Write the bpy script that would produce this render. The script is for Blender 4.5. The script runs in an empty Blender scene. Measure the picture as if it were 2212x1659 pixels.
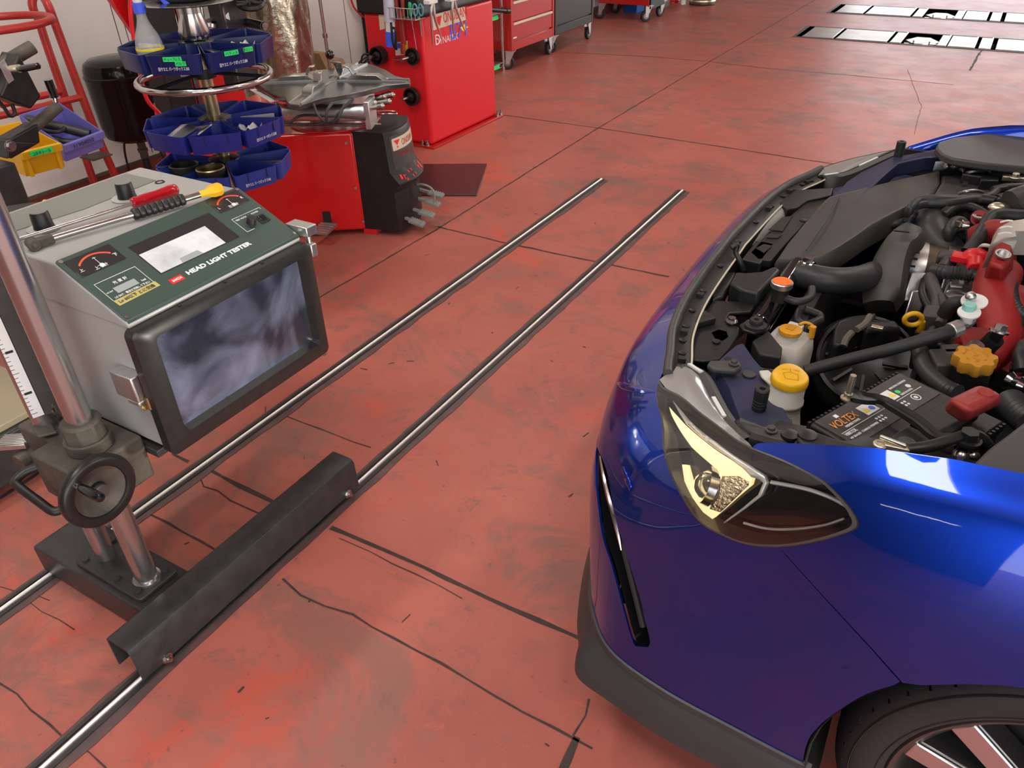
import bpy, bmesh, math, random
from mathutils import Vector as V, Matrix, geometry
random.seed(7)
sc = bpy.context.scene
COL = sc.collection
# ------------------------------------------------------------------ camera
cam_d = bpy.data.cameras.new('camera')
cam_d.sensor_fit = 'HORIZONTAL'
cam_d.sensor_width = 36.0
cam_d.lens = 36.0 * 1645.0 / 2212.0
cam_d.clip_start = 0.02
cam = bpy.data.objects.new('camera', cam_d)
COL.objects.link(cam)
_r, _u, _f = V((0.8617848, 0.5067494, -0.0230665)), V((-0.2684192, 0.4941175, 0.8269214)), V((-0.4304395, 0.7064368, -0.5618442))
cam.matrix_world = Matrix(((_r.x, _u.x, -_f.x, 0.0), (_r.y, _u.y, -_f.y, 0.0), (_r.z, _u.z, -_f.z, 1.5), (0, 0, 0, 1)))
sc.camera = cam
# ------------------------------------------------------------------ exposure, world
sc.view_settings.view_transform = 'Standard'
sc.view_settings.look = 'None'
sc.view_settings.gamma = 1.0
sc.view_settings.use_curve_mapping = False
sc.view_settings.exposure = 0.76
world = bpy.data.worlds.new('world')
sc.world = world
world.use_nodes = True
wn, wl = world.node_tree.nodes, world.node_tree.links
wn.clear()
w_out = wn.new('ShaderNodeOutputWorld')
w_bg = wn.new('ShaderNodeBackground')
w_tc = wn.new('ShaderNodeTexCoord')
w_sep = wn.new('ShaderNodeSeparateXYZ')
w_rmp = wn.new('ShaderNodeValToRGB')
w_rmp.color_ramp.elements[0].position = 0.0
w_rmp.color_ramp.elements[0].color = (1.0, 0.97, 0.92, 1)
w_rmp.color_ramp.elements[1].position = 0.7
w_rmp.color_ramp.elements[1].color = (0.72, 0.83, 1.0, 1)
wl.new(w_tc.outputs['Generated'], w_sep.inputs[0])
wl.new(w_sep.outputs['Z'], w_rmp.inputs[0])
wl.new(w_rmp.outputs[0], w_bg.inputs['Color'])
w_bg.inputs['Strength'].default_value = 2.8
wl.new(w_bg.outputs[0], w_out.inputs[0])


def area_light(name, loc, size_x, size_y, power, col, rot=(0, 0, 0)):
    d = bpy.data.lights.new(name, 'AREA')
    d.shape = 'RECTANGLE'
    d.size, d.size_y, d.energy, d.color = size_x, size_y, power, col
    o = bpy.data.objects.new(name, d)
    o.location, o.rotation_euler = loc, rot
    COL.objects.link(o)
    return o


# ------------------------------------------------------------------ materials
def mat(name, col, rough=0.5, metal=0.0, coat=0.0, spec=0.5, emit=None, noise=None, bump=None, rnoise=0.0, alpha=1.0, trans=0.0, ior=1.45, aniso=0.0):
    m = bpy.data.materials.new(name)
    m.use_nodes = True
    nt = m.node_tree
    b = nt.nodes['Principled BSDF']
    b.inputs['Base Color'].default_value = (*col, 1)
    b.inputs['Roughness'].default_value = rough
    b.inputs['Metallic'].default_value = metal
    b.inputs['Specular IOR Level'].default_value = spec
    b.inputs['Coat Weight'].default_value = coat
    b.inputs['Coat Roughness'].default_value = 0.03
    b.inputs['IOR'].default_value = ior
    b.inputs['Alpha'].default_value = alpha
    b.inputs['Transmission Weight'].default_value = trans
    b.inputs['Anisotropic'].default_value = aniso
    if emit:
        b.inputs['Emission Color'].default_value = (*emit[0], 1)
        b.inputs['Emission Strength'].default_value = emit[1]
    tc = nt.nodes.new('ShaderNodeTexCoord')
    if noise or rnoise:
        n = nt.nodes.new('ShaderNodeTexNoise')
        n.inputs['Scale'].default_value = noise[0] if noise else 30
        n.inputs['Detail'].default_value = 6
        n.inputs['Roughness'].default_value = 0.65
        nt.links.new(tc.outputs['Object'], n.inputs['Vector'])
        if noise:
            r = nt.nodes.new('ShaderNodeValToRGB')
            r.color_ramp.elements[0].position = 0.35
            r.color_ramp.elements[1].position = 0.68
            r.color_ramp.elements[0].color = (*col, 1)
            r.color_ramp.elements[1].color = (*noise[1], 1)
            nt.links.new(n.outputs['Fac'], r.inputs[0])
            nt.links.new(r.outputs[0], b.inputs['Base Color'])
        if rnoise:
            mr = nt.nodes.new('ShaderNodeMapRange')
            mr.inputs['To Min'].default_value = max(0, rough - rnoise)
            mr.inputs['To Max'].default_value = min(1, rough + rnoise)
            nt.links.new(n.outputs['Fac'], mr.inputs['Value'])
            nt.links.new(mr.outputs[0], b.inputs['Roughness'])
    if bump:
        n2 = nt.nodes.new('ShaderNodeTexNoise')
        n2.inputs['Scale'].default_value = bump[0]
        n2.inputs['Detail'].default_value = 4
        nt.links.new(tc.outputs['Object'], n2.inputs['Vector'])
        bp = nt.nodes.new('ShaderNodeBump')
        bp.inputs['Strength'].default_value = bump[1]
        bp.inputs['Distance'].default_value = 0.01
        nt.links.new(n2.outputs['Fac'], bp.inputs['Height'])
        nt.links.new(bp.outputs[0], b.inputs['Normal'])
    return m


M = {}
M['black'] = mat('black_plastic', (0.009, 0.009, 0.0095), 0.42, noise=(40, (0.015, 0.015, 0.015)), rnoise=0.1)
M['black_gloss'] = mat('gloss_black', (0.006, 0.006, 0.007), 0.12, coat=0.6)
M['black_matte'] = mat('matte_black', (0.014, 0.014, 0.014), 0.7)
M['grey_plastic'] = mat('dark_grey_plastic', (0.045, 0.042, 0.038), 0.5, noise=(12, (0.062, 0.058, 0.053)), rnoise=0.12)
M['rubber'] = mat('black_rubber', (0.016, 0.016, 0.017), 0.55, bump=(300, 0.08))
M['hose'] = mat('hose_rubber', (0.022, 0.023, 0.025), 0.45, noise=(60, (0.034, 0.034, 0.035)))
M['chrome'] = mat('chrome', (0.62, 0.61, 0.59), 0.16, 1.0, noise=(25, (0.5, 0.48, 0.45)), rnoise=0.06)
M['column'] = mat('worn_chrome_column', (0.46, 0.455, 0.44), 0.23, 0.92)
M['tank'] = mat('tank_black', (0.005, 0.005, 0.005), 0.14, spec=0.35)
M['seal_rubber'] = mat('dusty_seal_rubber', (0.055, 0.054, 0.05), 0.42)  # bonnet seal, a lighter grey than the other rubber
M['steel'] = mat('steel', (0.45, 0.44, 0.42), 0.24, 1.0, noise=(30, (0.4, 0.39, 0.37)), rnoise=0.12)
M['aluminium'] = mat('aluminium', (0.66, 0.66, 0.65), 0.38, 1.0, noise=(50, (0.55, 0.55, 0.54)), rnoise=0.1)
M['zinc'] = mat('zinc_yellow', (0.66, 0.62, 0.47), 0.35, 1.0)
M['brass'] = mat('brass', (0.45, 0.36, 0.2), 0.35, 1.0)
M['red'] = mat('red_machine_paint', (0.62, 0.008, 0.008), 0.22, coat=0.6, rnoise=0.05)
M['red_cab'] = mat('red_cabinet_paint', (0.42, 0.012, 0.01), 0.3, coat=0.3)
M['red_tube'] = mat('red_tube_paint', (0.42, 0.025, 0.02), 0.35, noise=(40, (0.34, 0.03, 0.025)))
M['red_engine'] = mat('red_crackle_paint', (0.28, 0.012, 0.012), 0.42, bump=(600, 0.25), noise=(60, (0.33, 0.02, 0.02)))
M['red_cap'] = mat('red_rubber', (0.27, 0.02, 0.018), 0.5, noise=(60, (0.3, 0.04, 0.035)), bump=(500, 0.1))
M['red_bright'] = mat('bright_red_plastic', (0.66, 0.014, 0.022), 0.35)
M['red_clear'] = mat('clear_red_plastic', (0.55, 0.01, 0.02), 0.1, trans=0.4, coat=0.5)
M['blue_bin'] = mat('blue_bin_plastic', (0.006, 0.012, 0.085), 0.32, noise=(15, (0.008, 0.016, 0.11)))  # top tier bins, darker: lighting and fade put into the plastic's colour
M['blue_bin_light'] = mat('light_blue_bin_plastic', (0.022, 0.045, 0.27), 0.36, noise=(15, (0.026, 0.052, 0.31)))  # bottom tier bins, same plastic lightened in colour for light and fade
M['purple'] = mat('lilac_plastic', (0.16, 0.15, 0.48), 0.4)
M['yellow'] = mat('yellow_plastic', (0.72, 0.4, 0.008), 0.4)
M['yellow_cap'] = mat('yellow_cap_plastic', (0.68, 0.3, 0.012), 0.45, noise=(90, (0.62, 0.27, 0.012)))
M['ochre'] = mat('ochre_cap_plastic', (0.5, 0.23, 0.02), 0.5)
M['orange'] = mat('orange_label', (0.85, 0.16, 0.015), 0.5)
M['yellow_label'] = mat('yellow_label', (0.85, 0.68, 0.02), 0.5)
M['green_label'] = mat('green_tape', (0.03, 0.72, 0.16), 0.5)
M['ink'] = mat('ink', (0.01, 0.02, 0.012), 0.6)
M['white'] = mat('white_plastic', (0.7, 0.7, 0.68), 0.45)
M['white_ink'] = mat('white_ink', (0.75, 0.76, 0.74), 0.5)
M['red_ink'] = mat('red_ink', (0.7, 0.015, 0.012), 0.5)
M['blue_ink'] = mat('blue_ink', (0.06, 0.12, 0.8), 0.5)
M['orange_ink'] = mat('orange_ink', (0.8, 0.3, 0.06), 0.5)
M['cream'] = mat('cream_label', (0.62, 0.56, 0.42), 0.5)
M['bottle'] = mat('milky_plastic', (0.62, 0.6, 0.54), 0.4, noise=(20, (0.56, 0.54, 0.47)))
M['bottle'].node_tree.nodes['Principled BSDF'].inputs['Subsurface Weight'].default_value = 0.25
M['bottle'].node_tree.nodes['Principled BSDF'].inputs['Subsurface Scale'].default_value = 0.02
M['paint'] = mat('blue_car_paint', (0.001, 0.034, 0.38), 0.34, 0.92, coat=1.0, spec=0.5)
M['paint_inner'] = mat('dull_blue_paint', (0.026, 0.03, 0.075), 0.4, 0.1, noise=(30, (0.036, 0.04, 0.085)))
M['grey_housing'] = mat('grey_enamel', (0.33, 0.33, 0.315), 0.33, noise=(8, (0.36, 0.36, 0.345)), bump=(400, 0.03))
M['grey_plate'] = mat('grey_plate', (0.19, 0.2, 0.18), 0.45)
M['green_panel'] = mat('green_panel', (0.04, 0.068, 0.056), 0.28, coat=0.3)
M['grimy'] = mat('grimy_iron', (0.06, 0.052, 0.043), 0.6, 0.2, noise=(18, (0.11, 0.095, 0.075)), bump=(120, 0.15))
M['black_iron'] = mat('black_painted_steel', (0.022, 0.022, 0.023), 0.4, 0.0, noise=(22, (0.04, 0.038, 0.036)), rnoise=0.14, bump=(40, 0.04))
M['frame_black'] = mat('black_frame_enamel', (0.011, 0.011, 0.011), 0.34, noise=(60, (0.018, 0.017, 0.016)))
M['card'] = mat('cardboard', (0.42, 0.26, 0.12), 0.75, noise=(30, (0.36, 0.22, 0.1)))
M['foam'] = mat('dusty_foam', (0.12, 0.105, 0.08), 0.8)
M['tan'] = mat('tan_board', (0.35, 0.3, 0.2), 0.6)
M['teal'] = mat('teal_plastic', (0.25, 0.55, 0.5), 0.45)
M['grey_clear'] = mat('grey_clear_plastic', (0.42, 0.42, 0.4), 0.3)
M['brown_core'] = mat('copper_brown_core', (0.12, 0.085, 0.06), 0.5, 0.5)


def clear_mat(name, col, rough, gloss_w, tint=(1, 1, 1), fres=1.5):
    m = bpy.data.materials.new(name)
    m.use_nodes = True
    nt = m.node_tree
    nt.nodes.clear()
    o = nt.nodes.new('ShaderNodeOutputMaterial')
    mx = nt.nodes.new('ShaderNodeMixShader')
    tr = nt.nodes.new('ShaderNodeBsdfTransparent')
    gl = nt.nodes.new('ShaderNodeBsdfGlossy')
    fr = nt.nodes.new('ShaderNodeFresnel')
    ma = nt.nodes.new('ShaderNodeMath')
    ma.operation = 'ADD'
    ma.use_clamp = True
    ma.inputs[1].default_value = gloss_w
    fr.inputs['IOR'].default_value = fres
    tr.inputs['Color'].default_value = (*tint, 1)
    gl.inputs['Color'].default_value = (*col, 1)
    gl.inputs['Roughness'].default_value = rough
    nt.links.new(fr.outputs[0], ma.inputs[0])
    nt.links.new(ma.outputs[0], mx.inputs[0])
    nt.links.new(tr.outputs[0], mx.inputs[1])
    nt.links.new(gl.outputs[0], mx.inputs[2])
    nt.links.new(mx.outputs[0], o.inputs[0])
    return m


M['lamp_glass'] = clear_mat('clear_lamp_cover', (1, 1, 1), 0.02, 0.03)
M['clear_film'] = clear_mat('clear_film', (1, 1, 1), 0.35, 0.4, (0.9, 0.9, 0.9))
M['glass'] = clear_mat('window_glass', (1, 1, 1), 0.02, 0.05)


# ------------------------------------------------------------------ mesh helpers
def crp(pts, sub=6, closed=False):
    """smooth curve through points"""
    P = [V(p) for p in pts]
    n = len(P)
    if n < 3 and not closed:
        return P
    out = []
    for i in range(n if closed else n - 1):
        if closed:
            p0, p1, p2, p3 = P[(i - 1) % n], P[i], P[(i + 1) % n], P[(i + 2) % n]
        else:
            p1, p2 = P[i], P[i + 1]
            p0 = P[i - 1] if i else 2 * p1 - p2
            p3 = P[i + 2] if i + 2 < n else 2 * p2 - p1
        for k in range(sub):
            f = k / sub
            out.append(.5 * (2 * p1 + (p2 - p0) * f + (2 * p0 - 5 * p1 + 4 * p2 - p3) * f * f + (3 * p1 - p0 - 3 * p2 + p3) * f ** 3))
    if not closed:
        out.append(P[-1])
    return out


def perp(d):
    d = V(d).normalized()
    a = V((0, 0, 1)) if abs(d.z) < .9 else V((1, 0, 0))
    x = d.cross(a).normalized()
    return x, d.cross(x).normalized(), d


WORLD_POS = {}


class MB:
    def __init__(s):
        s.v, s.f, s.mi, s.cur, s.T = [], [], [], 0, None

    def add(s, vs, fs):
        k = len(s.v)
        for p in vs:
            p = V(p)
            s.v.append(s.T @ p if s.T else p)
        for f in fs:
            s.f.append([k + i for i in f])
            s.mi.append(s.cur)
        return s

    def m(s, i):
        s.cur = i
        return s

    def hexa(s, p):
        return s.add(p, [(0, 3, 2, 1), (4, 5, 6, 7), (0, 1, 5, 4), (1, 2, 6, 5), (2, 3, 7, 6), (3, 0, 4, 7)])

    def box(s, x0, x1, y0, y1, z0, z1):
        return s.hexa([(x0, y0, z0), (x1, y0, z0), (x1, y1, z0), (x0, y1, z0), (x0, y0, z1), (x1, y0, z1), (x1, y1, z1), (x0, y1, z1)])

    def obox(s, c, ax, ay, az):
        c, ax, ay, az = V(c), V(ax), V(ay), V(az)
        return s.hexa([c + i * ax + j * ay + k * az for k in (-.5, .5) for i, j in ((-.5, -.5), (.5, -.5), (.5, .5), (-.5, .5))])

    def prism(s, poly, d):
        d = V(d)
        n = len(poly)
        a = [V(p) for p in poly]
        vs = a + [p + d for p in a]
        nr = V((0, 0, 0))
        for i in range(n):
            nr += (a[i] - a[0]).cross(a[(i + 1) % n] - a[0])
        fs = [list(range(n))[::-1], list(range(n, 2 * n))]
        for i in range(n):
            j = (i + 1) % n
            fs.append([i, j, n + j, n + i])
        if nr.dot(d) < 0:
            fs = [f[::-1] for f in fs]
        return s.add(vs, fs)

    def cyl(s, p0, p1, r, r2=None, n=24):
        p0, p1 = V(p0), V(p1)
        r2 = r if r2 is None else r2
        x, y, d = perp(p1 - p0)
        vs = []
        for p, q in ((p0, r), (p1, r2)):
            for i in range(n):
                a = 2 * math.pi * i / n
                vs.append(p + q * (math.cos(a) * x + math.sin(a) * y))
        fs = [[i, (i + 1) % n, n + (i + 1) % n, n + i] for i in range(n)]
        fs += [list(range(n))[::-1], list(range(n, 2 * n))]
        return s.add(vs, fs)

    def lathe(s, prof, o, d=(0, 0, 1), n=32, closed=False):
        o = V(o)
        x, y, d = perp(d)
        vs, fs = [], []
        k = len(prof)
        for r, h in prof:
            for i in range(n):
                a = 2 * math.pi * i / n
                vs.append(o + d * h + max(r, 1e-5) * (math.cos(a) * x + math.sin(a) * y))
        for j in range(k if closed else k - 1):
            for i in range(n):
                i2 = (i + 1) % n
                a, b = j * n, ((j + 1) % k) * n
                fs.append([a + i, a + i2, b + i2, b + i])
        return s.add(vs, fs)

    def tube(s, pts, r, n=10, sub=6, closed=False, straight=False, cap=True):
        P = [V(p) for p in pts] if straight else crp(pts, sub, closed)
        k = len(P)
        R = r if callable(r) else (lambda t: r)
        vs, fs = [], []
        x = None
        for i in range(k):
            if closed:
                d = P[(i + 1) % k] - P[i - 1]
            else:
                d = P[min(i + 1, k - 1)] - P[max(i - 1, 0)]
            d = d.normalized()
            if x is None:
                x = perp(d)[0]
            x = (x - d * x.dot(d)).normalized()
            y = d.cross(x)
            q = R(i / max(1, k - 1))
            for j in range(n):
                a = 2 * math.pi * j / n
                vs.append(P[i] + q * (math.cos(a) * x + math.sin(a) * y))
        for i in range(k if closed else k - 1):
            a, b = i * n, ((i + 1) % k) * n
            for j in range(n):
                j2 = (j + 1) % n
                fs.append([a + j, a + j2, b + j2, b + j])
        if cap and not closed:
            fs += [list(range(n))[::-1], list(range((k - 1) * n, k * n))]
        return s.add(vs, fs)

    def corr(s, pts, r, dr, pitch, n=12):
        """ribbed hose"""
        P = crp(pts, 10)
        L = sum((P[i + 1] - P[i]).length for i in range(len(P) - 1))
        k = max(4, int(L / pitch) * 2)
        ds = [0]
        for i in range(len(P) - 1):
            ds.append(ds[-1] + (P[i + 1] - P[i]).length)
        Q = []
        for i in range(k + 1):
            t = L * i / k
            j = 0
            while j < len(P) - 2 and ds[j + 1] < t:
                j += 1
            f = (t - ds[j]) / max(1e-9, ds[j + 1] - ds[j])
            Q.append(P[j].lerp(P[j + 1], min(1, f)))
        return s.tube(Q, lambda t: r + (dr if round(t * k) % 2 else 0), n, straight=True)

    def grid(s, rows, cu=False, cv=False, flip=False):
        a, b = len(rows), len(rows[0])
        vs = [p for r in rows for p in r]
        fs = []
        for i in range(a if cu else a - 1):
            for j in range(b if cv else b - 1):
                f = [i * b + j, i * b + (j + 1) % b, ((i + 1) % a) * b + (j + 1) % b, ((i + 1) % a) * b + j]
                fs.append(f[::-1] if flip else f)
        return s.add(vs, fs)

    def ball(s, c, r, sx=(1, 1, 1), n=16):
        c = V(c)
        rows = []
        for i in range(n // 2 + 1):
            t = math.pi * i / (n // 2)
            rr = max(math.sin(t), 1e-4)
            rows.append([c + V((sx[0] * r * rr * math.cos(a), sx[1] * r * rr * math.sin(a), sx[2] * r * math.cos(t))) for a in [2 * math.pi * j / n for j in range(n)]])
        return s.grid(rows, cv=True)

    def bolt(s, c, d, r, h, washer=True):
        c, d = V(c), V(d).normalized()
        if washer:
            s.cyl(c, c + d * h * .25, r * 1.5, n=16)
        return s.cyl(c, c + d * h, r, n=6)

    def build(s, name, m, parent=None, bevel=0, seg=2, angle=35, solid=0, sub=0, kind=None, label=None):
        me = bpy.data.meshes.new(name)
        xs = [p.x for p in s.v], [p.y for p in s.v], [p.z for p in s.v]
        c = V([(min(q) + max(q)) / 2 for q in xs])
        me.from_pydata([p - c for p in s.v], [], s.f)
        for mm in (m if isinstance(m, (list, tuple)) else [m]):
            me.materials.append(M[mm] if isinstance(mm, str) else mm)
        me.polygons.foreach_set('material_index', s.mi)
        me.polygons.foreach_set('use_smooth', [True] * len(s.f))
        me.update()
        me.set_sharp_from_angle(angle=math.radians(angle))
        o = bpy.data.objects.new(name, me)
        COL.objects.link(o)
        WORLD_POS[o.name] = c
        if parent:
            o.parent = parent
            o.location = c - WORLD_POS[parent.name]
        else:
            o.location = c
        if solid:
            md = o.modifiers.new('thickness', 'SOLIDIFY')
            md.thickness, md.offset = solid, -1
        if bevel:
            md = o.modifiers.new('bevel', 'BEVEL')
            md.width, md.segments, md.limit_method, md.angle_limit = bevel, seg, 'ANGLE', math.radians(40)
        if sub:
            md = o.modifiers.new('subdivision', 'SUBSURF')
            md.levels = md.render_levels = sub
        if kind:
            o['kind'] = kind
        if label:
            o['label'] = label
        return o


def tag(o, label, cat, group=None):
    o['label'], o['category'] = label, cat
    if group:
        o['group'] = group
    return o


def thing(name, label, cat, loc, group=None):
    o = bpy.data.objects.new(name, None)
    o.empty_display_size = 0.05
    COL.objects.link(o)
    o.location = loc
    WORLD_POS[o.name] = V(loc)
    return tag(o, label, cat, group)


def copy_thing(o, delta, label=None, rotz=0):
    r = o.copy()
    COL.objects.link(r)
    r.location = V(o.location) + V(delta)
    r.rotation_euler.z += rotz
    if label:
        r['label'] = label
    WORLD_POS[r.name] = r.location.copy()
    for ch in list(o.children):
        c = ch.copy()
        COL.objects.link(c)
        c.parent = r
        for g in list(ch.children):
            d = g.copy()
            COL.objects.link(d)
            d.parent = c
    return r


def text(name, body, o, xd, yd, size, m, parent, lift=0.0008, align='LEFT', width=None, depth=0.0003, shear=0, wrap=None, bold=0.0):
    """raised lettering: o = left end of the baseline, xd = reading direction, yd = up direction of the letters"""
    cu = bpy.data.curves.new('lettering', 'FONT')
    cu.body, cu.size, cu.align_x, cu.extrude, cu.shear = body, size, align, depth, shear
    cu.resolution_u = 3
    cu.offset = bold
    t = bpy.data.objects.new('lettering', cu)
    COL.objects.link(t)
    dg = bpy.context.evaluated_depsgraph_get()
    me0 = bpy.data.meshes.new_from_object(t.evaluated_get(dg))
    vs = [v.co.copy() for v in me0.vertices]
    fs = [list(p.vertices) for p in me0.polygons]
    bpy.data.objects.remove(t)
    if not vs:
        return None
    xd, yd = V(xd).normalized(), V(yd).normalized()
    nd = xd.cross(yd).normalized()
    k = 1.0
    if width:
        k = width / max(1e-6, max(p.x for p in vs) - min(0, min(p.x for p in vs)))
    b = MB()
    o = V(o)
    if wrap:
        b.add([wrap(p.x * k, p.y, p.z + lift) for p in vs], fs)
    else:
        b.add([o + xd * p.x * k + yd * p.y + nd * (p.z + lift) for p in vs], fs)
    return b.build(name, m, parent)


def patch(b, poly, fn, step, holes=(), flip=False):
    """fill a flat outline (with holes) by a fine net of triangles and lift it by fn(u, v)"""
    vs, es = [], []
    loops = [poly] + list(holes)
    for lp in loops:
        k = len(vs)
        vs += [V((p[0], p[1])) for p in lp]
        es += [(k + i, k + (i + 1) % len(lp)) for i in range(len(lp))]

    def inside(p, lp):
        c = False
        j = len(lp) - 1
        for i in range(len(lp)):
            a, q = lp[i], lp[j]
            if (a[1] > p[1]) != (q[1] > p[1]) and p[0] < (q[0] - a[0]) * (p[1] - a[1]) / (q[1] - a[1]) + a[0]:
                c = not c
            j = i
        return c
    us, ws = [p[0] for p in poly], [p[1] for p in poly]
    su, sv = step if isinstance(step, tuple) else (step, step)
    u = min(us) + su / 2
    row = 0
    while u < max(us):
        w = min(ws) + sv / 2 + (sv / 2 if row % 2 else 0)
        while w < max(ws):
            if inside((u, w), poly) and not any(inside((u, w), h) for h in holes):
                vs.append(V((u, w)))
            w += sv
        u += su
        row += 1
    r = geometry.delaunay_2d_cdt(vs, es, [], 0, 1e-6)
    nv, nf = r[0], r[2]
    keep = []
    for f in nf:
        c = ((nv[f[0]][0] + nv[f[1]][0] + nv[f[2]][0]) / 3, (nv[f[0]][1] + nv[f[1]][1] + nv[f[2]][1]) / 3)
        if inside(c, poly) and not any(inside(c, h) for h in holes):
            keep.append(list(f)[::-1] if flip else list(f))
    return b.add([fn(p[0], p[1]) for p in nv], keep)


def dense(lp, step):
    out = []
    n = len(lp)
    for i in range(n):
        a, c = V(lp[i]), V(lp[(i + 1) % n])
        k = max(1, int((c - a).length / step))
        out += [tuple(a.lerp(c, j / k)) for j in range(k)]
    return out


def rrect(x0, x1, y0, y1, r, n=5):
    out = []
    for cx, cy, a0 in ((x1 - r, y1 - r, 0), (x0 + r, y1 - r, 90), (x0 + r, y0 + r, 180), (x1 - r, y0 + r, 270)):
        for i in range(n + 1):
            a = math.radians(a0 + 90 * i / n)
            out.append((cx + r * math.cos(a), cy + r * math.sin(a)))
    return out

# ================================================================== SETTING
def floor_material():
    m = bpy.data.materials.new('worn_red_floor_paint')
    m.use_nodes = True
    nt = m.node_tree
    N, L = nt.nodes.new, nt.links.new
    b = nt.nodes['Principled BSDF']
    tc = N('ShaderNodeTexCoord')

    def noise(scale, detail=6, rough=.6, dist=0.0, stretch=None):
        n = N('ShaderNodeTexNoise')
        n.inputs['Scale'].default_value = scale
        n.inputs['Detail'].default_value = detail
        n.inputs['Roughness'].default_value = rough
        n.inputs['Distortion'].default_value = dist
        if stretch:
            mp = N('ShaderNodeMapping')
            mp.inputs['Scale'].default_value = stretch
            L(tc.outputs['Object'], mp.inputs[0])
            L(mp.outputs[0], n.inputs['Vector'])
        else:
            L(tc.outputs['Object'], n.inputs['Vector'])
        return n.outputs['Fac']

    def ramp(fac, a, c, ca=(0, 0, 0, 1), cc=(1, 1, 1, 1)):
        r = N('ShaderNodeValToRGB')
        r.color_ramp.elements[0].position, r.color_ramp.elements[1].position = a, c
        r.color_ramp.elements[0].color, r.color_ramp.elements[1].color = ca, cc
        L(fac, r.inputs[0])
        return r.outputs[0]

    def mix(fac, a, c, k=1.0):
        x = N('ShaderNodeMix')
        x.data_type = 'RGBA'
        if k != 1.0:
            mm = N('ShaderNodeMath')
            mm.operation = 'MULTIPLY'
            mm.inputs[1].default_value = k
            L(fac, mm.inputs[0])
            fac = mm.outputs[0]
        L(fac, x.inputs[0])
        for s, q in ((6, a), (7, c)):
            if isinstance(q, tuple):
                x.inputs[s].default_value = (*q, 1)
            else:
                L(q, x.inputs[s])
        return x.outputs[2]
    c = mix(ramp(noise(1.6, 10, .66), .38, .64), (0.36, 0.098, 0.073), (0.45, 0.128, 0.094))
    c = mix(ramp(noise(2.6, 12, .72, .6), .57, .63), c, (0.52, 0.085, 0.05), .6)       # fresh bright red
    c = mix(ramp(noise(2.0, 13, .74, .8, (1, 1.5, 1)), .52, .6), c, (0.26, 0.115, 0.092), .8)   # rubbed brown
    c = mix(ramp(noise(1.3, 13, .76, .9), .56, .64), c, (0.175, 0.1, 0.088), .65)     # dark oily stains
    c = mix(ramp(noise(7.5, 13, .8, .7), .57, .64), c, (0.18, 0.1, 0.09), .65)
    c = mix(ramp(noise(9.0, 12, .78, .5, (1, 1.6, 1)), .6, .66), c, (0.55, 0.14, 0.09), .5)
    c = mix(ramp(noise(46, 4, .6), .67, .72), c, (0.13, 0.06, 0.05), .6)            # specks
    c = mix(ramp(noise(19, 12, .8), .64, .7), c, (0.5, 0.27, 0.2), .3)
    L(c, b.inputs['Base Color'])
    rr = N('ShaderNodeMapRange')
    rr.inputs['To Min'].default_value, rr.inputs['To Max'].default_value = .34, .6
    b.inputs['Specular IOR Level'].default_value = .33
    L(noise(4.5, 9, .7), rr.inputs['Value'])
    L(rr.outputs[0], b.inputs['Roughness'])
    bp = N('ShaderNodeBump')
    bp.inputs['Strength'].default_value, bp.inputs['Distance'].default_value = .25, .004
    L(noise(9, 8, .6), bp.inputs['Height'])
    L(bp.outputs[0], b.inputs['Normal'])
    return m


M['floor'] = floor_material()
M['joint'] = mat('dark_joint_filler', (0.035, 0.026, 0.023), 0.75, noise=(30, (0.07, 0.04, 0.034)))
M['rail_bed'] = mat('worn_grey_rail_bed', (0.075, 0.05, 0.05), 0.45, noise=(14, (0.14, 0.075, 0.07)))
M['wall'] = mat('white_wall_panel', (0.6, 0.585, 0.55), 0.45, noise=(2, (0.64, 0.63, 0.6)))
M['back_paint'] = mat('dark_grey_wall_paint', (0.05, 0.05, 0.052), 0.6, noise=(3, (0.07, 0.07, 0.07)))
M['turntable'] = mat('worn_dark_turntable_steel', (.1, .1, .1), .2, .8, noise=(7, (.15, .15, .147)), rnoise=.08)
M['lip_grey'] = mat('satin_grey_lip', (.03, .032, .033), .45, noise=(40, (.036, .038, .039)))
M['skirting'] = mat('red_brown_skirting', (0.2, 0.045, 0.03), 0.25, noise=(10, (0.15, 0.04, 0.028)))
M['ceiling'] = mat('ceiling_white', (0.55, 0.55, 0.54), 0.8)
M['concrete'] = mat('pale_concrete', (0.38, 0.37, 0.35), 0.8, noise=(3, (0.3, 0.3, 0.29)))
M['pit'] = mat('pit_concrete', (0.06, 0.045, 0.04), 0.8)
M['plate_steel'] = mat('worn_plate_steel', (0.33, 0.29, 0.25), 0.42, 0.5, noise=(6, (0.42, 0.39, 0.36)), rnoise=0.12)
M['plate_edge'] = mat('bright_plate_edge', (0.5, 0.5, 0.49), 0.35, 0.7)
M['bar_steel'] = mat('polished_rail_steel', (0.9, 0.87, 0.8), 0.38, 0.5)
M['panel_light'] = mat('lit_lamp_panel', (.9, .9, .9), .4, emit=((1.0, .98, .95), 3.2))
M['tube_light'] = mat('lit_tube', (0.9, 0.9, 0.9), 0.4, emit=((1.0, 0.95, 0.86), 9.0))

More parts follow.
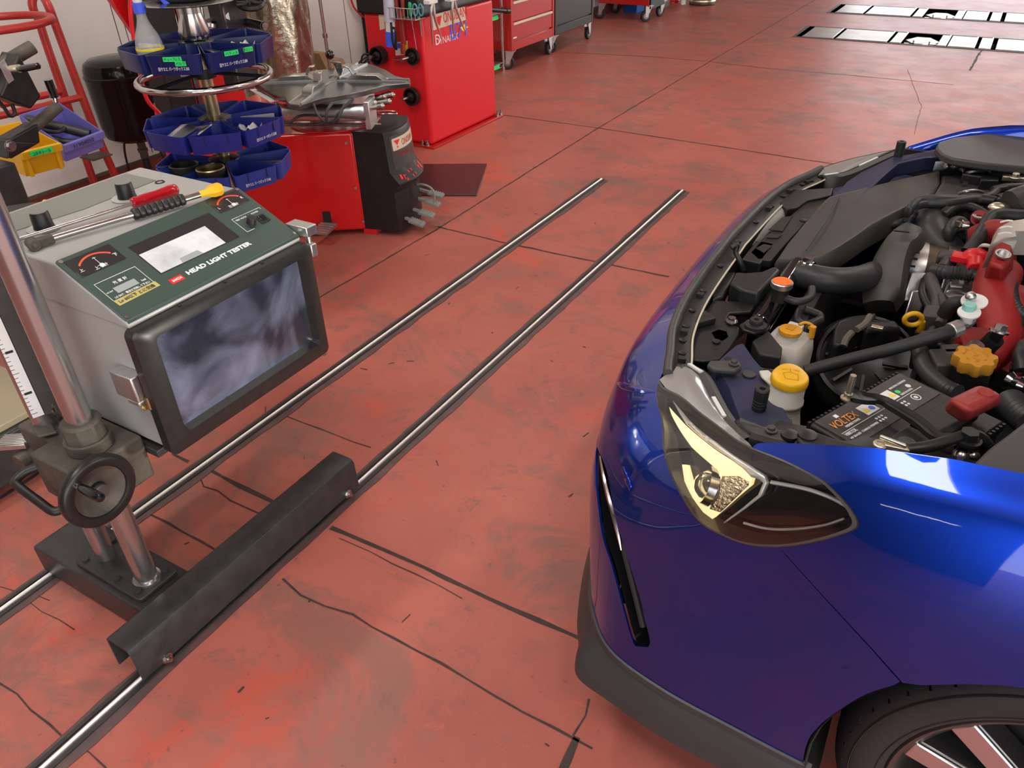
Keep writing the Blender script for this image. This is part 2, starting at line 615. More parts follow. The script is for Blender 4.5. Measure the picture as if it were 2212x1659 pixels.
X0, X1, Y0, Y1 = -4.2, 7.0, -3.0, 13.0
PIT_A = (-1.80, 1.6, 8.70, 9.33)
PIT_B = (-1.80, 1.6, 10.33, 11.0)
fl = MB()
hole = lambda q: [(q[0], q[2]), (q[1], q[2]), (q[1], q[3]), (q[0], q[3])]
patch(fl, [(-16, -14), (18, -14), (18, 26), (-16, 26)], lambda u, v: (u, v, 0), 100, [hole(PIT_A), hole(PIT_B)])
fl.m(2)
for q in (PIT_A, PIT_B):
    x0, x1, y0, y1 = q
    for a, c in (((x0, y0), (x1, y0)), ((x1, y0), (x1, y1)), ((x1, y1), (x0, y1)), ((x0, y1), (x0, y0))):
        fl.add([(*a, 0), (*c, 0), (*c, -.3), (*a, -.3)], [(0, 1, 2, 3)])
    fl.add([(x0, y0, -.3), (x1, y0, -.3), (x1, y1, -.3), (x0, y1, -.3)], [(0, 1, 2, 3)])


def ribbon(b, pts, w, z=.0012, jit=0.0, step=.06, dots=False):
    """a joint or crack that runs along the floor"""
    P = [V((p[0], p[1], 0)) for p in pts]
    Q = []
    for i in range(len(P) - 1):
        k = max(1, int((P[i + 1] - P[i]).length / step))
        Q += [P[i].lerp(P[i + 1], j / k) for j in range(k)]
    Q.append(P[-1])
    rows = []
    for i, p in enumerate(Q):
        d = (Q[min(i + 1, len(Q) - 1)] - Q[max(i - 1, 0)]).normalized()
        n = V((-d.y, d.x, 0))
        s = n * random.uniform(-jit, jit)
        ww = w * (random.uniform(.6, 1.25) if jit else random.uniform(.85, 1.1))
        rows.append([p + s - n * ww / 2 + V((0, 0, z)), p + s + n * ww / 2 + V((0, 0, z))])
    b.grid(rows, flip=True)


fl.m(1)
J = lambda pts, w, jit=0.0: ribbon(fl, pts, w, jit=jit)
J([(-2.203, 2.058, 0), (-2.182, 2.902, 0), (-2.215, 4.851, 0), (-2.206, 7.173, 0), (-2.182, 9.248, 0), (-2.173, 11.268, 0)], .009, .002)
J([(-2.166, 0.65, 0), (-2.18, 0.822, 0)], .012, .002)
J([(-2.199, 2.927, 0), (-1.822, 2.915, 0), (-1.401, 2.921, 0), (-0.968, 2.933, 0)], .011, .003)
J([(-3.016, 4.873, 0), (-2.258, 4.868, 0), (-1.519, 4.838, 0), (-0.868, 4.803, 0), (-0.652, 4.795, 0)], .011, .002)
J([(-3.64, 7.043, 0), (-2.795, 7.2, 0), (-2.219, 7.21, 0), (-1.742, 7.151, 0), (-0.942, 7.165, 0), (-0.217, 7.16, 0)], .008, .002)
J([(-5.194, 8.536, 0), (-4.144, 8.955, 0), (-3.062, 9.25, 0)], .006, .002)
J([(-1.231, 1.037, 0), (-0.989, 1.046, 0), (-0.783, 1.042, 0), (-0.584, 1.043, 0), (-0.415, 1.048, 0)], .013, .0015)
J([(-1.729, 1.043, 0), (-1.593, 1.037, 0), (-1.429, 1.033, 0)], .013, .0015)
J([(-1.89, 1.041, 0), (-1.811, 1.038, 0)], .01, .001)
J([(-1.718, 0.999, 0), (-1.678, 0.981, 0), (-1.628, 0.99, 0), (-1.561, 0.982, 0), (-1.45, 0.982, 0), (-1.338, 0.978, 0)], .004, .004)
J([(-1.721, 0.827, 0), (-1.574, 0.826, 0), (-1.44, 0.822, 0), (-1.295, 0.832, 0)], .007, .003)
J([(-1.217, 0.833, 0), (-1.137, 0.816, 0), (-0.983, 0.834, 0), (-0.786, 0.831, 0), (-0.643, 0.828, 0), (-0.493, 0.816, 0), (-0.329, 0.817, 0)], .006, .004)
J([(-1.184, 1.013, 0), (-1.075, 1.017, 0), (-0.924, 1.019, 0), (-0.777, 1.012, 0)], .003, .005)
J([(-1.711, 1.36, 0), (-1.571, 1.365, 0), (-1.359, 1.365, 0)], .004, .003)
J([(-0.386, 0.915, 0), (-0.377, 0.876, 0), (-0.374, 0.823, 0)], .004, .004)
J([(-0.369, 0.824, 0), (-0.364, 0.772, 0), (-0.359, 0.721, 0)], .022, .002)
J([(-1.84, 0.46, 0), (-1.719, 0.485, 0), (-1.679, 0.491, 0)], .003, .004)
J([(-1.558, 0.296, 0), (-1.432, 0.295, 0), (-1.291, 0.289, 0), (-1.17, 0.291, 0)], .004, .005)
J([(-1.726, 0.465, 0), (-1.542, 0.469, 0)], .003, .003)
J([(-0.106, 8.977, 0), (-0.133, 8.322, 0), (-0.143, 7.75, 0)], .02, .004)
J([(-0.335, 3.308, 0), (-0.143, 3.165, 0)], .004, .003)
J([(-0.607, 7.58, 0), (-0.358, 6.37, 0), (-0.313, 5.628, 0)], .003, .004)
for k in range(90):                                   # small chips in the paint
    x, y = random.uniform(-2.6, .4), random.uniform(.3, 5)
    a = random.uniform(0, 3.14)
    d = V((math.cos(a), math.sin(a), 0)) * random.uniform(.004, .016)
    ribbon(fl, [(x - d.x, y - d.y), (x + d.x, y + d.y)], random.uniform(.002, .006), .001)
fl.build('floor', ['floor', 'joint', 'pit'], kind='structure')

w = MB().box(X0 - .12, X0, -6, 14, .115, 4.2)
w.m(1)
for y in ((-4.2, 2.875, 0.857)[1], (-4.2, 2.803, 0.912)[1] + .02, 3.77, 4.68, 4.99, 5.9, 6.8, 7.7, 8.6, 9.5):
    w.box(X0, X0 + .0015, y - .002, y + .002, .13, 4.2)
w.build('wall_left', ['wall', 'joint'], kind='structure')
s = MB().box(X0 - .12, X0 + .004, -6, 14, 0, .1)
s.m(1).box(X0 - .02, X0 + .012, -6, 14, .1, .116)
s.build('baseboard_left', ['skirting', 'grimy'], kind='structure')
MB().box(X0 - .12, X1, Y0 - 1.5, 14, 4.2, 4.35).build('ceiling', 'ceiling', kind='structure')
MB().box(X1, X1 + .15, 4.5, 14, 0, 4.2).build('wall_right', 'wall', kind='structure')
wb = MB().box(X0, .2, Y0 - .2, Y0, 0, 4.2).box(.2, X1, Y0 - .2, Y0, 3.2, 4.2)
wb.build('wall_back', 'back_paint', kind='structure')
MB().box(X0, X1, 14, 14.15, 2.9, 4.2).box(X0, -2.2, 14, 14.15, 0, 2.9).build('wall_far', 'wall', kind='structure')

# two rows of fluorescent tubes under the ceiling, out of the frame
for i, (x, y) in enumerate(((-2.6, 1.2), (-2.6, 5.2), (1.0, -.6), (1.0, 3.4), (1.0, 7.4), (4.2, 2.0), (4.2, 6.0))):
    L = thing('ceiling_lamp', 'white fluorescent lamp under the ceiling', 'lamp', (x, y, 4.2), 'fluorescent lamps')
    MB().prism([(x - .11, y - .62, 4.2), (x + .11, y - .62, 4.2), (x + .07, y - .62, 4.13), (x - .07, y - .62, 4.13)], (0, 1.24, 0)).build('housing', 'white', L)
    for dx in (-.055, .055):
        MB().cyl((x + dx, y - .6, 4.1), (x + dx, y + .6, 4.1), .016, n=12).build('tube', 'tube_light', L)
    area_light('tube_glow', (x, y, 4.07), .2, 1.2, 20, (1.0, .95, .86))

L = thing('panel_lamp', 'wide white lamp panel under the ceiling', 'lamp', (-1.15, -.5, 4.18))  # added out-of-frame panel, placed for the white reflection on the fender
MB().box(-1.75, -.55, -.95, -.05, 4.125, 4.18).build('housing', 'white', L)
MB().box(-1.72, -.58, -.92, -.08, 4.115, 4.125).build('diffuser', 'panel_light', L)
area_light('panel_glow', (-1.15, -.5, 4.105), 1.1, .8, 22, (1.0, .98, .95))
L = thing('wall_lamp', 'white fluorescent wall lamp on the back wall', 'lamp', (-1.0, Y0, 1.9))  # unseen tube added to draw a bright streak along the fender side
MB().box(-1.75, -.35, Y0, Y0 + .06, 1.86, 1.94).build('housing', 'white', L)
MB().cyl((-1.7, Y0 + .085, 1.9), (-.4, Y0 + .085, 1.9), .018, n=12).build('tube', 'tube_light', L)
# ------------------------------------------------------------------ floor rails
for nm, x, y1, lab in (('floor_rail', -1.757, 3.935, 'shorter steel floor rail, farther from the blue car, running under the tester'),
                       ('floor_rail', -1.283, 3.965, 'steel floor rail nearer the blue car, under the black tester beam')):
    t = thing(nm, lab, 'rail', (x, 1.5, 0), 'steel floor rails')
    b = MB()
    rows = []
    k = 60
    for i in range(k + 1):
        y = -.8 + (y1 + .8) * i / k
        rows.append([(x - .030 - random.uniform(0, .006), y, .0022), (x + .040 + random.uniform(0, .008), y, .0022)])
    b.grid(rows, flip=True)
    b.build('rail_bed', 'rail_bed', t)
    MB().box(x - .021, x - .011, -.8, y1, 0, .006).box(x + .011, x + .021, -.8, y1, 0, .006).build('side_strip', 'black_iron', t)
    b = MB()
    b.grid([[(x + .0045 * math.cos(a), y, .002 + .008 * math.sin(a)) for a in [math.pi * j / 8 for j in range(9)]] for y in (-.8, y1)])
    b.build('running_bar', 'bar_steel', t)

# ------------------------------------------------------------------ testers sunk in the floor, far right
def pit_tester(q, lab):
    x0, x1, y0, y1 = q
    t = thing('pit_roller_tester', lab, 'floor tester', ((x0 + x1) / 2, (y0 + y1) / 2, 0), 'roller testers sunk in the floor')
    b = MB()
    for a, c, d, e in ((x0 - .03, x1, y0 - .03, y0), (x0 - .03, x1, y1, y1 + .03), (x0 - .03, x0, y0, y1)):
        b.box(a, c, d, e, -.05, .004)
    b.build('edge_frame', 'grimy', t)
    xs = [(.06, .36), (.385, .86), (.885, .985), (1.30, 1.38), (1.39, 1.62), (1.65, 1.75), (1.79, 2.4), (2.44, 3.3)]
    for a, c in xs:
        p = MB().box(x0 + a, x0 + c, y0 + .02, y1 - .03, -.02, .006)
        p.m(1).box(x0 + a, x0 + c, y0 + .012, y0 + .03, -.03, .012).box(x0 + c - .014, x0 + c, y0 + .02, y1 - .03, -.02, .012)
        p.build('cover_plate', ['plate_steel', 'plate_edge'], t, bevel=.003)
    MB().cyl((x0 + 1.0, y0 + .2, -.09), (x0 + 1.3, y0 + .2, -.09), .07).build('roller', 'steel', t)
    MB().prism([(x0 + 1.0, y0 + .3, -.03), (x0 + 1.1, y0 + .1, -.03), (x0 + 1.26, y0 + .1, -.03), (x0 + 1.3, y0 + .3, -.03), (x0 + 1.2, y0 + .5, -.03), (x0 + 1.08, y0 + .5, -.03)], (0, 0, .02)).build('lift_plate', 'plate_steel', t)
    b = MB()
    for xx in (1.08, 1.22):
        b.box(x0 + xx, x0 + xx + .012, y0 + .12, y0 + .15, -.02, .02).box(x0 + xx, x0 + xx + .09, y0 + .12, y0 + .135, -.02, -.005)
    b.build('bracket', 'plate_edge', t)


pit_tester(PIT_A, 'roller tester sunk in the floor, nearer of the two pits at far right')
pit_tester(PIT_B, 'roller tester sunk in the floor, cut by the top edge of the photo')

# ================================================================== HEADLIGHT TESTER
T = thing('headlight_tester', 'grey headlight tester with green panel on a black wheeled base over two floor rails', 'headlight tester', (-1.5, .62, 0))
b = MB()
outer = [(-1.345, .022), (-1.345, .108), (-1.342, .114), (-1.336, .118), (-1.280, .118), (-1.268, .114), (-1.262, .104), (-1.258, .02)]
inner = [(-1.263, .02), (-1.267, .103), (-1.271, .109), (-1.281, .113), (-1.335, .113), (-1.339, .108), (-1.340, .022)]
b.prism([(x, .455, z) for x, z in outer + inner], (0, .74, 0))
bc = b.build('base_channel', 'black_iron', T, bevel=.0012)
for y in (.5, 1.14):
    MB().box(-1.335, -1.27, y, y + .006, .03, .112).build('end_web', 'black_iron', bc)
for p in ((-1.258, 0.519, 0.028), (-1.258, 1.144, 0.03)):
    q = V(p)
    MB().cyl(q - V((.004, 0, 0)), q + V((.004, 0, 0)), .013, n=20).bolt(q + V((.003, 0, 0)), (1, 0, 0), .009, .007, False).cyl(q, q + V((.016, 0, 0)), .005, n=12).build('axle_bolt', 'steel', bc)
    MB().lathe([(.006, -.009), (.03, -.009), (.033, -.007), (.026, -.002), (.026, .002), (.033, .007), (.03, .009), (.006, .009)], (-1.283, q.y, .04), (1, 0, 0)).build('roller', 'brass', bc)
bp = MB().prism([(-1.775, .545, .012), (-1.775, .545, .094), (-1.767, .545, .103), (-1.34, .545, .103), (-1.34, .545, .012)], (0, .14, 0)).build('base_plate', 'black_iron', T, bevel=.006, seg=3)
fq = [(-1.612, .562), (-1.364, .562), (-1.364, .668), (-1.612, .668)]
MB().prism([(x, y, .103) for x, y in rrect(-1.615, -1.366, .560, .668, .012)], (0, 0, .012)).build('flange_plate', 'black_iron', T, bevel=.002)
for x, y in ((-1.59, .577), (-1.59, .651), (-1.47, .577), (-1.392, .577), (-1.392, .651), (-1.47, .651)):
    MB().lathe([(.012, 0), (.012, .001), (.009, .001)], (x, y, .1152)).cyl((x, y, .115), (x, y, .121), .008, n=6).build('flange_bolt', 'black_iron', T)
MB().lathe([(.032, .115), (.032, .121), (.0255, .122)], (-1.408, .614, 0)).cyl((-1.408, .614, .11), (-1.408, .614, 1.42), .0252, n=36).build('column', 'column', T, label='front chrome column')
c2 = MB().cyl((-1.561, .612, .11), (-1.561, .612, 1.42), .0225, n=32).build('column', 'column', T, label='rear chrome column with a ruler strip')
a = math.radians(-20)
sd, st = V((math.cos(a), math.sin(a), 0)), V((-math.sin(a), math.cos(a), 0))
o = V((-1.561, .612, 0)) + sd * .0215
MB().obox(o + st * .022 + V((0, 0, .99)), sd * .016, st * .03, V((0, 0, .86))).build('scale_backing', 'grey_plastic', c2)
MB().obox(o - st * .006 + sd * .002 + V((0, 0, .99)), sd * .003, st * .022, V((0, 0, .86))).build('scale_strip', 'white_ink', c2)
b = MB()
for k in range(86):
    z = .57 + k * .01
    ww = .012 if k % 5 == 0 else .007
    b.obox(o - st * (.006 + .011 - ww / 2) + sd * .0036 + V((0, 0, z)), sd * .0005, st * ww, V((0, 0, .0011)))
    if k % 10 == 5:
        b.obox(o - st * .006 + sd * .0036 + V((0, 0, z)), sd * .0006, st * .014, V((0, 0, .0055)))
b.build('scale_marks', 'ink', c2)
# lift bracket
b = MB().prism([(-1.62, .58, .41), (-1.62, .64, .41), (-1.62, .69, .41), (-1.345, .69, .41), (-1.345, .535, .41), (-1.502, .535, .41), (-1.502, .58, .41)], (0, 0, .11))
b.build('lift_bracket', 'grimy', T, bevel=.006)
MB().box(-1.62, -1.31, .69, 1.10, .47, .488).build('support_arm', 'black_iron', T, bevel=.002)
b = MB()
b.cyl((-1.408, .614, .52), (-1.408, .614, .548), .046, .046, n=24).cyl((-1.408, .614, .546), (-1.408, .614, .585), .042, .040, n=8)
b.lathe([(.04, .584), (.036, .590), (.0255, .590)], (-1.408, .614, 0))
b.build('collar', 'grimy', T, bevel=.003)
hw = V((-1.315, .553, .485))
b = MB()
b.lathe([(.012, -.02), (.05, -.014), (.056, -.012), (.070, -.012), (.0765, -.009), (.0785, 0), (.0765, .009), (.072, .012), (.060, .0125), (.056, .011), (.055, .007), (.04, -.004), (.022, -.008), (.0175, -.004), (.0175, .004), (.0001, .004)], hw, (1, 0, 0), n=56)
b.build('handwheel', 'frame_black', T, angle=50)
hwo = T.children[-1]
MB().lathe([(.054, .0075), (.04, -.0035), (.022, -.0075), (.0185, -.002)], hw, (1, 0, 0), n=48).lathe([(.016, .0045), (.016, .012), (.0135, .0145), (.0001, .0145)], hw, (1, 0, 0), n=28).build('wheel_dish', 'grimy', hwo)
MB().cyl(hw + V((-.06, 0, 0)), hw, .012).build('wheel_shaft', 'steel', hwo)
hp = hw + V((.012, -.036, .045))
MB().cyl(hp, hp + V((.008, 0, 0)), .009).build('handle_ferrule', 'chrome', hwo)
MB().lathe([(.0082, .008), (.0098, .03), (.0098, .066), (.0085, .071), (.0001, .073)], hp, (1, 0, 0), n=20).build('crank_handle', 'black_gloss', hwo)
MB().tube([(-1.503, .55, .475), (-1.52, .52, .472), (-1.52, .497, .465), (-1.505, .492, .462), (-1.44, .492, .446), (-1.40, .494, .437), (-1.392, .515, .437), (-1.392, .54, .437)], .0095, 12).build('push_handle', 'black', T)
# foot lever at the back of the bracket
p = V((-1.61, 0.548, 0.44))
MB().cyl(p, (-1.62, .65, .455), .019, n=20).build('lever_pivot', 'grimy', T)
q = V((-1.64, 0.572, 0.47))
pl = MB().obox(q, (.03, -.045, .01), (.055, .04, 0), (0, 0, .012))
for k in range(7):
    pl.obox(q + V((.03, -.045, .01)) * (k / 7 - .43) + V((0, 0, .008)), V((.03, -.045, .01)) * .07, (.055, .04, 0), (0, 0, .004))
pl.build('foot_lever', 'aluminium', T, bevel=.001)
MB().obox((-1.538, 0.596, 0.53), (.06, -.02, 0), (.02, .03, 0), (0, 0, .006)).build('lock_lever', 'grimy', T, bevel=.002)
MB().tube([(-1.538, 0.634, 0.53), (-1.525, 0.624, 0.56), (-1.529, 0.628, 0.58)], .005, 8).build('release_pin', 'chrome', T)
# housing
prof = [(-1.262, .506), (-1.262, .802), (-1.78, .802), (-1.78, .506)]
MB().prism([(x, .697, z) for x, z in prof], (0, .452, 0)).build('housing', 'grey_housing', T, bevel=.004)
prof = [(-1.258, .799), (-1.258, .811), (-1.432, .896), (-1.78, .896), (-1.786, .88), (-1.786, .799)]
MB().prism([(x, .694, z) for x, z in prof], (0, .458, 0)).build('housing_cover', 'grey_housing', T, bevel=.005, seg=3)
# control panel
PO, PS, PT = V((-1.434, .695, .898)), V((0, 1, 0)), V((.170, 0, -.0832)).normalized()
PN = PS.cross(PT) * -1
if PN.z < 0:
    PN = -PN
pp = lambda s, t, h=0.0: PO + PS * s + PT * t + PN * h
b = MB()
b.prism([pp(s, t) for s, t in rrect(0, .456, 0, .192, .006)], PN * .003)
b.prism([pp(.002, .19, .003), pp(.454, .19, .003), pp(.454, .19, -.002) + V((.002, 0, -.012)), pp(.002, .19, -.002) + V((.002, 0, -.012))], (.003, 0, 0))
cp = b.build('control_panel', 'green_panel', T, bevel=.001)
M['meter'] = mat('meter_face', (0.02, 0.018, 0.022), 0.25, coat=0.5)
M['meter_arc'] = mat('meter_arc', (0.8, 0.12, 0.05), 0.5)
M['lcd'] = mat('lcd_grey', (0.3, 0.32, 0.34), 0.2)
M['screen'] = mat('frosted_screen', (0.6, 0.62, 0.62), 0.35, noise=(9, (.3, .31, .33)), emit=((.95, .97, 1.0), .08))
M['tape'] = mat('yellow_paper_tape', (0.42, 0.36, 0.12), 0.6)


def quad(b, q, h0=.003, h=.001):
    return b.prism([pp(s, t, h0) for s, t in q], PN * h)


def line(b, a, c, wd, h=.0033):
    a, c = V(a), V(c)
    d = (c - a).normalized() * wd / 2
    n = V((-d.y, d.x))
    return b.prism([pp(*(a - d - n), h), pp(*(c + d - n), h), pp(*(c + d + n), h), pp(*(a - d + n), h)], PN * .0004)


def meter(cx, cy, w2, h2, la, lb, lc):
    q = [(cx - w2, cy - h2), (cx + w2, cy - h2), (cx + w2, cy + h2), (cx - w2, cy + h2)]
    quad(MB(), q, .003, .0015).build('meter', 'meter', cp, bevel=.001)
    b = MB()
    k = w2 * .95
    arc = [(cx + k * math.sin(x), cy + h2 * .55 + k * .36 - k * math.cos(x)) for x in [(-.78 + 1.56 * i / 12) for i in range(13)]]
    for i in range(12):
        line(b, arc[i], arc[i + 1], .0038, .0047)
    b.build('scale_arc', 'meter_arc', cp)
    b = MB()
    line(b, (cx, cy + h2 * .62), (cx, cy - h2 * .3), .0009, .0052)
    line(b, (cx - .003, cy - h2 * .22), (cx + .003, cy - h2 * .22), .0009, .0052)
    b.cyl(pp(cx, cy + h2 * .72, .0045), pp(cx, cy + h2 * .72, .007), .0045, n=16)
    b.build('needle', 'white_ink', cp)
    for tx, x, y in ((la, cx - w2 * .88, cy + h2 * .55), (lb, cx + w2 * .68, cy + h2 * .4), (lc, cx - w2 * .35, cy + h2 * .9)):
        text('lettering', tx, pp(x, y, .0045), PS, -PT, .0095, 'white_ink', cp)


meter(.06, .036, .049, .025, '上', '下', '上下計')
meter(.402, .029, .044, .0225, 'L', 'R', '左右計')
quad(MB(), [(.131, .037), (.339, .037), (.339, .130), (.131, .130)], .003, .0008).build('display_bezel', 'meter', cp, bevel=.001)
quad(MB(), [(.1335, .066), (.300, .066), (.300, .128), (.1335, .128)], .0038, .0006).build('display_screen', 'screen', cp)
quad(MB(), [(.19, .115), (.235, .115), (.24, .128), (.186, .128)], .0044, .0004).build('display_tab', 'lcd', cp)
# switch group
b = MB()
fr = [(.364, .079), (.446, .079), (.446, .126), (.364, .126)]
for i, k in ((0, 1), (0, 3)):
    line(b, fr[i], fr[k], .0008)
line(b, (.364, .126), (.385, .126), .0008)
line(b, (.446, .079), (.446, .084), .0008)
b.build('switch_outline', 'white_ink', cp)
MB().lathe([(.012, .003), (.0125, .005), (.0105, .006), (.0098, .020), (.0088, .022), (.0001, .022)], pp(.389, .111), PN, n=24).build('selector_knob', 'black', cp)
quad(MB(), [(.411, .099), (.437, .099), (.437, .124), (.411, .124)], .003, .003).build('power_switch', 'black', cp, bevel=.001)
quad(MB(), [(.416, .103), (.432, .103), (.432, .120), (.416, .120)], .006, .002).build('switch_rocker', 'black_gloss', cp, bevel=.001)
text('lettering', 'TEST MODE', pp(.368, .089, .003), PS, -PT, .0058, 'white_ink', cp)
text('lettering', 'POWER', pp(.414, .089, .003), PS, -PT, .0058, 'white_ink', cp)
text('lettering', 'HEAD LIGHT TESTER', pp(.172, .160, .003), PS, -PT, .0142, 'white_ink', cp, width=.172, bold=.0005)
bd = quad(MB(), [(.131, .150), (.161, .150), (.161, .164), (.131, .164)], .003, .0006).build('badge', 'red_ink', cp)
text('badge_lettering', 'BANZAI', pp(.135, .1605, .0036), PS, -PT, .0085, 'white_ink', bd, width=.022)
# brightness group
b = MB()
fr = [(.016, .087), (.106, .087), (.106, .140), (.016, .140)]
for i in range(4):
    line(b, fr[i], fr[(i + 1) % 4], .0008)
b.build('readout_outline', 'white_ink', cp)
quad(MB(), [(.036, .112), (.083, .112), (.083, .1275), (.036, .1275)], .003, .0008).build('readout', 'lcd', cp)
text('lettering', '光 度 計', pp(.045, .105, .003), PS, -PT, .0085, 'white_ink', cp)
text('lettering', 'hcd', pp(.09, .1265, .003), PS, -PT, .0068, 'white_ink', cp)
text('lettering', 'LO BAT', pp(.0185, .119, .003), PS, -PT, .0042, 'white_ink', cp)
text('lettering', 'LO BAT：電池を交換して下さい', pp(.023, .1365, .003), PS, -PT, .0062, 'white_ink', cp, width=.078)
tp = quad(MB(), [(.0155, .1395), (.109, .1385), (.110, .153), (.0165, .155)], .0034, .0004).build('tape_strip', 'tape', cp)
text('handwriting', 'Lo 60以下 とに交換', pp(.021, .1505, .0039), PS, -PT, .0095, 'ink', tp, width=.08)
for s, t in ((.008, .008), (.448, .008), (.008, .184), (.448, .184)):
    MB().cyl(pp(s, t, .003), pp(s, t, .0048), .0045, n=14).build('panel_screw', 'steel', cp)
# top of the housing
MB().prism([(-1.765, .72, .8955), (-1.765, 1.10, .8955), (-1.655, 1.10, .8955), (-1.64, .9, .8955), (-1.66, .74, .8955)], (0, 0, .002)).build('knob_plate', 'grey_plate', T)
for px_ in ((-1.616, 0.791, 0.9), (-1.612, 0.989, 0.9)):
    x, y = px_[0], px_[1]
    k = MB().lathe([(.034, .897), (.034, .899), (.001, .899)], (x, y, 0), n=32).build('dial_disc', 'grey_clear', T)
    MB().lathe([(.0205, .899), (.0195, .904), (.018, .930), (.0165, .933), (.0001, .9335)], (x, y, 0), n=40).build('dial_knob', 'black', k)
    MB().lathe([(.0165, .9336), (.0001, .9342)], (x, y, 0), n=32).build('dial_cap', 'grey_plate', k)
x, y = (-1.636, 1.096, 0.897)[:2]
MB().lathe([(.008, .896), (.010, .8985), (.012, .896)], (x, y, 0), n=24).build('hole_grommet', 'black', T)
# lens frame
b = MB()
out = rrect(.683, 1.160, .506, .801, .016)
mid = rrect(.688, 1.155, .511, .796, .014)
inn = rrect(.725, 1.132, .543, .772, .012)
rows = [[(-1.264, y, z) for y, z in out], [(-1.240, y, z) for y, z in out], [(-1.236, y, z) for y, z in mid], [(-1.236, y, z) for y, z in inn], [(-1.258, y, z) for y, z in rrect(.729, 1.128, .547, .768, .010)]]
b.grid(rows, cv=True)
lf = b.build('lens_frame', 'frame_black', T, angle=50)


def lens_material():
    m = bpy.data.materials.new('fresnel_lens_glass')
    m.use_nodes = True
    nt = m.node_tree
    N, L = nt.nodes.new, nt.links.new
    bb = nt.nodes['Principled BSDF']
    tc = N('ShaderNodeTexCoord')
    n = N('ShaderNodeTexNoise')
    n.inputs['Scale'].default_value, n.inputs['Detail'].default_value, n.inputs['Distortion'].default_value = 5.0, 5, 1.2
    L(tc.outputs['Object'], n.inputs['Vector'])
    r = N('ShaderNodeValToRGB')
    e = r.color_ramp.elements
    e[0].position, e[0].color = .4, (0.02, 0.023, 0.036, 1)
    e[1].position, e[1].color = .72, (0.17, 0.19, 0.28, 1)  # reflections and haze of the lens put into the colour as blue-grey mottle
    L(n.outputs['Fac'], r.inputs[0])
    L(r.outputs[0], bb.inputs['Base Color'])
    wv = N('ShaderNodeTexWave')
    wv.wave_type, wv.rings_direction = 'RINGS', 'X'
    wv.inputs['Scale'].default_value = 90
    L(tc.outputs['Object'], wv.inputs['Vector'])
    bp = N('ShaderNodeBump')
    bp.inputs['Strength'].default_value, bp.inputs['Distance'].default_value = .12, .001
    L(wv.outputs['Fac'], bp.inputs['Height'])
    L(bp.outputs[0], bb.inputs['Normal'])
    bb.inputs['Roughness'].default_value = .1
    bb.inputs['Specular IOR Level'].default_value = 1.0
    bb.inputs['IOR'].default_value = 1.9
    bb.inputs['Coat Weight'].default_value = 1.0
    bb.inputs['Coat Roughness'].default_value = .02
    return m


M['lens'] = lens_material()
b = MB()
b.add([(-1.2575, y, z) for y, z in rrect(.727, 1.13, .545, .770, .011)], [list(range(24))])
b.build('lens', 'lens', lf)
for p in ((-1.25, 1.023, 0.806), (-1.25, 0.803, 0.801), (-1.25, 0.919, 0.799)):
    MB().cyl((-1.25, p[1], .7985), (-1.25, p[1], .803), .0035, n=10).build('frame_screw', 'black', lf)
# latches beside the frame
MB().box(-1.335, -1.27, .668, .697, .642, .698).box(-1.305, -1.27, .668, .697, .632, .642).build('latch', 'aluminium', T, bevel=.002, label='aluminium latch on the near side')
MB().cyl((-1.262, .684, .622), (-1.262, .684, .65), .005, n=10).bolt((-1.268, .676, .628), (1, 0, 0), .005, .005).build('latch_pin', 'brass', T)
MB().box(-1.30, -1.235, 1.152, 1.185, .812, .835).cyl((-1.25, 1.168, .79), (-1.25, 1.168, .812), .006).box(-1.262, -1.238, 1.16, 1.178, .76, .79).build('latch', 'aluminium', T, bevel=.002, label='aluminium latch on the far side')

# ------------------------------------------------------------------ tools lying on the tester
def along(a, c, t):
    return V(a).lerp(V(c), t)


a, c = V((-1.513, 1.053, 0.914)), V((-1.532, 0.947, 0.912))
d = (c - a).normalized()
S = thing('screwdriver', 'long screwdriver with clear red handle lying on the tester', 'screwdriver', tuple(c))
L0 = (c - a).length
MB().lathe([(.0001, 0), (.009, .001), (.0135, .006), (.0145, .02), (.0125, .05), (.0135, L0 * .8), (.0115, L0 * .88), (.0135, L0 * .94), (.0125, L0), (.004, L0 + .002)], a, d, n=8).build('handle', 'red_clear', S, angle=50)
e = V((-1.596, 0.701, 0.903))
MB().cyl(c, e, .0042, .004, n=12).build('shaft', 'chrome', S)
S = thing('lever_tool', 'chrome lever tool with black ribbed grip and yellow tip lying on the tester', 'tool', tuple((-1.482, 0.978, 0.91)))
a, e = V((-1.425, 1.091, 0.915)), V((-1.526, 0.734, 0.908))
g0, g1 = V((-1.449, 1.017, 0.913)), V((-1.478, 0.906, 0.911))
MB().cyl(a, e, .0068, n=14).build('shaft', 'steel', S)
d = (g1 - g0).normalized()
Lg = (g1 - g0).length
pr = [(.007, 0)]
for k in range(9):
    pr += [(.0115, Lg * (k + .06) / 9), (.0125, Lg * (k + .3) / 9), (.0125, Lg * (k + .7) / 9), (.0115, Lg * (k + .9) / 9), (.0098, Lg * (k + .98) / 9)]
pr += [(.007, Lg)]
MB().lathe(pr, g0, d, n=20).build('grip', 'black', S)
d2 = (a - e).normalized()
xx, yy, _ = perp(d2)
b = MB()
b.lathe([(.007, -.045), (.0085, -.04), (.009, -.028), (.013, -.02), (.0155, -.012), (.0155, .004), (.012, .010), (.0001, .011)], a, d2, n=6)
b.build('tip', 'yellow', S, bevel=.002)
b = MB().obox(e, d2 * .04, V((0, 0, 1)) * .016, d2.cross(V((0, 0, 1))) * .018)
jd = d2.cross(V((0, 0, 1))).normalized()
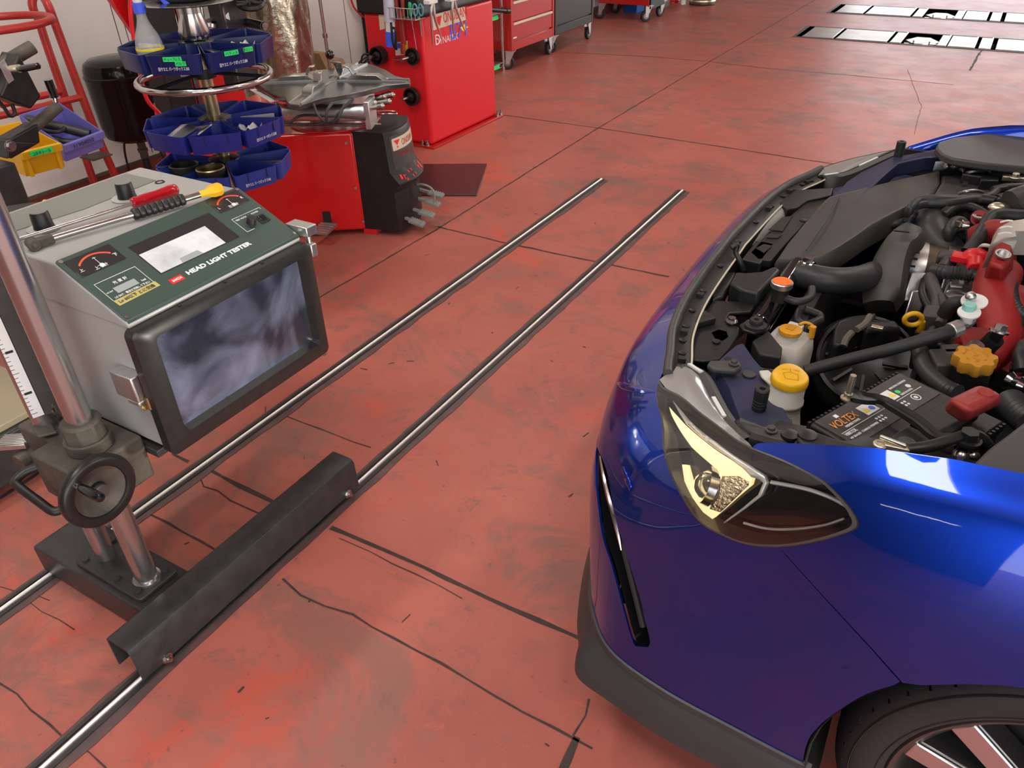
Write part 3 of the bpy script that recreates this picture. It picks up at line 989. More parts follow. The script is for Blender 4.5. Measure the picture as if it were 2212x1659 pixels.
b.cyl(e - d2 * .018 - jd * .014, e - d2 * .018 + jd * .014, .012, n=16).cyl(e - d2 * .018 - jd * .018, e - d2 * .018 + jd * .018, .005, n=10)
b.build('joint', 'grimy', S, bevel=.002)

# ================================================================== TYRE CHANGER
TC = thing('tyre_changer', 'red tyre changer with black pedal front and silver star turntable', 'tyre changer', (-2.7, 2.78, 0))
TO, TFx, TL = V((-2.385, 2.865, 0)), V((.968, .25, 0)).normalized(), V((-.25, .968, 0)).normalized()
tl = lambda f, l, z: TO + TFx * f + TL * l + V((0, 0, z))
b = MB()
plan = [(-.12, -.156), (-.67, -.365), (-.98, -.40), (-.98, .40), (-.67, .365), (-.12, .156)]
b.prism([tl(f, l, .025) for f, l in plan], (0, 0, .478))
body = b.build('body', 'red', TC, bevel=.012, seg=3)
for f, l in ((-.1, -.12), (-.1, .12), (-.93, -.37), (-.93, .37)):
    MB().obox(tl(f, l, .014), TFx * .07, TL * .06, (0, 0, .028)).bolt(tl(f + .01, l, .028), (0, 0, 1), .008, .012).build('foot', 'red_bright', TC, bevel=.004)
b = MB()
for t, z in ((.93, .455), (.96, .24), (.99, .07)):
    p = tl(-.12 - .55 * (1 - t) * .8, -.156 - .209 * (1 - t) * .8 - .001, z)
    nrm = V(tl(-.67, -.365, 0) - tl(-.12, -.156, 0)).cross(V((0, 0, 1))).normalized() * -1
    if nrm.y > 0:
        nrm = -nrm
    MB().cyl(p, p + nrm * .005, .007, n=10).build('side_screw', 'steel', TC)
# black front
prof = [(-.13, .505), (.03, .505), (.035, .49), (.047, .32), (.09, .268), (.088, .262), (.058, .225), (.062, .04), (.06, .03), (-.13, .03)]
bul = lambda l: .04 * (1 - (l / .15) ** 2)
rows = []
for l in [-.152 + .304 * i / 14 for i in range(15)]:
    rows.append([tl(f + (bul(l) if f > 0 else 0), l, z) for f, z in prof])
b = MB().grid(rows)
k = len(rows[0])
b.add(rows[0], [list(range(k))]).add(rows[-1], [list(range(k))[::-1]])
fr = b.build('front_panel', 'black', TC, bevel=.004)
wrapf = lambda z0, f0, z1, f1, h: (lambda l, z: tl(f0 + (f1 - f0) * (z - z0) / (z1 - z0) + bul(l) + h, l, z))


def curved(l0, l1, z0, z1, fn, m, name, par, r=.006):
    b = MB()
    patch(b, dense(rrect(l0, l1, z0, z1, r, 3), .01), fn, .02)
    return b.build(name, m, par)


F1 = wrapf(.32, .047, .49, .035, .0012)
F2 = wrapf(.32, .047, .49, .035, .0022)
F0 = wrapf(.32, .047, .49, .035, .0006)
curved(-.125, .125, .325, .482, F0, 'grey_plastic', 'front_recess', TC, .012)
lb = curved(-.115, .115, .412, .468, F1, 'cream', 'brand_label', TC)
tw = lambda x0, z0, fn: (lambda x, y, h: fn(x0 + x, z0 + y))
text('lettering', 'ONODANI', (0, 0, 0), (1, 0, 0), (0, 1, 0), .042, 'red_ink', lb, width=.13, wrap=tw(-.05, .425, F2))
b = MB()
for tri in ([(-.105, .458), (-.062, .458), (-.084, .434)], [(-.09, .430), (-.077, .430), (-.084, .420)]):
    patch(b, tri, lambda l, z: F2(l, z), .02)
b.build('emblem', 'red_ink', lb)
text('lettering', 'PROGUNS', (0, 0, 0), (1, 0, 0), (0, 1, 0), .034, 'red_ink', TC, width=.09, wrap=tw(-.085, .378, F1))
text('lettering', 'FS-2', (0, 0, 0), (1, 0, 0), (0, 1, 0), .05, 'red_ink', TC, width=.07, wrap=tw(.02, .36, F1))
G1 = wrapf(.268, .0905, .32, .048, .001)
for nm, polys in (('tyre_pictogram', [[(-.125, .285), (-.118, .305), (-.108, .303), (-.112, .285)], [(-.105, .28), (-.1, .3), (-.085, .296), (-.098, .292), (-.1, .278)], [(-.1, .272), (-.085, .276), (-.09, .285)]]),
                  ('cross_pictogram', [[(-.055 + dx + a, .287 + dz + c) for a, c in ((-.008, -.007), (-.003, 0), (-.008, .007), (0, .003), (.008, .007), (.003, 0), (.008, -.007), (0, -.003))] for dx, dz in ((0, .016), (.025, .017), (.012, -.006), (.037, -.004))]),
                  ('lever_pictogram', [[(.03, .312), (.035, .312), (.055, .275), (.05, .275)], [(.038, .295), (.055, .3), (.058, .294), (.042, .288)]]),
                  ('wheel_pictogram', [[(.085 + .015 * math.cos(a), .293 + .019 * math.sin(a)) for a in [k * .5236 for k in range(12)]]])):
    b = MB()
    for pl in polys:
        patch(b, pl, lambda l, z: G1(l, z), .05)
    b.build(nm, 'red_ink', TC)
for l, z, ln, up in ((-.105, .075, .07, 0), (-.04, .095, .09, 0), (.03, .125, .1, .05), (.085, .15, .12, 0)):
    f0 = .05 + bul(l)
    a, c = tl(f0 - .03, l, z + .02), tl(f0 + ln * .55, l, z)
    pe = MB().obox((a + c) / 2, c - a, TL * .018, V((0, 0, .012)))
    d = (c - a).normalized()
    pe.obox(c + d * .03, d * .075, TL * .05, V((0, 0, .012)))
    for q in range(6):
        pe.obox(c + d * (.001 + q * .0115) + V((0, 0, .007)), d * .005, TL * .05, V((0, 0, .004)))
    if up:
        pe.tube([c + V((0, 0, .0)), c + d * .04 + V((0, 0, .005)), c + d * .035 + V((0, 0, .07)), c - d * .02 + V((0, 0, .08)), a + V((0, 0, .05))], .006, 8)
    pe.build('pedal', 'grey_plate', TC, bevel=.0015)
    MB().obox(tl(f0 - .0, l, z + .012), TFx * .012, TL * .028, V((0, 0, .05))).build('pedal_slot', 'black_matte', TC)
q = V((-2.603, 2.578, 0.1))
MB().obox(q, TFx * .03, TL * .03, V((0, 0, .06))).build('side_slot', 'black_matte', TC)
b = MB().obox(q + V((.03, -.06, -.03)), V((.02, -.1, -.01)), V((.08, .02, 0)), (0, 0, .012))
for k in range(5):
    b.obox(q + V((.03, -.06, -.022)) + V((.02, -.1, -.01)) * (k / 5 - .4), V((.02, -.1, -.01)) * .08, V((.08, .02, 0)), (0, 0, .006))
b.build('pedal', 'aluminium', TC)
# turntable
outl = [(-1.131, 0.95, 0.69), (-7.171, 3.85, 0.69)]
star = [V((p[0], p[1], .69)) for p in [(-2.96, 2.634, 0.69), (-2.9, 2.755, 0.69), (-2.903, 2.839, 0.69), (-2.873, 2.931, 0.69), (-2.799, 3.032, 0.69), (-2.768, 3.151, 0.69), (-2.742, 3.175, 0.69), (-2.563, 3.092, 0.69), (-2.437, 3.007, 0.69), (-2.315, 2.968, 0.69), (-2.28, 2.914, 0.69), (-2.356, 2.83, 0.69), (-2.373, 2.709, 0.69), (-2.42, 2.605, 0.69), (-2.461, 2.523, 0.69), (-2.467, 2.393, 0.69), (-2.529, 2.389, 0.69), (-2.617, 2.459, 0.69), (-2.712, 2.487, 0.69), (-2.809, 2.535, 0.69), (-2.941, 2.592, 0.69)]]
ctr = V((-2.669, 2.807, 0.69))
MB().prism([tuple(p - V((0, 0, .022))) for p in star], (0, 0, .022)).build('turntable', 'turntable', TC, bevel=.003)
MB().lathe([(.17, .58), (.13, .57), (.12, .505)], (ctr.x, ctr.y, 0)).lathe([(.2, .60), (.2, .665), (.1, .668)], (ctr.x, ctr.y, 0)).build('turntable_hub', 'aluminium', TC)
MB().lathe([(.22, .503), (.22, .509), (.19, .513), (.12, .513)], (ctr.x, ctr.y, 0), n=40).build('hub_flange', 'red', TC)
tips = [V((-2.302, 2.944, 0.69)), V((-2.755, 3.157, 0.69)), V((-2.954, 2.616, 0.69)), V((-2.495, 2.388, 0.69))]
for t in tips:
    d = (t - ctr).normalized()
    n = V((-d.y, d.x, 0))
    Lr = (t - ctr).length
    sl = MB()
    for s in (-1, 1):
        sl.obox(ctr + d * Lr * .55 + n * s * .026 + V((0, 0, .003)), d * Lr * .85, n * .006, V((0, 0, .006)))
    sl.build('slide_rail', 'aluminium', TC)
    j = MB()
    p = ctr + d * Lr * .46
    j.prism([tuple(p + d * a + n * .024 + V((0, 0, z))) for a, z in ((-.1, 0), (-.06, .028), (.06, .028), (.1, 0))], n * -.048)
    j.prism([tuple(p + d * a + n * .02 + V((0, 0, z))) for a, z in ((-.06, .026), (-.075, .055), (-.1, .06), (-.1, .066), (-.07, .061), (-.052, .028))], n * -.04)
    j.build('jaw', 'steel', TC, bevel=.002)
MB().obox(V((-2.969, 2.645, 0.67)), V((-2.876, 2.599, 0.67)) - V((-3.016, 2.655, 0.67)), (.0, .02, 0), (0, 0, .022)).obox(V((-2.726, 2.527, 0.67)), V((-2.676, 2.514, 0.67)) - V((-2.781, 2.548, 0.67)), (0, .03, 0), (0, 0, .025)).build('red_edge_guard', 'red_bright', TC)
MB().prism([(-2.987, 2.599, 0.655), (-2.939, 2.671, 0.655), (-2.712, 2.538, 0.655), (-2.722, 2.47, 0.655)], (0, 0, .004)).build('white_guard', 'white', TC)
a, c = V((-2.744, 2.514, 0.6)), V((-2.352, 2.701, 0.6))
MB().cyl(a, c, .037, n=24).cyl(a, a + (c - a) * .03, .041).build('air_cylinder', 'aluminium', TC)
MB().obox(c, (c - a) * .06, (.0, .0, .12), perp(c - a)[1] * .12 if abs(perp(c - a)[1].z) < .5 else perp(c - a)[0] * .12).build('cylinder_head', 'aluminium', TC, bevel=.003)
for s in (-.03, .03):
    MB().cyl(a + V((s, s, -.055)), c + V((s, s, -.055)), .005, n=8).build('tie_rod', 'steel', TC)
for p in ((-2.364, 2.722, 0.63), (-2.326, 2.722, 0.62), (-2.322, 2.769, 0.63), (-2.367, 2.794, 0.64), (-2.34, 2.821, 0.645)):
    p = V(p)
    MB().cyl(p + V((-.025, -.01, 0)), p + V((.02, .01, .006)), .012, n=12).ball(p + V((.02, .01, .006)), .013).build('air_fitting', 'steel', TC)
MB().cyl((-2.382, 2.833, 0.64), (-2.378, 2.883, 0.64), .012, n=12).build('valve_tag', 'zinc', TC)
for pts in ([(-2.472, 2.477, 0.68), (-2.42, 2.44, 0.65), (-2.387, 2.444, 0.62), (-2.373, 2.482, 0.62), (-2.354, 2.512, 0.65), (-2.355, 2.601, 0.68)], [(-2.394, 2.513, 0.68), (-2.379, 2.457, 0.66), (-2.383, 2.446, 0.62), (-2.423, 2.445, 0.6)], [(-2.653, 2.436, 0.67), (-2.611, 2.383, 0.64), (-2.594, 2.386, 0.61), (-2.574, 2.42, 0.6), (-2.545, 2.465, 0.62), (-2.451, 2.51, 0.62), (-2.306, 2.613, 0.6)], [(-2.329, 2.519, 0.68), (-2.329, 2.483, 0.65), (-2.339, 2.467, 0.62), (-2.387, 2.478, 0.6)]):
    MB().tube(pts, .006, 8).build('air_hose', 'hose', TC)
MB().tube([(-2.506, 2.842, 0.53), (-2.431, 2.89, 0.54), (-2.403, 2.945, 0.53), (-2.426, 2.947, 0.54), (-2.452, 2.85, 0.56)], .004, 8).build('air_hose', 'steel', TC)
# mast and arm behind the turntable
b = MB()
p0, p1 = V((-3.2, 2.357, 0.624)), V((-3.2, 2.349, 1.06))
b.box(-3.26, -3.14, p1.y - .08, p1.y + .06, .5, 1.7)
b.build('mast', 'black', TC, bevel=.006)
b = MB().box(-3.142, -3.132, p1.y + .062, p1.y + .085, .5, 1.7)
b.build('mast_edge', 'steel', TC)
q = V((-3.05, 2.618, 0.996))
mp = MB().box(-3.1, -3.02, q.y - .065, q.y + .085, .66, 1.7).build('bead_arm', 'black_iron', TC, bevel=.006)
MB().box(-3.025, -3.015, q.y - .055, q.y - .045, .66, 1.7).build('arm_edge', 'steel', TC)
qa = V((-3.019, 2.583, 0.972))
MB().prism([tuple(qa + V((0, a, c))) for a, c in ((-.018, 0), (.012, .016), (.012, -.016))], (.002, 0, 0)).build('arrow_mark', 'white_ink', mp)
g0 = V((-3.02, 2.709, 0.927))
MB().cyl((-3.1, 2.701, 0.933), (-2.98, 2.687, 0.933), .018).cyl((-2.98, 2.681, 0.933), (-2.84, 2.629, 0.936), .021).build('arm_handle', 'black_gloss', TC)
MB().cyl((-2.84, 2.629, 0.936), (-2.835, 2.629, 0.935), .017).build('handle_cap', 'chrome', TC)
b = MB()
b.prism([(-3.3, 2.219, 1.089), (-3.3, 2.41, 1.066), (-3.3, 2.395, 0.937), (-3.3, 2.335, 0.835)], (-.03, 0, 0))
b.prism([(-3.3, 2.466, 1.06), (-3.3, 2.559, 1.049), (-3.3, 2.512, 0.908), (-3.3, 2.444, 0.918)], (-.03, 0, 0))
b.prism([(-3.28, 2.457, 0.75), (-3.28, 2.808, 0.683), (-3.28, 2.821, 0.545), (-3.28, 2.828, 0.426), (-3.28, 2.324, 0.549), (-3.28, 2.336, 0.662)], (-.03, 0, 0))
b.prism([(-3.26, 2.285, 0.634), (-3.26, 2.391, 0.703), (-3.26, 2.359, 0.543), (-3.26, 2.268, 0.548)], (-.03, 0, 0))
rp = b.build('mast_cover', 'red', TC, bevel=.004)
b = MB()
b.prism([(-3.27, 2.448, 1.003), (-3.27, 2.499, 0.912), (-3.27, 2.431, 0.922)], (-.005, 0, 0))
b.build('cover_plate', 'red_bright', TC)
MB().cyl((-3.1, 2.53, 1.079), (-3.1, 2.516, 0.969), .008).cyl((-3.1, 2.538, 0.947), (-3.1, 2.532, 0.929), .05).box(-3.14, -3.06, (-3.1, 2.518, 0.96)[1] - .06, (-3.1, 2.518, 0.96)[1] + .07, (-3.1, 2.519, 0.965)[2] - .008, (-3.1, 2.519, 0.965)[2] + .008).build('arm_clamp', 'steel', TC, bevel=.002)
MB().tube([(-3.15, 2.22, 1.096), (-3.15, 2.195, 1.012), (-3.15, 2.18, 0.925), (-3.15, 2.165, 0.798), (-3.15, 2.164, 0.692), (-3.15, 2.206, 0.623)], .009, 8).build('air_line', 'red_bright', TC)
b = MB()
q = V((-2.95, 2.67, 1.023))
b.lathe([(.06, -.012), (.066, 0), (.06, .012), (.054, 0)], q, (.3, -.2, .9), n=24, closed=True)
for k in range(4):
    a = k * math.pi / 4
    d = V((math.cos(a), math.sin(a), -.1 * math.cos(a))) * .056
    b.cyl(q - d, q + d, .005, n=6)
b.cyl((-2.95, 2.587, 1.02), (-2.95, 2.75, 1.007), .008, n=8)
b.build('arm_knob', 'black', TC)
MB().cyl(q, q + V((-.12, .06, -.02)), .02).build('knob_shaft', 'black', TC)
lv = V((-2.95, 3.13, 0.722))
MB().cyl(lv - V((0, 0, .28)), lv, .008, n=10).build('lever', 'chrome', TC)
MB().ball(lv, .024).build('lever_knob', 'black_gloss', TC)

# ================================================================== WHEEL BALANCER
WB = thing('wheel_balancer', 'red wheel balancer cabinet with a black top, bolted to the floor', 'wheel balancer', (-3.2, 4.4, 0))
b = MB().box(-3.44, -2.99, 3.995, 4.80, .015, .775)
cb = b.build('cabinet', 'red_bright', WB, bevel=.02, seg=3)
MB().box(-3.47, -2.955, 3.965, 4.84, 0, .014).build('floor_flange', 'red_cab', WB, bevel=.002)
for x, y in ((-3.02, 3.985), (-3.05, 3.975), (-2.97, 4.78), (-2.97, 4.83), (-3.4, 3.98)):
    MB().bolt((x, y, .014), (0, 0, 1), .011, .016).cyl((x, y, .014), (x, y, .05), .007, n=10).build('anchor_bolt', 'steel', WB)
b = MB()
b.prism([(-3.47, 3.975, .772), (-2.975, 3.975, .772), (-2.97, 3.975, .80), (-3.0, 3.975, .88), (-3.47, 3.975, .92)], (0, .85, 0))
b.build('weight_tray_top', 'black', WB, bevel=.012, seg=3)
xf = -2.9895
a = V((-2.99, 4.098, 0.808))
pq = [(-2.99, 4.098, 0.77), (-2.99, 4.454, 0.782), (-2.99, 4.46, 0.693), (-2.99, 4.1, 0.685)]
lab = MB().prism([tuple(V(p)) for p in pq], (.0012, 0, 0)).build('brand_label', 'cream', WB)
text('lettering', 'ONODANI', V((-2.988, 4.21, 0.71)), V((-2.988, 4.444, 0.714)) - V((-2.988, 4.21, 0.71)), (0, 0, 1), .085, 'red_ink', lab, width=.27)
MB().prism([(-2.988, 4.118, 0.754), (-2.988, 4.196, 0.756), (-2.988, 4.169, 0.7)], (.0012, 0, 0)).build('emblem', 'red_ink', lab)
text('lettering', 'DYNAMIX', V((-2.989, 4.113, 0.599)), V((-2.99, 4.322, 0.597)) - V((-2.989, 4.113, 0.599)), (0, 0, 1), .055, 'white_ink', WB, width=.25)
text('lettering', 'D', V((-2.989, 4.107, 0.6)), V((-2.99, 4.322, 0.597)) - V((-2.989, 4.113, 0.599)), (0, 0, 1), .085, 'white_ink', WB)
text('lettering', 'B71', V((-2.989, 4.27, 0.602)), V((-2.989, 4.435, 0.601)) - V((-2.99, 4.27, 0.602)), (0, 0, 1), .13, 'blue_ink', WB, width=.19)
MB().prism([(-2.988, 4.39, 0.657), (-2.988, 4.434, 0.667), (-2.988, 4.44, 0.677), (-2.988, 4.455, 0.658), (-2.988, 4.486, 0.648), (-2.988, 4.453, 0.642), (-2.988, 4.435, 0.628), (-2.988, 4.409, 0.638)], (.001, 0, 0)).build('star_mark', 'yellow_label', WB)
for p in ((-2.988, 4.588, 0.787), (-2.988, 4.632, 0.786), (-2.988, 4.672, 0.787)):
    MB().box(-2.9895, -2.988, p[1] - .012, p[1] + .012, p[2] - .008, p[2] + .012).build('top_mark', 'white_ink', WB)
yf = 3.994
MB().prism([(-3.315, 3.994, 0.787), (-3.271, 3.994, 0.794), (-3.276, 3.994, 0.693), (-3.317, 3.994, 0.683)], (0, -.001, 0)).build('notice_label', 'cream', WB)
wl_ = MB().prism([(-3.211, 3.994, 0.619), (-3.112, 3.994, 0.636), (-3.115, 3.994, 0.557), (-3.214, 3.994, 0.544)], (0, -.001, 0)).build('warning_label', 'white', WB)
MB().prism([(-3.163, 3.992, 0.617), (-3.112, 3.992, 0.626), (-3.114, 3.992, 0.557), (-3.164, 3.992, 0.551)], (0, -.001, 0)).build('warning_panel', 'yellow_label', wl_)
MB().prism([(-3.199, 3.992, 0.615), (-3.17, 3.992, 0.619), (-3.17, 3.992, 0.59), (-3.199, 3.992, 0.585)], (0, -.001, 0)).build('warning_mark', 'blue_ink', wl_)
pegs = [(-3.313, 3.995, 0.544), (-3.071, 3.995, 0.552), (-3.095, 3.995, 0.317)]
for p in pegs:
    MB().cyl(p, (p[0], p[1] - .13, p[2] + .004), .011, n=14).build('peg', 'steel', WB)
MB().box((-3.21, 3.99, 0.55)[0], (-3.121, 3.99, 0.546)[0], 3.95, 3.995, (-3.175, 3.99, 0.542)[2] - .015, (-3.175, 3.99, 0.542)[2] - .01).build('small_shelf', 'steel', WB)
# wire basket on the side
bx0, bx1, bz = (-3.176, 3.97, 0.765)[0], (-2.966, 3.97, 0.796)[0], (-3.078, 3.97, 0.77)[2]
b = MB().box(bx0, bx1, 3.90, 3.995, bz, bz + .004)
b.tube([(bx0, 3.9, bz + .06), (bx1, 3.9, bz + .06), (bx1, 3.99, bz + .06)], .003, 6, straight=True)
for k in range(9):
    x = bx0 + (bx1 - bx0) * k / 8
    b.tube([(x, 3.9, bz), (x, 3.9, bz + .06)], .002, 5, straight=True)
b.build('wire_holder', 'aluminium', WB)
labs = ['black centring cone on upper left peg of the red balancer', 'thin dark centring cone on the upper right peg of the red balancer', 'black cup shaped centring cone on the lower peg of the red balancer']
for p, lb_, (r0, r1, h) in zip(pegs, labs, ((.055, .04, .07), (.05, .035, .025), (.055, .045, .045))):
    t = tag(MB().lathe([(r1, .0), (r0, -h * .3), (r0, -h), (r0 * .86, -h), (r0 * .78, -h * .35), (.03, -h * .4), (.026, -h * .9), (.012, -h * .95), (.012, 0)], (p[0], p[1] - .004, p[2]), (0, 1, 0), n=36).build('centring_cone', 'black', None), lb_, 'cone', 'centring cones on the balancer pegs')
# spray can in a holder
p = V((-3.199, 3.94, 0.66))
t = thing('grease_gun', 'blue and white grease gun with a hose standing on the balancer side', 'grease gun', tuple(p))
a, c = V((-3.187, 3.93, 0.61)), V((-3.168, 3.93, 0.938))
ax = (c - a).normalized()
MB().cyl(a + ax * .14, c, .034, n=24).build('barrel', mat('pale_lilac_metal', (.5, .5, .62), .35), t)
MB().cyl(a, a + ax * .085, .034, n=24).build('base_can', 'blue_ink', t)
MB().cyl(a + ax * .085, a + ax * .14, .03, n=24).build('pressure_head', 'white', t)
MB().tube([a + ax * .11 + V((.03, -.02, 0)), a + ax * .1 + V((.06, -.03, 0)), a + ax * .02 + V((.055, -.03, 0)), a - ax * .01 + V((.05, -.02, 0)), a + ax * .03 + V((.035, -.03, 0)), a + ax * .14 + V((.03, -.03, 0))], .007, 8).build('hose', 'black', t)
# tools in the wire holder
pz = bz + .005
u = bx0 + .05
t = thing('weight_pliers', 'red handled pliers standing in the balancer wire holder', 'pliers', (u + .02, 3.945, bz))
for s in (-1, 1):
    MB().tube([(u + .02 + s * .012, 3.945, bz + .01), (u + .02 + s * .022, 3.945, bz + .07), (u + .02 + s * .018, 3.945, bz + .19)], .011, 8).build('handle', 'red_cap', t)
MB().box(u + .005, u + .035, 3.935, 3.955, bz - .15, bz + .012).box(u + .002, u + .03, 3.93, 3.945, bz - .2, bz - .14).build('jaw', 'red_cap', t, bevel=.004)
u = bx0 + .145
t = thing('small_screwdriver', 'green handled screwdriver standing in the balancer wire holder', 'screwdriver', (u, 3.945, bz))
MB().lathe([(.005, 0), (.011, .01), (.012, .06), (.009, .075), (.0001, .078)], (u, 3.945, bz + .012), n=10).build('handle', mat('green_handle', (.02, .35, .12), .35), t)
MB().cyl((u, 3.945, bz + .012), (u + .02, 3.945, bz - .17), .003, n=8).build('shaft', 'chrome', t)
u = bx0 + .2
t = thing('scissors', 'scissors with teal handles standing in the balancer wire holder', 'scissors', (u, 3.945, bz))
for s in (-1, 1):
    MB().tube([(u + s * .018 + .016 * math.cos(q), 3.945 + s * .004, bz + .05 + .03 * math.sin(q)) for q in [k * math.pi / 5 for k in range(10)]], .005, 8, closed=True).build('finger_loop', mat('teal_handle', (.08, .3, .35), .4), t)
MB().prism([(u - .008, 3.943, bz + .02), (u + .01, 3.943, bz + .02), (u + .012, 3.943, bz - .09)], (0, .004, 0)).build('blade', 'steel', t)
for k, (x1, x2, lab_) in enumerate(((926, 934, 'white pointed width caliper hooked on the balancer, left of the two'), (974, 984, 'white pointed width caliper hooked on the balancer, right of the two'))):
    t = thing('width_caliper', lab_, 'caliper', tuple(V((-13.28, 7.13, 0)) * 0 + V((-2.93, 4.05 + .25 * k, .86))), 'width calipers on the balancer')
    for (u0, v0), (u1, v1) in ((((932, 2), (935, 97)), ((934, 4), (953, 84))) if k == 0 else (((977, 0), (981, 80)), ((979, 0), (1003, 66)))):
        pass
    A = [[(-2.93, 4.022, 0.855), (-2.93, 4.006, 0.781), (-2.96, 4.044, 0.615)], [(-2.93, 4.031, 0.854), (-2.93, 4.049, 0.75), (-2.96, 4.14, 0.633)]] if k == 0 else [[(-2.93, 4.237, 0.843), (-2.93, 4.228, 0.763), (-2.96, 4.276, 0.622)], [(-2.93, 4.247, 0.842), (-2.93, 4.288, 0.755), (-2.96, 4.399, 0.641)]]
    for pts in A:
        MB().tube(pts, lambda q: .012 - .008 * q, 8).build('arm', 'aluminium', t)
    q = V(A[0][0])
    MB().box(q.x - .03, q.x + .015, q.y - .04, q.y + .045, q.z - .01, q.z + .012).build('bridge', 'white', t, bevel=.003)

# ================================================================== PARTS CAROUSEL
M['blue_bin_mid'] = mat('mid_blue_bin_plastic', (0.012, 0.02, 0.2), 0.34, noise=(15, (0.015, 0.026, 0.24)))  # middle tier, colour step between the shaded and the lit bins
PC = thing('parts_carousel', 'rotating parts stand with three tiers of blue bins and a chrome ring', 'parts stand', (-2.4, 1.9, 0))
cx, cy = -2.4, 1.9
MB().lathe([(.024, .02), (.024, 1.0), (.0001, 1.0)], (cx, cy, 0)).lathe([(.0235, 1.0), (.026, 1.01)], (cx, cy, 0)).build('pole', 'brass', PC)
MB().lathe([(.0001, 0), (.15, 0), (.15, .025), (.13, .04), (.03, .05), (.03, .1)], (cx, cy, 0), n=40).build('base', 'black_iron', PC)
MB().cyl((cx, cy, 1.02), (cx, cy, 1.4), .037, n=28).build('upper_tube', 'steel', PC)
MB().lathe([(.03, 1.03), (.05, 1.035), (.055, 1.05), (.035, 1.12), (.036, 1.13)], (cx, cy, 0)).build('collar', 'chrome', PC)
MB().lathe([(.001, 1.150), (.15, 1.146), (.16, 1.15), (.15, 1.154), (.001, 1.156)], (cx, cy, 0), n=40).build('disc', 'steel', PC)
MB().lathe([(.09, 1.157), (.1, 1.165), (.1, 1.21), (.08, 1.22), (.04, 1.22)], (cx, cy, 0), n=32).build('rubber_ring', 'rubber', PC)
RR = .225
MB().tube([(cx + RR * math.cos(a), cy + RR * math.sin(a), .905) for a in [2 * math.pi * k / 48 for k in range(48)]], .013, 12, closed=True, sub=1).build('ring_rail', 'chrome', PC)
for k in range(3):
    a = .5 + k * 2.094
    MB().cyl((cx + .03 * math.cos(a), cy + .03 * math.sin(a), .92), (cx + RR * math.cos(a), cy + RR * math.sin(a), .905), .006, n=8).build('spoke', 'black', PC)
MB().lathe([(.04, .905), (.04, .935), (.025, .935)], (cx, cy, 0)).cyl((cx + .03, cy + .03, .92), (cx + .05, cy + .05, .95), .018, n=12).build('ring_hub', 'black', PC)
MB().cyl((cx - .02, cy - .03, .925), (cx - .05, cy - .06, .925), .012, n=10).build('hub_knob', 'white', PC)
bins = {}
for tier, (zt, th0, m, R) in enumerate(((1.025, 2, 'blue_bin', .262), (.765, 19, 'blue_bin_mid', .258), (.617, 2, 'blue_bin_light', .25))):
    MB().lathe([(.06, zt - .005), (.06, zt + .003), (.025, zt + .012)], (cx, cy, 0), n=8).build('hub_plate', 'steel', PC)
    for k in range(8):
        if tier == 2 and k in (3, 4):
            continue
        a0, a1 = math.radians(-38.4 + th0 + 45 * k + 1.2), math.radians(-38.4 + th0 + 45 * (k + 1) - 1.2)
        p = lambda a, r, z: V((cx + r * math.cos(a), cy + r * math.sin(a), z))
        am = (a0 + a1) / 2
        h = .062
        q0 = [p(a0, .058, 0), p(a0, R, 0), p(a1, R, 0), p(a1, .058, 0)]
        ce = sum(q0, V((0, 0, 0))) / 4
        # rounded outer corners
        pl = []
        for i, (c_, r_) in enumerate(((q0[0], .004), (q0[1], .018), (q0[2], .018), (q0[3], .004))):
            pr, nx = q0[i - 1], q0[(i + 1) % 4]
            u1, u2 = (pr - c_).normalized(), (nx - c_).normalized()
            for s in range(4):
                f = s / 3
                aa = c_ + u1 * r_
                bb = c_ + u2 * r_
                pl.append(aa.lerp(c_, f * (1 - f) * 1.2).lerp(bb.lerp(c_, f * (1 - f) * 1.2), f))
        inn_ = [ce + (q - ce) * .965 for q in pl]
        low = [ce + (q - ce) * .94 for q in pl]
        lin = [ce + (q - ce) * .9 for q in pl]
        rows = [[q + V((0, 0, zt - h)) for q in low], [q + V((0, 0, zt)) for q in pl], [q + V((0, 0, zt)) for q in inn_], [q + V((0, 0, zt - h + .004)) for q in lin]]
        b = MB().grid(rows, cv=True)
        n_ = len(pl)
        b.add(rows[3], [list(range(n_))]).add(rows[0], [list(range(n_))[::-1]])
        o1, o2 = rows[1][7], rows[1][8]
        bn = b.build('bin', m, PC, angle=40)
        bins[tier, k] = (bn, p, a0, a1, R, zt, am)
        if k in (0, 7):
            dd = p(a1, R, 0) - p(a0, R, 0)
            nn = V((math.cos(am), math.sin(am), 0))
            rr = R * math.cos((a1 - a0) / 2)
            bs = p(am, rr, zt)
            for s in (-.2, .22):
                MB().obox(bs + dd * s + nn * -.0005 + V((0, 0, -.016)), dd.normalized() * .0025, nn * .004, V((0, 0, .03))).build('label_slot', 'black_matte', bn)
            if tier == 0 or k == 0:
                text('lettering', '田サカエ パーツボックス300', p(am, rr, zt - .046) - dd * .28 + nn * .0003, dd, (0, 0, 1), .013, 'white_ink', bn, width=.1)
            if tier == 0:
                for (s, w_, dz, tx) in (((.0, .06, -.012, 'チューブレス'), (.12, .035, -.026, 'バルブ')) if k == 7 else ((-.02, .05, -.01, 'バランス'), (.3, .035, -.008, 'ウエイト'))):
                    gl = MB().obox(bs + dd * s + nn * .0008 + V((0, 0, dz)), dd.normalized() * w_, nn * .001, V((0, 0, .0145))).build('tape_label', 'green_label', bn)
                    text('lettering', tx, bs + dd * s - dd.normalized() * w_ * .45 + nn * .0013 + V((0, 0, dz - .004)), dd, (0, 0, 1), .011, 'ink', gl, width=w_ * .88)


def in_bin(tier, k, r, da=0):
    bn, p, a0, a1, R, zt, am = bins[tier, k]
    return p(am + da, r, zt - .057)


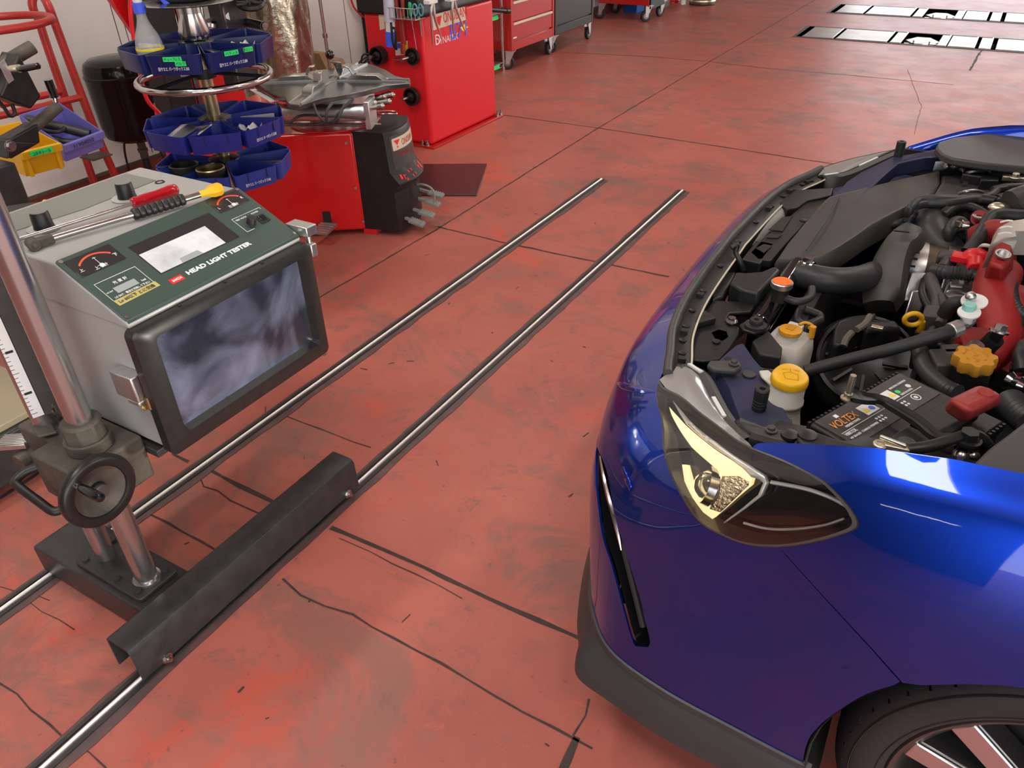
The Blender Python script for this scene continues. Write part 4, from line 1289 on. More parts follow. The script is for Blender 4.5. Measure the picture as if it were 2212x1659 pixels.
q = in_bin(0, 6, .165)
t = thing('spray_bottle', 'clear spray bottle with blue trigger standing in the top blue bin', 'spray bottle', tuple(q))
MB().lathe([(.0001, 0), (.043, .001), (.046, .006), (.045, .055), (.044, .066), (.038, .095), (.022, .13), (.016, .15), (.014, .178)], q, n=32).build('bottle', mat('clear_bottle_plastic', (.7, .7, .68), .12, alpha=.34, coat=.3), t)
MB().lathe([(.0001, .004), (.0425, .006), (.042, .05)], q, n=28).build('liquid', mat('pale_liquid', (.35, .38, .42), .1, alpha=.7), t)
MB().lathe([(.0452, .054), (.0455, .058), (.0452, .062)], q, n=28).build('yellow_band', 'yellow_label', t)
MB().cyl(q + V((0, 0, .165)), q + V((0, 0, .194)), .0195, n=20).build('collar', 'blue_ink', t)
hd = V((-.55, -.75, 0)).normalized()
MB().cyl(q + V((0, 0, .194)), q + V((0, 0, .24)), .015, n=14).obox(q + V((0, 0, .252)) + hd * .005, hd * .09, V((hd.y, -hd.x, 0)) * .026, V((0, 0, .034))).cyl(q + V((0, 0, .252)) + hd * .045, q + V((0, 0, .252)) + hd * .065, .010, n=10).build('spray_head', 'white', t, bevel=.004)
MB().tube([q + V((0, 0, .268)) - hd * .0, q + V((0, 0, .26)) - hd * .04, q + V((0, 0, .215)) - hd * .07, q + V((0, 0, .18)) - hd * .09], .0105, 8).build('trigger', 'blue_ink', t)
for tier, k, r, da, lab_ in ((0, 1, .15, .1, 'crumpled white tissue in the top tier bin at the back'), (1, 0, .15, .1, 'folded white slip of paper in the middle tier right bin')):
    q = in_bin(tier, k, r, da)
    b = MB()
    rows = [[q + V((.03 * (i - 2) / 2, .035 * (j - 2) / 2, .03 + .018 * math.sin(i * 2.1 + j * 1.3) * (1 if tier else 1.2))) for j in range(5)] for i in range(5)]
    b.grid(rows)
    tag(b.build('paper', 'white', None, solid=.001, angle=20), lab_, 'paper')
q = in_bin(1, 6, .165)
b = MB()
b.grid([[q + V((.055 * (i - 2) / 2 + .01 * j, .02 * (i - 2) / 2 + .035 * (j - 1.5), .012 + .016 * j + .005 * math.sin(i * 2))) for j in range(4)] for i in range(5)])
tag(b.build('plastic_bag', 'clear_film', None, solid=.004), 'clear plastic bag of small parts in the middle tier left bin', 'bag')
q = in_bin(1, 6, .165)
b = MB()
for k in range(9):
    b.cyl(q + V((random.uniform(-.02, .03), random.uniform(-.03, .03), .004)), q + V((random.uniform(-.02, .03), random.uniform(-.03, .03), .014)), .006, n=8)
tag(b.build('small_parts', 'steel', None, kind='stuff'), 'small grey metal parts heaped in the middle tier left bin', 'parts')
for tier, k, r, lab_ in ((2, 6, .158, 'dark steel ring in the bottom tier left bin'), (2, 7, .158, 'bright rimmed steel ring in the bottom tier front bin')):
    q = in_bin(tier, k, r)
    tag(MB().lathe([(.045, .0), (.047, .05), (.050, .058), (.0515, .07), (.049, .074), (.045, .07), (.042, .01), (.042, 0)], q, n=40, closed=True).build('steel_ring', 'brass' if k == 7 else 'black_iron', None), lab_, 'ring', 'steel rings in the bottom tier')
for tier, k, r, da, lab_ in ((0, 0, .14, 0, 'flat metal tool lying in the top tier right bin'), (2, 1, .16, 0, 'grey metal bar lying in the bottom tier right bin')):
    q = in_bin(tier, k, r, da)
    am = bins[tier, k][6]
    d = V((math.cos(am), math.sin(am), 0))
    tag(MB().obox(q + V((0, 0, .035)), d * .13, V((-d.y, d.x, 0)) * .03, V((0, 0, .008))).cyl(q + d * .05 + V((0, 0, .0)), q + d * .05 + V((0, 0, .032)), .012).build('metal_tool', 'steel', None, bevel=.003), lab_, 'tool')
for tier, k, lab_ in ((0, 5, 'clear divider card in the top tier bin behind the spray bottle'), (1, 1, 'pale divider card in the middle tier bin at the back right'), (1, 7, 'grey card lying in the middle tier front bin')):
    if tier == 0:
        q, d = in_bin(tier, k, .16), V((.1, .03, 0))
    else:
        q, d = in_bin(tier, k, .15), V((math.cos(bins[tier, k][6]), math.sin(bins[tier, k][6]), 0)) * .12
    hh = .05 if k != 7 else .01
    tag(MB().obox(q + V((0, 0, hh / 2 + .002)), d, V((-d.y, d.x, 0)).normalized() * (.003 if k != 7 else .05), V((0, 0, hh))).build('divider_card', 'grey_clear', None), lab_, 'card')

# ================================================================== LEFT BACKGROUND
TK = thing('air_tank', 'black upright air tank on thin legs in front of the white wall', 'air tank', (-3.95, 2.62, 0))
tx, ty = -3.95, 2.60
MB().lathe([(.0001, .300), (.06, .302), (.13, .315), (.16, .335), (.168, .36), (.172, .40), (.178, .63), (.181, .636), (.181, .648), (.176, .652), (.174, .68), (.165, .705), (.14, .722), (.08, .732), (.0001, .735)], (tx, ty, 0), n=48).build('tank_shell', 'tank', TK)
MB().cyl((tx, ty, .30), (tx, ty, .2), .022).cyl((tx, ty, .25), (tx, ty, .235), .03, n=6).build('outlet', 'grimy', TK)
MB().cyl((tx, ty, .21), (tx, ty, .0), .02).cyl((tx, ty, 0), (tx, ty, .012), .09).build('stand_post', 'black', TK)
for a in (.2, 1.5, 3.4):
    d = V((math.cos(a), math.sin(a), 0))
    MB().tube([V((tx, ty, .31)) + d * .1, V((tx, ty, .2)) + d * .13, V((tx, ty, .0)) + d * .14], .006, 8).build('leg', 'black', TK)

RK = thing('tube_rack', 'red tubular rack with a hoop, holding bins before the white wall', 'rack', (-3.5, 2.0, 0))
lo = lambda p: tuple(p)
rA = [(-3.62, 2.079, 0.202), (-3.62, 2.077, 0.259), (-3.62, 2.075, 0.599), (-3.62, 2.074, 0.9), (-3.62, 2.076, 0.993), (-3.62, 2.069, 1.04), (-3.62, 2.078, 1.074), (-3.62, 2.104, 1.096), (-3.62, 2.128, 1.083)]
rB = [(-3.5, 2.057, 1.096), (-3.5, 2.068, 1.06), (-3.5, 2.072, 0.995), (-3.5, 2.079, 0.832), (-3.5, 2.086, 0.683), (-3.5, 2.095, 0.537), (-3.5, 2.129, 0.239)]
ext = lambda p, q, z: tuple(V(p) + (V(p) - V(q)) * ((z - p[2]) / (p[2] - q[2])))
rA = [ext(rA[0], rA[2], .012)] + rA
rB = rB + [ext(rB[-1], rB[-3], .012)]
rA[-1] = tuple((V(rA[-1]) + V(rB[0])) / 2)
rB[0] = rA[-1]
MB().tube(rA + rB[1:], .0175, 12).build('loop_frame', 'red_tube', RK)
pA, pB = V((-3.6, 2.07, 1.004)), V((-3.5, 2.056, 1.008))
MB().obox((pA + pB) / 2, (pB - pA), V((.02, .0, 0)), V((0, 0, .035))).build('gusset', 'red_tube', RK)
hc = V((-3.45, 1.787, 1.033))
MB().tube([hc + V((.2 * math.cos(a), .22 * math.sin(a), 0)) for a in [2 * math.pi * k / 24 for k in range(24)]], .015, 12, closed=True, sub=2).build('hoop', 'red_tube', RK)
for pts in ([(-3.5, 1.598, 0.697), (-3.5, 1.711, 0.692), (-3.5, 1.893, 0.687), (-3.5, 2.085, 0.686)], [(-3.62, 1.787, 0.706), (-3.62, 1.931, 0.703), (-3.62, 2.067, 0.7)]):
    MB().tube(pts, .015, 10).build('cross_bar', 'red_tube', RK)
l1 = [(-3.35, 1.59, 0.573), (-3.35, 1.59, 0.521), (-3.35, 1.605, 0.381)]
MB().tube([tuple(V(l1[0]) + V((-.0, -.05, .3))), l1[0], l1[1], l1[2], ext(l1[2], l1[0], .012)], .0165, 10).build('front_leg', 'red_tube', RK)
MB().obox((-3.45, 2.031, 0.439), (.0, .1, 0), (.1, 0, 0), (0, 0, .006)).build('bin_bracket', 'grimy', RK)


def open_bin(name, lab_, m, p0, p1, depth, h, tilt, hi):
    """parts bin: p0, p1 = lower front corners, depth to the back, taller at the back"""
    p0, p1 = V(p0), V(p1)
    t = thing(name, lab_, 'bin', tuple((p0 + p1) / 2), 'plastic parts bins on the red rack')
    ex = (p1 - p0)
    ed = V((ex.y, -ex.x, 0)).normalized() * -1
    if ed.x > 0:
        ed = -ed
    up = V((0, 0, 1))
    wv = ex.normalized()
    b = MB()
    th = .004
    q = lambda s, d, z: p0 + ex * s + ed * d + up * (z + tilt * d)
    b.hexa([q(0, 0, 0), q(1, 0, 0), q(1, depth, 0), q(0, depth, 0), q(0, 0, th), q(1, 0, th), q(1, depth, th), q(0, depth, th)])
    b.hexa([q(0, -.012, 0), q(1, -.012, 0), q(1, th - .012, 0), q(0, th - .012, 0), q(0, -.03, h), q(1, -.03, h), q(1, th - .03, h), q(0, th - .03, h)])
    b.hexa([q(0, depth - th, 0), q(1, depth - th, 0), q(1, depth, 0), q(0, depth, 0), q(0, depth - th, hi), q(1, depth - th, hi), q(1, depth, hi), q(0, depth, hi)])
    wt = th / ex.length
    for s in (0, 1 - wt):
        b.hexa([q(s, -.012, 0), q(s + wt, -.012, 0), q(s + wt, depth, 0), q(s, depth, 0), q(s, -.03, h), q(s + wt, -.03, h), q(s + wt, depth, hi), q(s, depth, hi)])
    b.build('bin_shell', m, t, bevel=.003)
    c = MB()
    c.hexa([q(-.01, -.04, h - .03), q(1.01, -.04, h - .03), q(1.01, -.028, h - .03), q(-.01, -.028, h - .03), q(-.01, -.044, h), q(1.01, -.044, h), q(1.01, -.028, h), q(-.01, -.028, h)])
    c.build('front_lip', m, t, bevel=.002)
    return t, q, wv, ed


t, q, wv, ed = open_bin('yellow_bin', 'yellow plastic parts bin with green label on the red rack', 'yellow', (-3.1, 1.52, 0.556), (-3.1, 1.677, 0.55), .2, .10, .1, .13)
for s in (.1, .86):
    MB().obox(q(s, -.024, .045), wv * .012, V((.012, 0, 0)), V((0, 0, .09))).build('rib', 'yellow', t)
gl = MB().obox(q(.45, -.0465, .088), wv * .09, V((.0012, 0, 0)), V((0, 0, .02))).build('tape_label', 'green_label', t)
text('lettering', 'コネキトール', q(.2, -.0475, .081), wv, (0, 0, 1), .016, 'ink', gl, width=.075)
t, q, wv, ed = open_bin('lilac_bin', 'lilac plastic parts bin full of black parts on the red rack', 'purple', (-3.22, 1.754, 0.529), (-3.22, 1.938, 0.54), .22, .075, .1, .14)
text('handwriting', '31904050', q(.16, -.0455, .052), wv, (0, 0, 1), .022, 'ink', t, width=.1)
for k, (s0, d0, s1, d1, r, lab_) in enumerate(((.1, .2, .85, .02, .02, 'thick black rubber tube in the lilac bin'), (.2, .1, .6, .03, .014, 'short black tube at front of the lilac bin'))):
    tag(MB().tube([q(s0, d0, .12 - .06 * k), q((s0 + s1) / 2, (d0 + d1) / 2, .09 - .05 * k), q(s1, d1, .055 - .02 * k)], r, 12).build('rubber_tube', 'hose', None), lab_, 'tube', 'tubes in the lilac bin')
tag(MB().tube([q(.35 + .2 * math.cos(a), .12 + .06 * math.sin(a), .09) for a in [k * .6283 for k in range(10)]], .008, 8, closed=True, sub=3).build('cable_loop', 'black', None), 'coiled black cable at the back of the lilac bin', 'cable')

# black stand with crank handles (closest to the camera at the left edge)
ST = thing('wheel_lift', 'black steel stand with round bars and crank handles at left edge', 'lift', (-2.7, 1.27, 0))
x0 = -2.7
pc = V((-2.7, 1.256, 0.604))
MB().box(x0 - .04, x0 + .04, pc.y - .055, pc.y + .035, .0, .74).build('post', 'black_iron', ST, bevel=.006)
MB().box(x0 - .15, x0 + .15, pc.y - .1, pc.y + .16, 0, .03).build('base', 'black_iron', ST, bevel=.006)
MB().hexa([V(p) + V((d, 0, 0)) for d in (-.045, .045) for p in [(-2.7, 1.27, 0.756), (-2.7, 1.323, 0.772), (-2.7, 1.386, 0.777), (-2.7, 1.292, 0.81)]]).build('arm_socket', 'black', ST, bevel=.005)
MB().obox(V((-2.7, 1.348, 0.792)), V((-2.7, 1.391, 0.804)) - V((-2.7, 1.28, 0.78)), (.07, 0, 0), (0, .015, .06)).build('arm_block', 'black', ST, bevel=.006)
MB().bolt((-2.64, 1.286, 0.797), (1, 0, 0), .012, .01).build('arm_bolt', 'steel', ST)
MB().cyl((-2.7, 1.37, 0.802), (-2.66, 1.498, 0.873), .019, n=24).build('lower_bar', 'grimy', ST, bevel=.004)
MB().cyl((-2.66, 1.489, 0.883), (-2.66, 1.492, 0.907), .008).build('handle_pin', 'chrome', ST)
MB().cyl((-2.66, 1.491, 0.9), (-2.66, 1.489, 0.956), .0135, n=16).build('crank_handle', 'black_gloss', ST)
MB().cyl((-2.72, 1.336, 0.998), (-2.68, 1.491, 1.056), .021, n=24).build('upper_bar', 'grimy', ST, bevel=.004)
b = MB().hexa([V(p) + V((d, 0, 0)) for d in (-.05, .05) for p in [(-2.68, 1.307, 0.946), (-2.68, 1.387, 0.889), (-2.68, 1.433, 0.918), (-2.68, 1.413, 1.053)]])
b.build('gear_box', 'black', ST, bevel=.006)
gl = V((-2.625, 1.351, 1.011))
MB().obox(gl, (.003, 0, 0), V((-2.63, 1.358, 0.972)) - V((-2.63, 1.351, 1.033)), (0, .02, .008)).build('rating_plate', 'aluminium', ST)
MB().cyl((-2.64, 1.375, 1.011), (-2.6, 1.38, 1.017), .012).build('crank_boss', 'zinc', ST)
MB().lathe([(.007, 0), (.0105, .02), (.0095, .08), (.0001, .085)], (-2.6, 1.376, 1.015), V((-2.55, 1.391, 1.023)) - V((-2.6, 1.376, 1.015)), n=14).build('crank_handle', 'black_gloss', ST)
MB().tube([(-2.66, 1.308, 0.94), (-2.66, 1.321, 0.907), (-2.66, 1.33, 0.879), (-2.66, 1.347, 0.882), (-2.66, 1.349, 0.91)], .006, 8).build('spring_hook', 'black', ST)
# stool and yellow handle behind the tester
t = thing('stool', 'round dark grey stool seat behind the tester at left edge', 'stool', (-2.38, 1.085, 0))
sx, sy = -2.38, 1.085
MB().lathe([(.0001, .61), (.14, .61), (.165, .622), (.17, .645), (.16, .662), (.09, .672), (.0001, .675)], (sx, sy, 0), n=44).build('seat', 'grey_plastic', t)
MB().lathe([(.165, .612), (.173, .605), (.165, .598), (.157, .605)], (sx, sy, 0), n=44, closed=True).build('seat_ring', 'chrome', t)
MB().lathe([(.0001, 0), (.135, 0), (.138, .012), (.05, .03), (.026, .05), (.026, .61)], (sx, sy, 0), n=36).build('post', 'chrome', t)
a, c = V((-2.622, 1.317, 0.6)), V((sx + .04, sy + .02, .60))
MB().cyl(c, a, .006, n=12).build('height_lever', 'chrome', t)
MB().cyl(a + (c - a).normalized() * .1, a, .011, n=12).ball(a, .011).build('lever_grip', 'yellow_label', t)
# workbench board and dark crate seen left of the ruler
t = thing('low_trolley', 'low dark trolley with a pale board, left of the ruler column', 'trolley', (-2.45, .76, 0))
MB().box(-2.72, -2.15, .62, .92, .2, .22).build('board', 'tan', t, bevel=.003)
MB().box(-2.74, -2.13, .6, .93, .05, .2).build('trolley_body', 'black_iron', t, bevel=.008)
for x, y in ((-2.68, .64), (-2.19, .64), (-2.68, .89), (-2.19, .89)):
    MB().cyl((x - .012, y, .026), (x + .012, y, .026), .026, n=20).build('caster', 'rubber', t)

# ------------------------------------------------------------------ behind the tyre changer
def crinkle(cx, cy, r0, r1, z1, seed):
    rnd = random.Random(seed)
    ph = [rnd.uniform(0, 6.28) for _ in range(8)]
    rows = []
    for i in range(30):
        z = .0 + z1 * i / 29
        row = []
        for j in range(48):
            a = 2 * math.pi * j / 48
            r = r0 + (r1 - r0) * i / 29
            r *= 1 + .05 * math.sin(3 * a + ph[0] + z * 4) + .03 * math.sin(7 * a + ph[1] - z * 9) + .018 * math.sin(11 * a + ph[2] + z * 20)
            row.append((cx + r * math.cos(a), cy + r * math.sin(a), z))
        rows.append(row)
    return MB().grid(rows, cv=True)


M['foil'] = mat('crinkled_silver_foil', (.52, .47, .36), .26, .9, noise=(9, (.3, .27, .2)), bump=(26, .5))
for (u, lab_, r0, r1, sd_) in (((-3.85, 3.693, 0.437), 'crinkled silver foil wrapped roll, wider one against the white wall', .185, .16, 3), ((-3.9, 3.434, 0.47), 'narrower crinkled silver foil roll beside the wider roll', .06, .06, 5)):
    tag(crinkle(u[0], u[1], r0, r1, 1.5, sd_).build('foil_roll', 'foil', None, angle=60), lab_, 'foil roll', 'foil rolls by the wall')
p0, p1 = V((-3.75, 3.963, 0.886)), V((-3.75, 3.96, 0.394))
p2 = ext(tuple(p1), tuple(p0), .0)
t = thing('metal_pole', 'thin chrome pole standing between the foil roll and cardboard boxes', 'pole', p2)
MB().cyl(p2, p0 + (p0 - p1), .011, n=12).build('shaft', 'chrome', t)
q = p0.lerp(p1, .5)
MB().cyl(q, q.lerp(p1, .1), .017, n=12).build('sleeve', 'steel', t)
for k, (u0, u1, d, z1, lab_) in enumerate((((-4, 4.129, 0.399), (-3.95, 4.215, 0.357), .08, .47, 'tall cardboard box leaning by the wall behind the turntable'), ((-3.95, 4.259, 0.379), (-3.9, 4.336, 0.369), .06, .43, 'cardboard strip box leaning right of the tall cardboard box'), ((-3.9, 4.322, 0.371), (-3.88, 4.471, 0.352), .07, .4, 'flat cardboard box leaning farthest right beside the black cables'))):
    y0, y1 = u0[1] + .012, u1[1] - .012
    b = MB()
    b.hexa([(-3.86 - .0, y0, 0), (-3.76, y0, 0), (-3.76, y1, 0), (-3.86, y1, 0), (-4.1, y0 - .06 * (k > 0), z1), (-4.0, y0 - .06 * (k > 0), z1), (-4.0, y1 - .09 * (k > 0), z1), (-4.1, y1 - .09 * (k > 0), z1)])
    tag(b.build('cardboard_box', 'card', None, bevel=.003), lab_, 'cardboard box', 'cardboard boxes by the wall')
b = MB()
rnd = random.Random(4)
cq = V((-3.95, 4.619, 0.401))
for k in range(26):
    c = V((-3.95 + rnd.uniform(-.08, .1), cq.y + rnd.uniform(-.06, .12), .05 + rnd.uniform(0, .28)))
    r = rnd.uniform(.06, .11)
    ax, ay = V((rnd.uniform(-.5, .5), rnd.uniform(-1, 1), rnd.uniform(-.6, .6))).normalized(), V((rnd.uniform(-.4, .4), rnd.uniform(-1, 1), rnd.uniform(-.4, .9))).normalized()
    b.tube([c + ax * r * math.cos(a) + ay * r * .6 * math.sin(a) for a in [i * .698 for i in range(9)]], .007, 6, closed=True, sub=3)
b.box(-4.12, -3.85, cq.y - .12, cq.y + .2, 0, .12)
tag(b.build('cable_heap', 'black', None, kind='stuff'), 'heap of black cables on the floor by the wall', 'cables')
t = thing('wall_hose', 'thin red air hose hanging on the white wall', 'hose', (-4.19, 4.9, .6))
MB().tube([(-4.18, 4.738, 0.779), (-4.18, 4.754, 0.685), (-4.18, 4.809, 0.622), (-4.18, 4.929, 0.542)], .007, 8).build('hose_tube', 'red_bright', t)
MB().box(-4.2, -4.12, (-4.15, 4.859, 0.515)[1], (-4.15, 4.951, 0.501)[1], .0, 1.2).build('trim_1', 'black_matte', None, kind='structure')

# ------------------------------------------------------------------ shelf rack, cabinets, cart
RS = thing('wire_shelf', 'chrome wire shelf rack between the balancer and red tool cabinet', 'shelf rack', (-3.9, 5.75, 0))
ys, ye, xa, xb = 5.25, 5.80, -4.12, -3.70
pf = V((-3.724, 6.143, 0))
ye = pf.y - .03
xb = pf.x
for x, y in ((xa, ys), (xb, ys), (xa, ye), (xb, ye)):
    MB().cyl((x, y, .03), (x, y, 1.5), .0125, n=14).cyl((x, y, 0), (x, y, .03), .016, n=12).build('post', 'chrome', RS)
for z in ((-3.7, 5.904, 0.071)[2], (-3.7, 5.954, 0.464)[2], 1.05):
    b = MB()
    for zz in (z, z - .035):
        b.tube([(xb, ys, zz), (xb, ye, zz)], .0035, 6, straight=True).tube([(xa, ys, zz), (xa, ye, zz)], .0035, 6, straight=True).tube([(xa, ye, zz), (xb, ye, zz)], .0035, 6, straight=True).tube([(xa, ys, zz), (xb, ys, zz)], .0035, 6, straight=True)
    for k in range(24):
        y = ys + (ye - ys) * (k + .5) / 24
        b.tube([(xa, y, z), (xb, y, z)], .002, 5, straight=True)
    for k in range(16):
        y = ys + (ye - ys) * k / 16
        b.tube([(xb, y, z), (xb, y + (ye - ys) / 32, z - .035), (xb, y + (ye - ys) / 16, z)], .002, 5, straight=True)
    sh = b.build('wire_tray', 'chrome', RS)
    MB().box(xb + .003, xb + .006, ye - .2, ye - .07, z - .035, z - .003).build('tape_label', 'green_label', sh)
q = V((-3.78, 5.969, 0.131))
tag(MB().box(-4.05, -3.8, q.y - .25, q.y + .04, (-3.7, 5.904, 0.071)[2] + .004, (-3.7, 5.904, 0.071)[2] + .13).box(-4.06, -3.79, q.y - .26, q.y + .05, (-3.7, 5.904, 0.071)[2] + .12, (-3.7, 5.904, 0.071)[2] + .135).build('plastic_box', 'white', None, bevel=.004), 'grey plastic box on the lowest wire shelf', 'box')
q = V((-3.78, 5.96, 0.487))
tag(MB().cyl((-3.9, q.y, (-3.7, 5.954, 0.464)[2] + .003), (-3.9, q.y, (-3.7, 5.954, 0.464)[2] + .12), .05).build('tin_can', mat('pale_blue_tin', (.4, .5, .6), .4), None), 'pale blue tin on the second wire shelf', 'tin')
t = thing('hose_reel', 'black reel and bar hanging on the wire shelf post', 'reel', (-3.7, 6.0, .5))
r = V((-3.66, 5.769, 0.587))
MB().lathe([(.04, -.02), (.075, -.02), (.08, 0), (.075, .02), (.04, .02)], (xb + .022, r.y, r.z), (1, 0, 0), n=32, closed=True).build('reel_ring', 'black', t)
a, c = V((-3.66, 5.779, 0.545)), V((-3.66, 6.131, 0.484))
MB().cyl(a, c, .018, n=14).cyl(c, c + (c - a).normalized() * -.06, .022, n=14).build('bar', 'black', t)


def caster(par, x, y, z1, r=.06, swivel=0.0, fork='aluminium'):
    d = V((math.cos(swivel), math.sin(swivel), 0))
    n = V((-d.y, d.x, 0))
    c = V((x, y, r)) - d * .03
    w = MB().lathe([(r * .55, -.016), (r * .9, -.018), (r, -.012), (r, .012), (r * .9, .018), (r * .55, .016)], c, n, n=28, closed=True)
    o = MB().obox(V((x, y, z1 - .004)), d * .09, n * .075, V((0, 0, .008)))
    for s in (-1, 1):
        o.prism([tuple(q + n * s * .024) for q in (V((x, y, z1 - .006)) + d * .035, V((x, y, z1 - .006)) - d * .045, c - d * .014 - V((0, 0, .012)), c + d * .014 - V((0, 0, .012)))], n * .004)
    o.cyl(c - n * .03, c + n * .03, .008, n=8)
    cs = o.build('caster', fork, par)
    w.build('caster_wheel', 'rubber', cs)
    MB().cyl(c - n * .017, c + n * .017, r * .56, n=20).build('caster_hub', 'steel', cs)


def cabinet(name, lab_, y0, y1, m, edge, zs, grp=True):
    t = thing(name, lab_, 'tool cabinet', (-3.9, (y0 + y1) / 2, 0), 'roller tool cabinets')
    x0, x1 = -4.15, -3.655
    b = MB().box(x0, x1 - .02, y0, y1, .16, 1.05)
    b.box(x1 - .02, x1, y0, y0 + .035, .16, 1.05).box(x1 - .02, x1, y1 - .035, y1, .16, 1.05).box(x1 - .02, x1, y0 + .035, y1 - .035, .16, .235)
    b.build('cabinet_body', m, t, bevel=.004)
    for za, zb in zs:
        d = MB().box(x1 - .018, x1 - .006, y0 + .04, y1 - .04, za, zb).build('drawer', m, t, bevel=.003)
        if edge:
            MB().box(x1 - .008, x1 + .006, y0 + .045, y1 - .045, zb - .022, zb - .002).build('drawer_pull', edge, d, bevel=.003)
        else:
            MB().box(x1 - .008, x1 + .008, (y0 + y1) / 2 - .08, (y0 + y1) / 2 + .06, zb - .03, zb - .018).build('drawer_pull', m, d, bevel=.003)
    for x, y, sw in ((x1 - .04, y0 + .05, .4), (x1 - .04, y1 - .06, -1.5), (x0 + .05, y0 + .05, 0), (x0 + .05, y1 - .05, 1)):
        caster(t, x, y, .16, .058, sw)
    return t


M['black_cab'] = mat('black_cabinet_paint', (.022, .022, .022), .35)
cr_ = cabinet('tool_cabinet', 'red roller tool cabinet with cream drawer edges beside the wire shelf', 6.15, 6.945, 'red_cab', 'cream', ((.245, .385), (.39, .55), (.555, .75), (.755, .95)))
MB().box(-3.662, -3.660, 6.19, 6.25, .255, .267).build('maker_plate', 'white', cr_)
cabinet('tool_cabinet', 'black roller tool cabinet standing beside the red cabinet', 6.965, 7.80, 'black_cab', None, ((.245, .47), (.475, .7), (.705, .95)))
CT = thing('tool_cart', 'small red open tool cart on casters far back by the wall', 'cart', (-3.8, 9.2, 0))
b = MB().box(-4.12, -3.5, 8.92, 9.42, .17, .34)
b.build('cart_body', 'red_cab', CT, bevel=.004)
MB().box(-3.56, -3.5, 8.93, 8.99, .16, 1.0).build('cart_leg', 'red_cab', CT)
MB().box(-3.499, -3.49, 8.96, 9.41, .13, .33).build('side_panel', 'black', CT)
MB().box(-3.95, -3.75, 8.915, 8.92, .30, .34).build('cart_label', 'cream', CT)
for x, y, sw in ((-3.52, 8.98, .8), (-4.08, 8.96, .2), (-3.52, 9.4, 1.2), (-4.08, 9.4, 0)):
    caster(CT, x, y, .17, .06, sw)
tag(MB().prism([(-4.05, 9.5, 0), (-3.86, 9.46, 0), (-3.85, 9.75, 0), (-4.04, 9.8, 0)], (0, 0, .3)).build('blue_crate', mat('blue_crate_plastic', (.02, .13, .5), .4), None, bevel=.008), 'blue crate standing behind the far red cart', 'crate')
q = V((-3.945, 9.62, 0))
t = thing('steel_box', 'low grey metal box behind the far red cart', 'box', (q.x, q.y + .2, 0))
MB().box(q.x - .08, q.x + .25, q.y + .22, q.y + .52, .0, .3).build('box_body', 'grey_plate', t, bevel=.006)
MB().box(q.x - .0, q.x + .02, q.y + .215, q.y + .525, .0, .305).build('box_strap', 'white', t)
q = V((-3.376, 10.232, 0))
t = thing('oil_drum', 'dark drum with a pale rim, cut by the top edge', 'drum', (q.x, q.y + .2, 0))
MB().lathe([(.0001, 0), (.15, 0), (.16, .01), (.16, .03), (.153, .035), (.153, .8), (.0001, .8)], (q.x, q.y + .2, 0), n=40).build('drum_shell', mat('dark_green_drum', (.05, .055, .04), .35), t)
MB().lathe([(.161, .03), (.166, .045), (.161, .06), (.154, .045)], (q.x, q.y + .2, 0), n=40, closed=True).build('rim', 'zinc', t)
q = V((-3.788, 10.238, 0))
tag(MB().cyl((q.x, q.y + .2, 0), (q.x, q.y + .2, .7), .11, n=36).lathe([(.112, .02), (.118, .03), (.112, .04)], (q.x, q.y + .2, 0), n=36).build('red_drum', 'red_cab', None), 'red drum left of the dark drum at the top edge', 'drum')
q = V((-3.593, 10.23, 0))
tag(MB().cyl((q.x, q.y + .1, 0), (q.x, q.y + .1, .7), .035, n=20).build('white_pail', 'white', None), 'narrow white canister between the red and dark drums', 'canister')
# rubber mat
mq = [(-2.489, 3.863, 0), (-2.254, 3.382, 0), (-2.57, 3.222, 0), (-2.918, 3.64, 0)]
tag(MB().prism([(p[0], p[1], .0005) for p in mq], (0, 0, .008)).build('rubber_mat', mat('black_mat_rubber', (.03, .022, .024), .3, rnoise=.1), None, bevel=.002), 'black rubber mat on the floor in front of tyre changer pedals', 'mat')

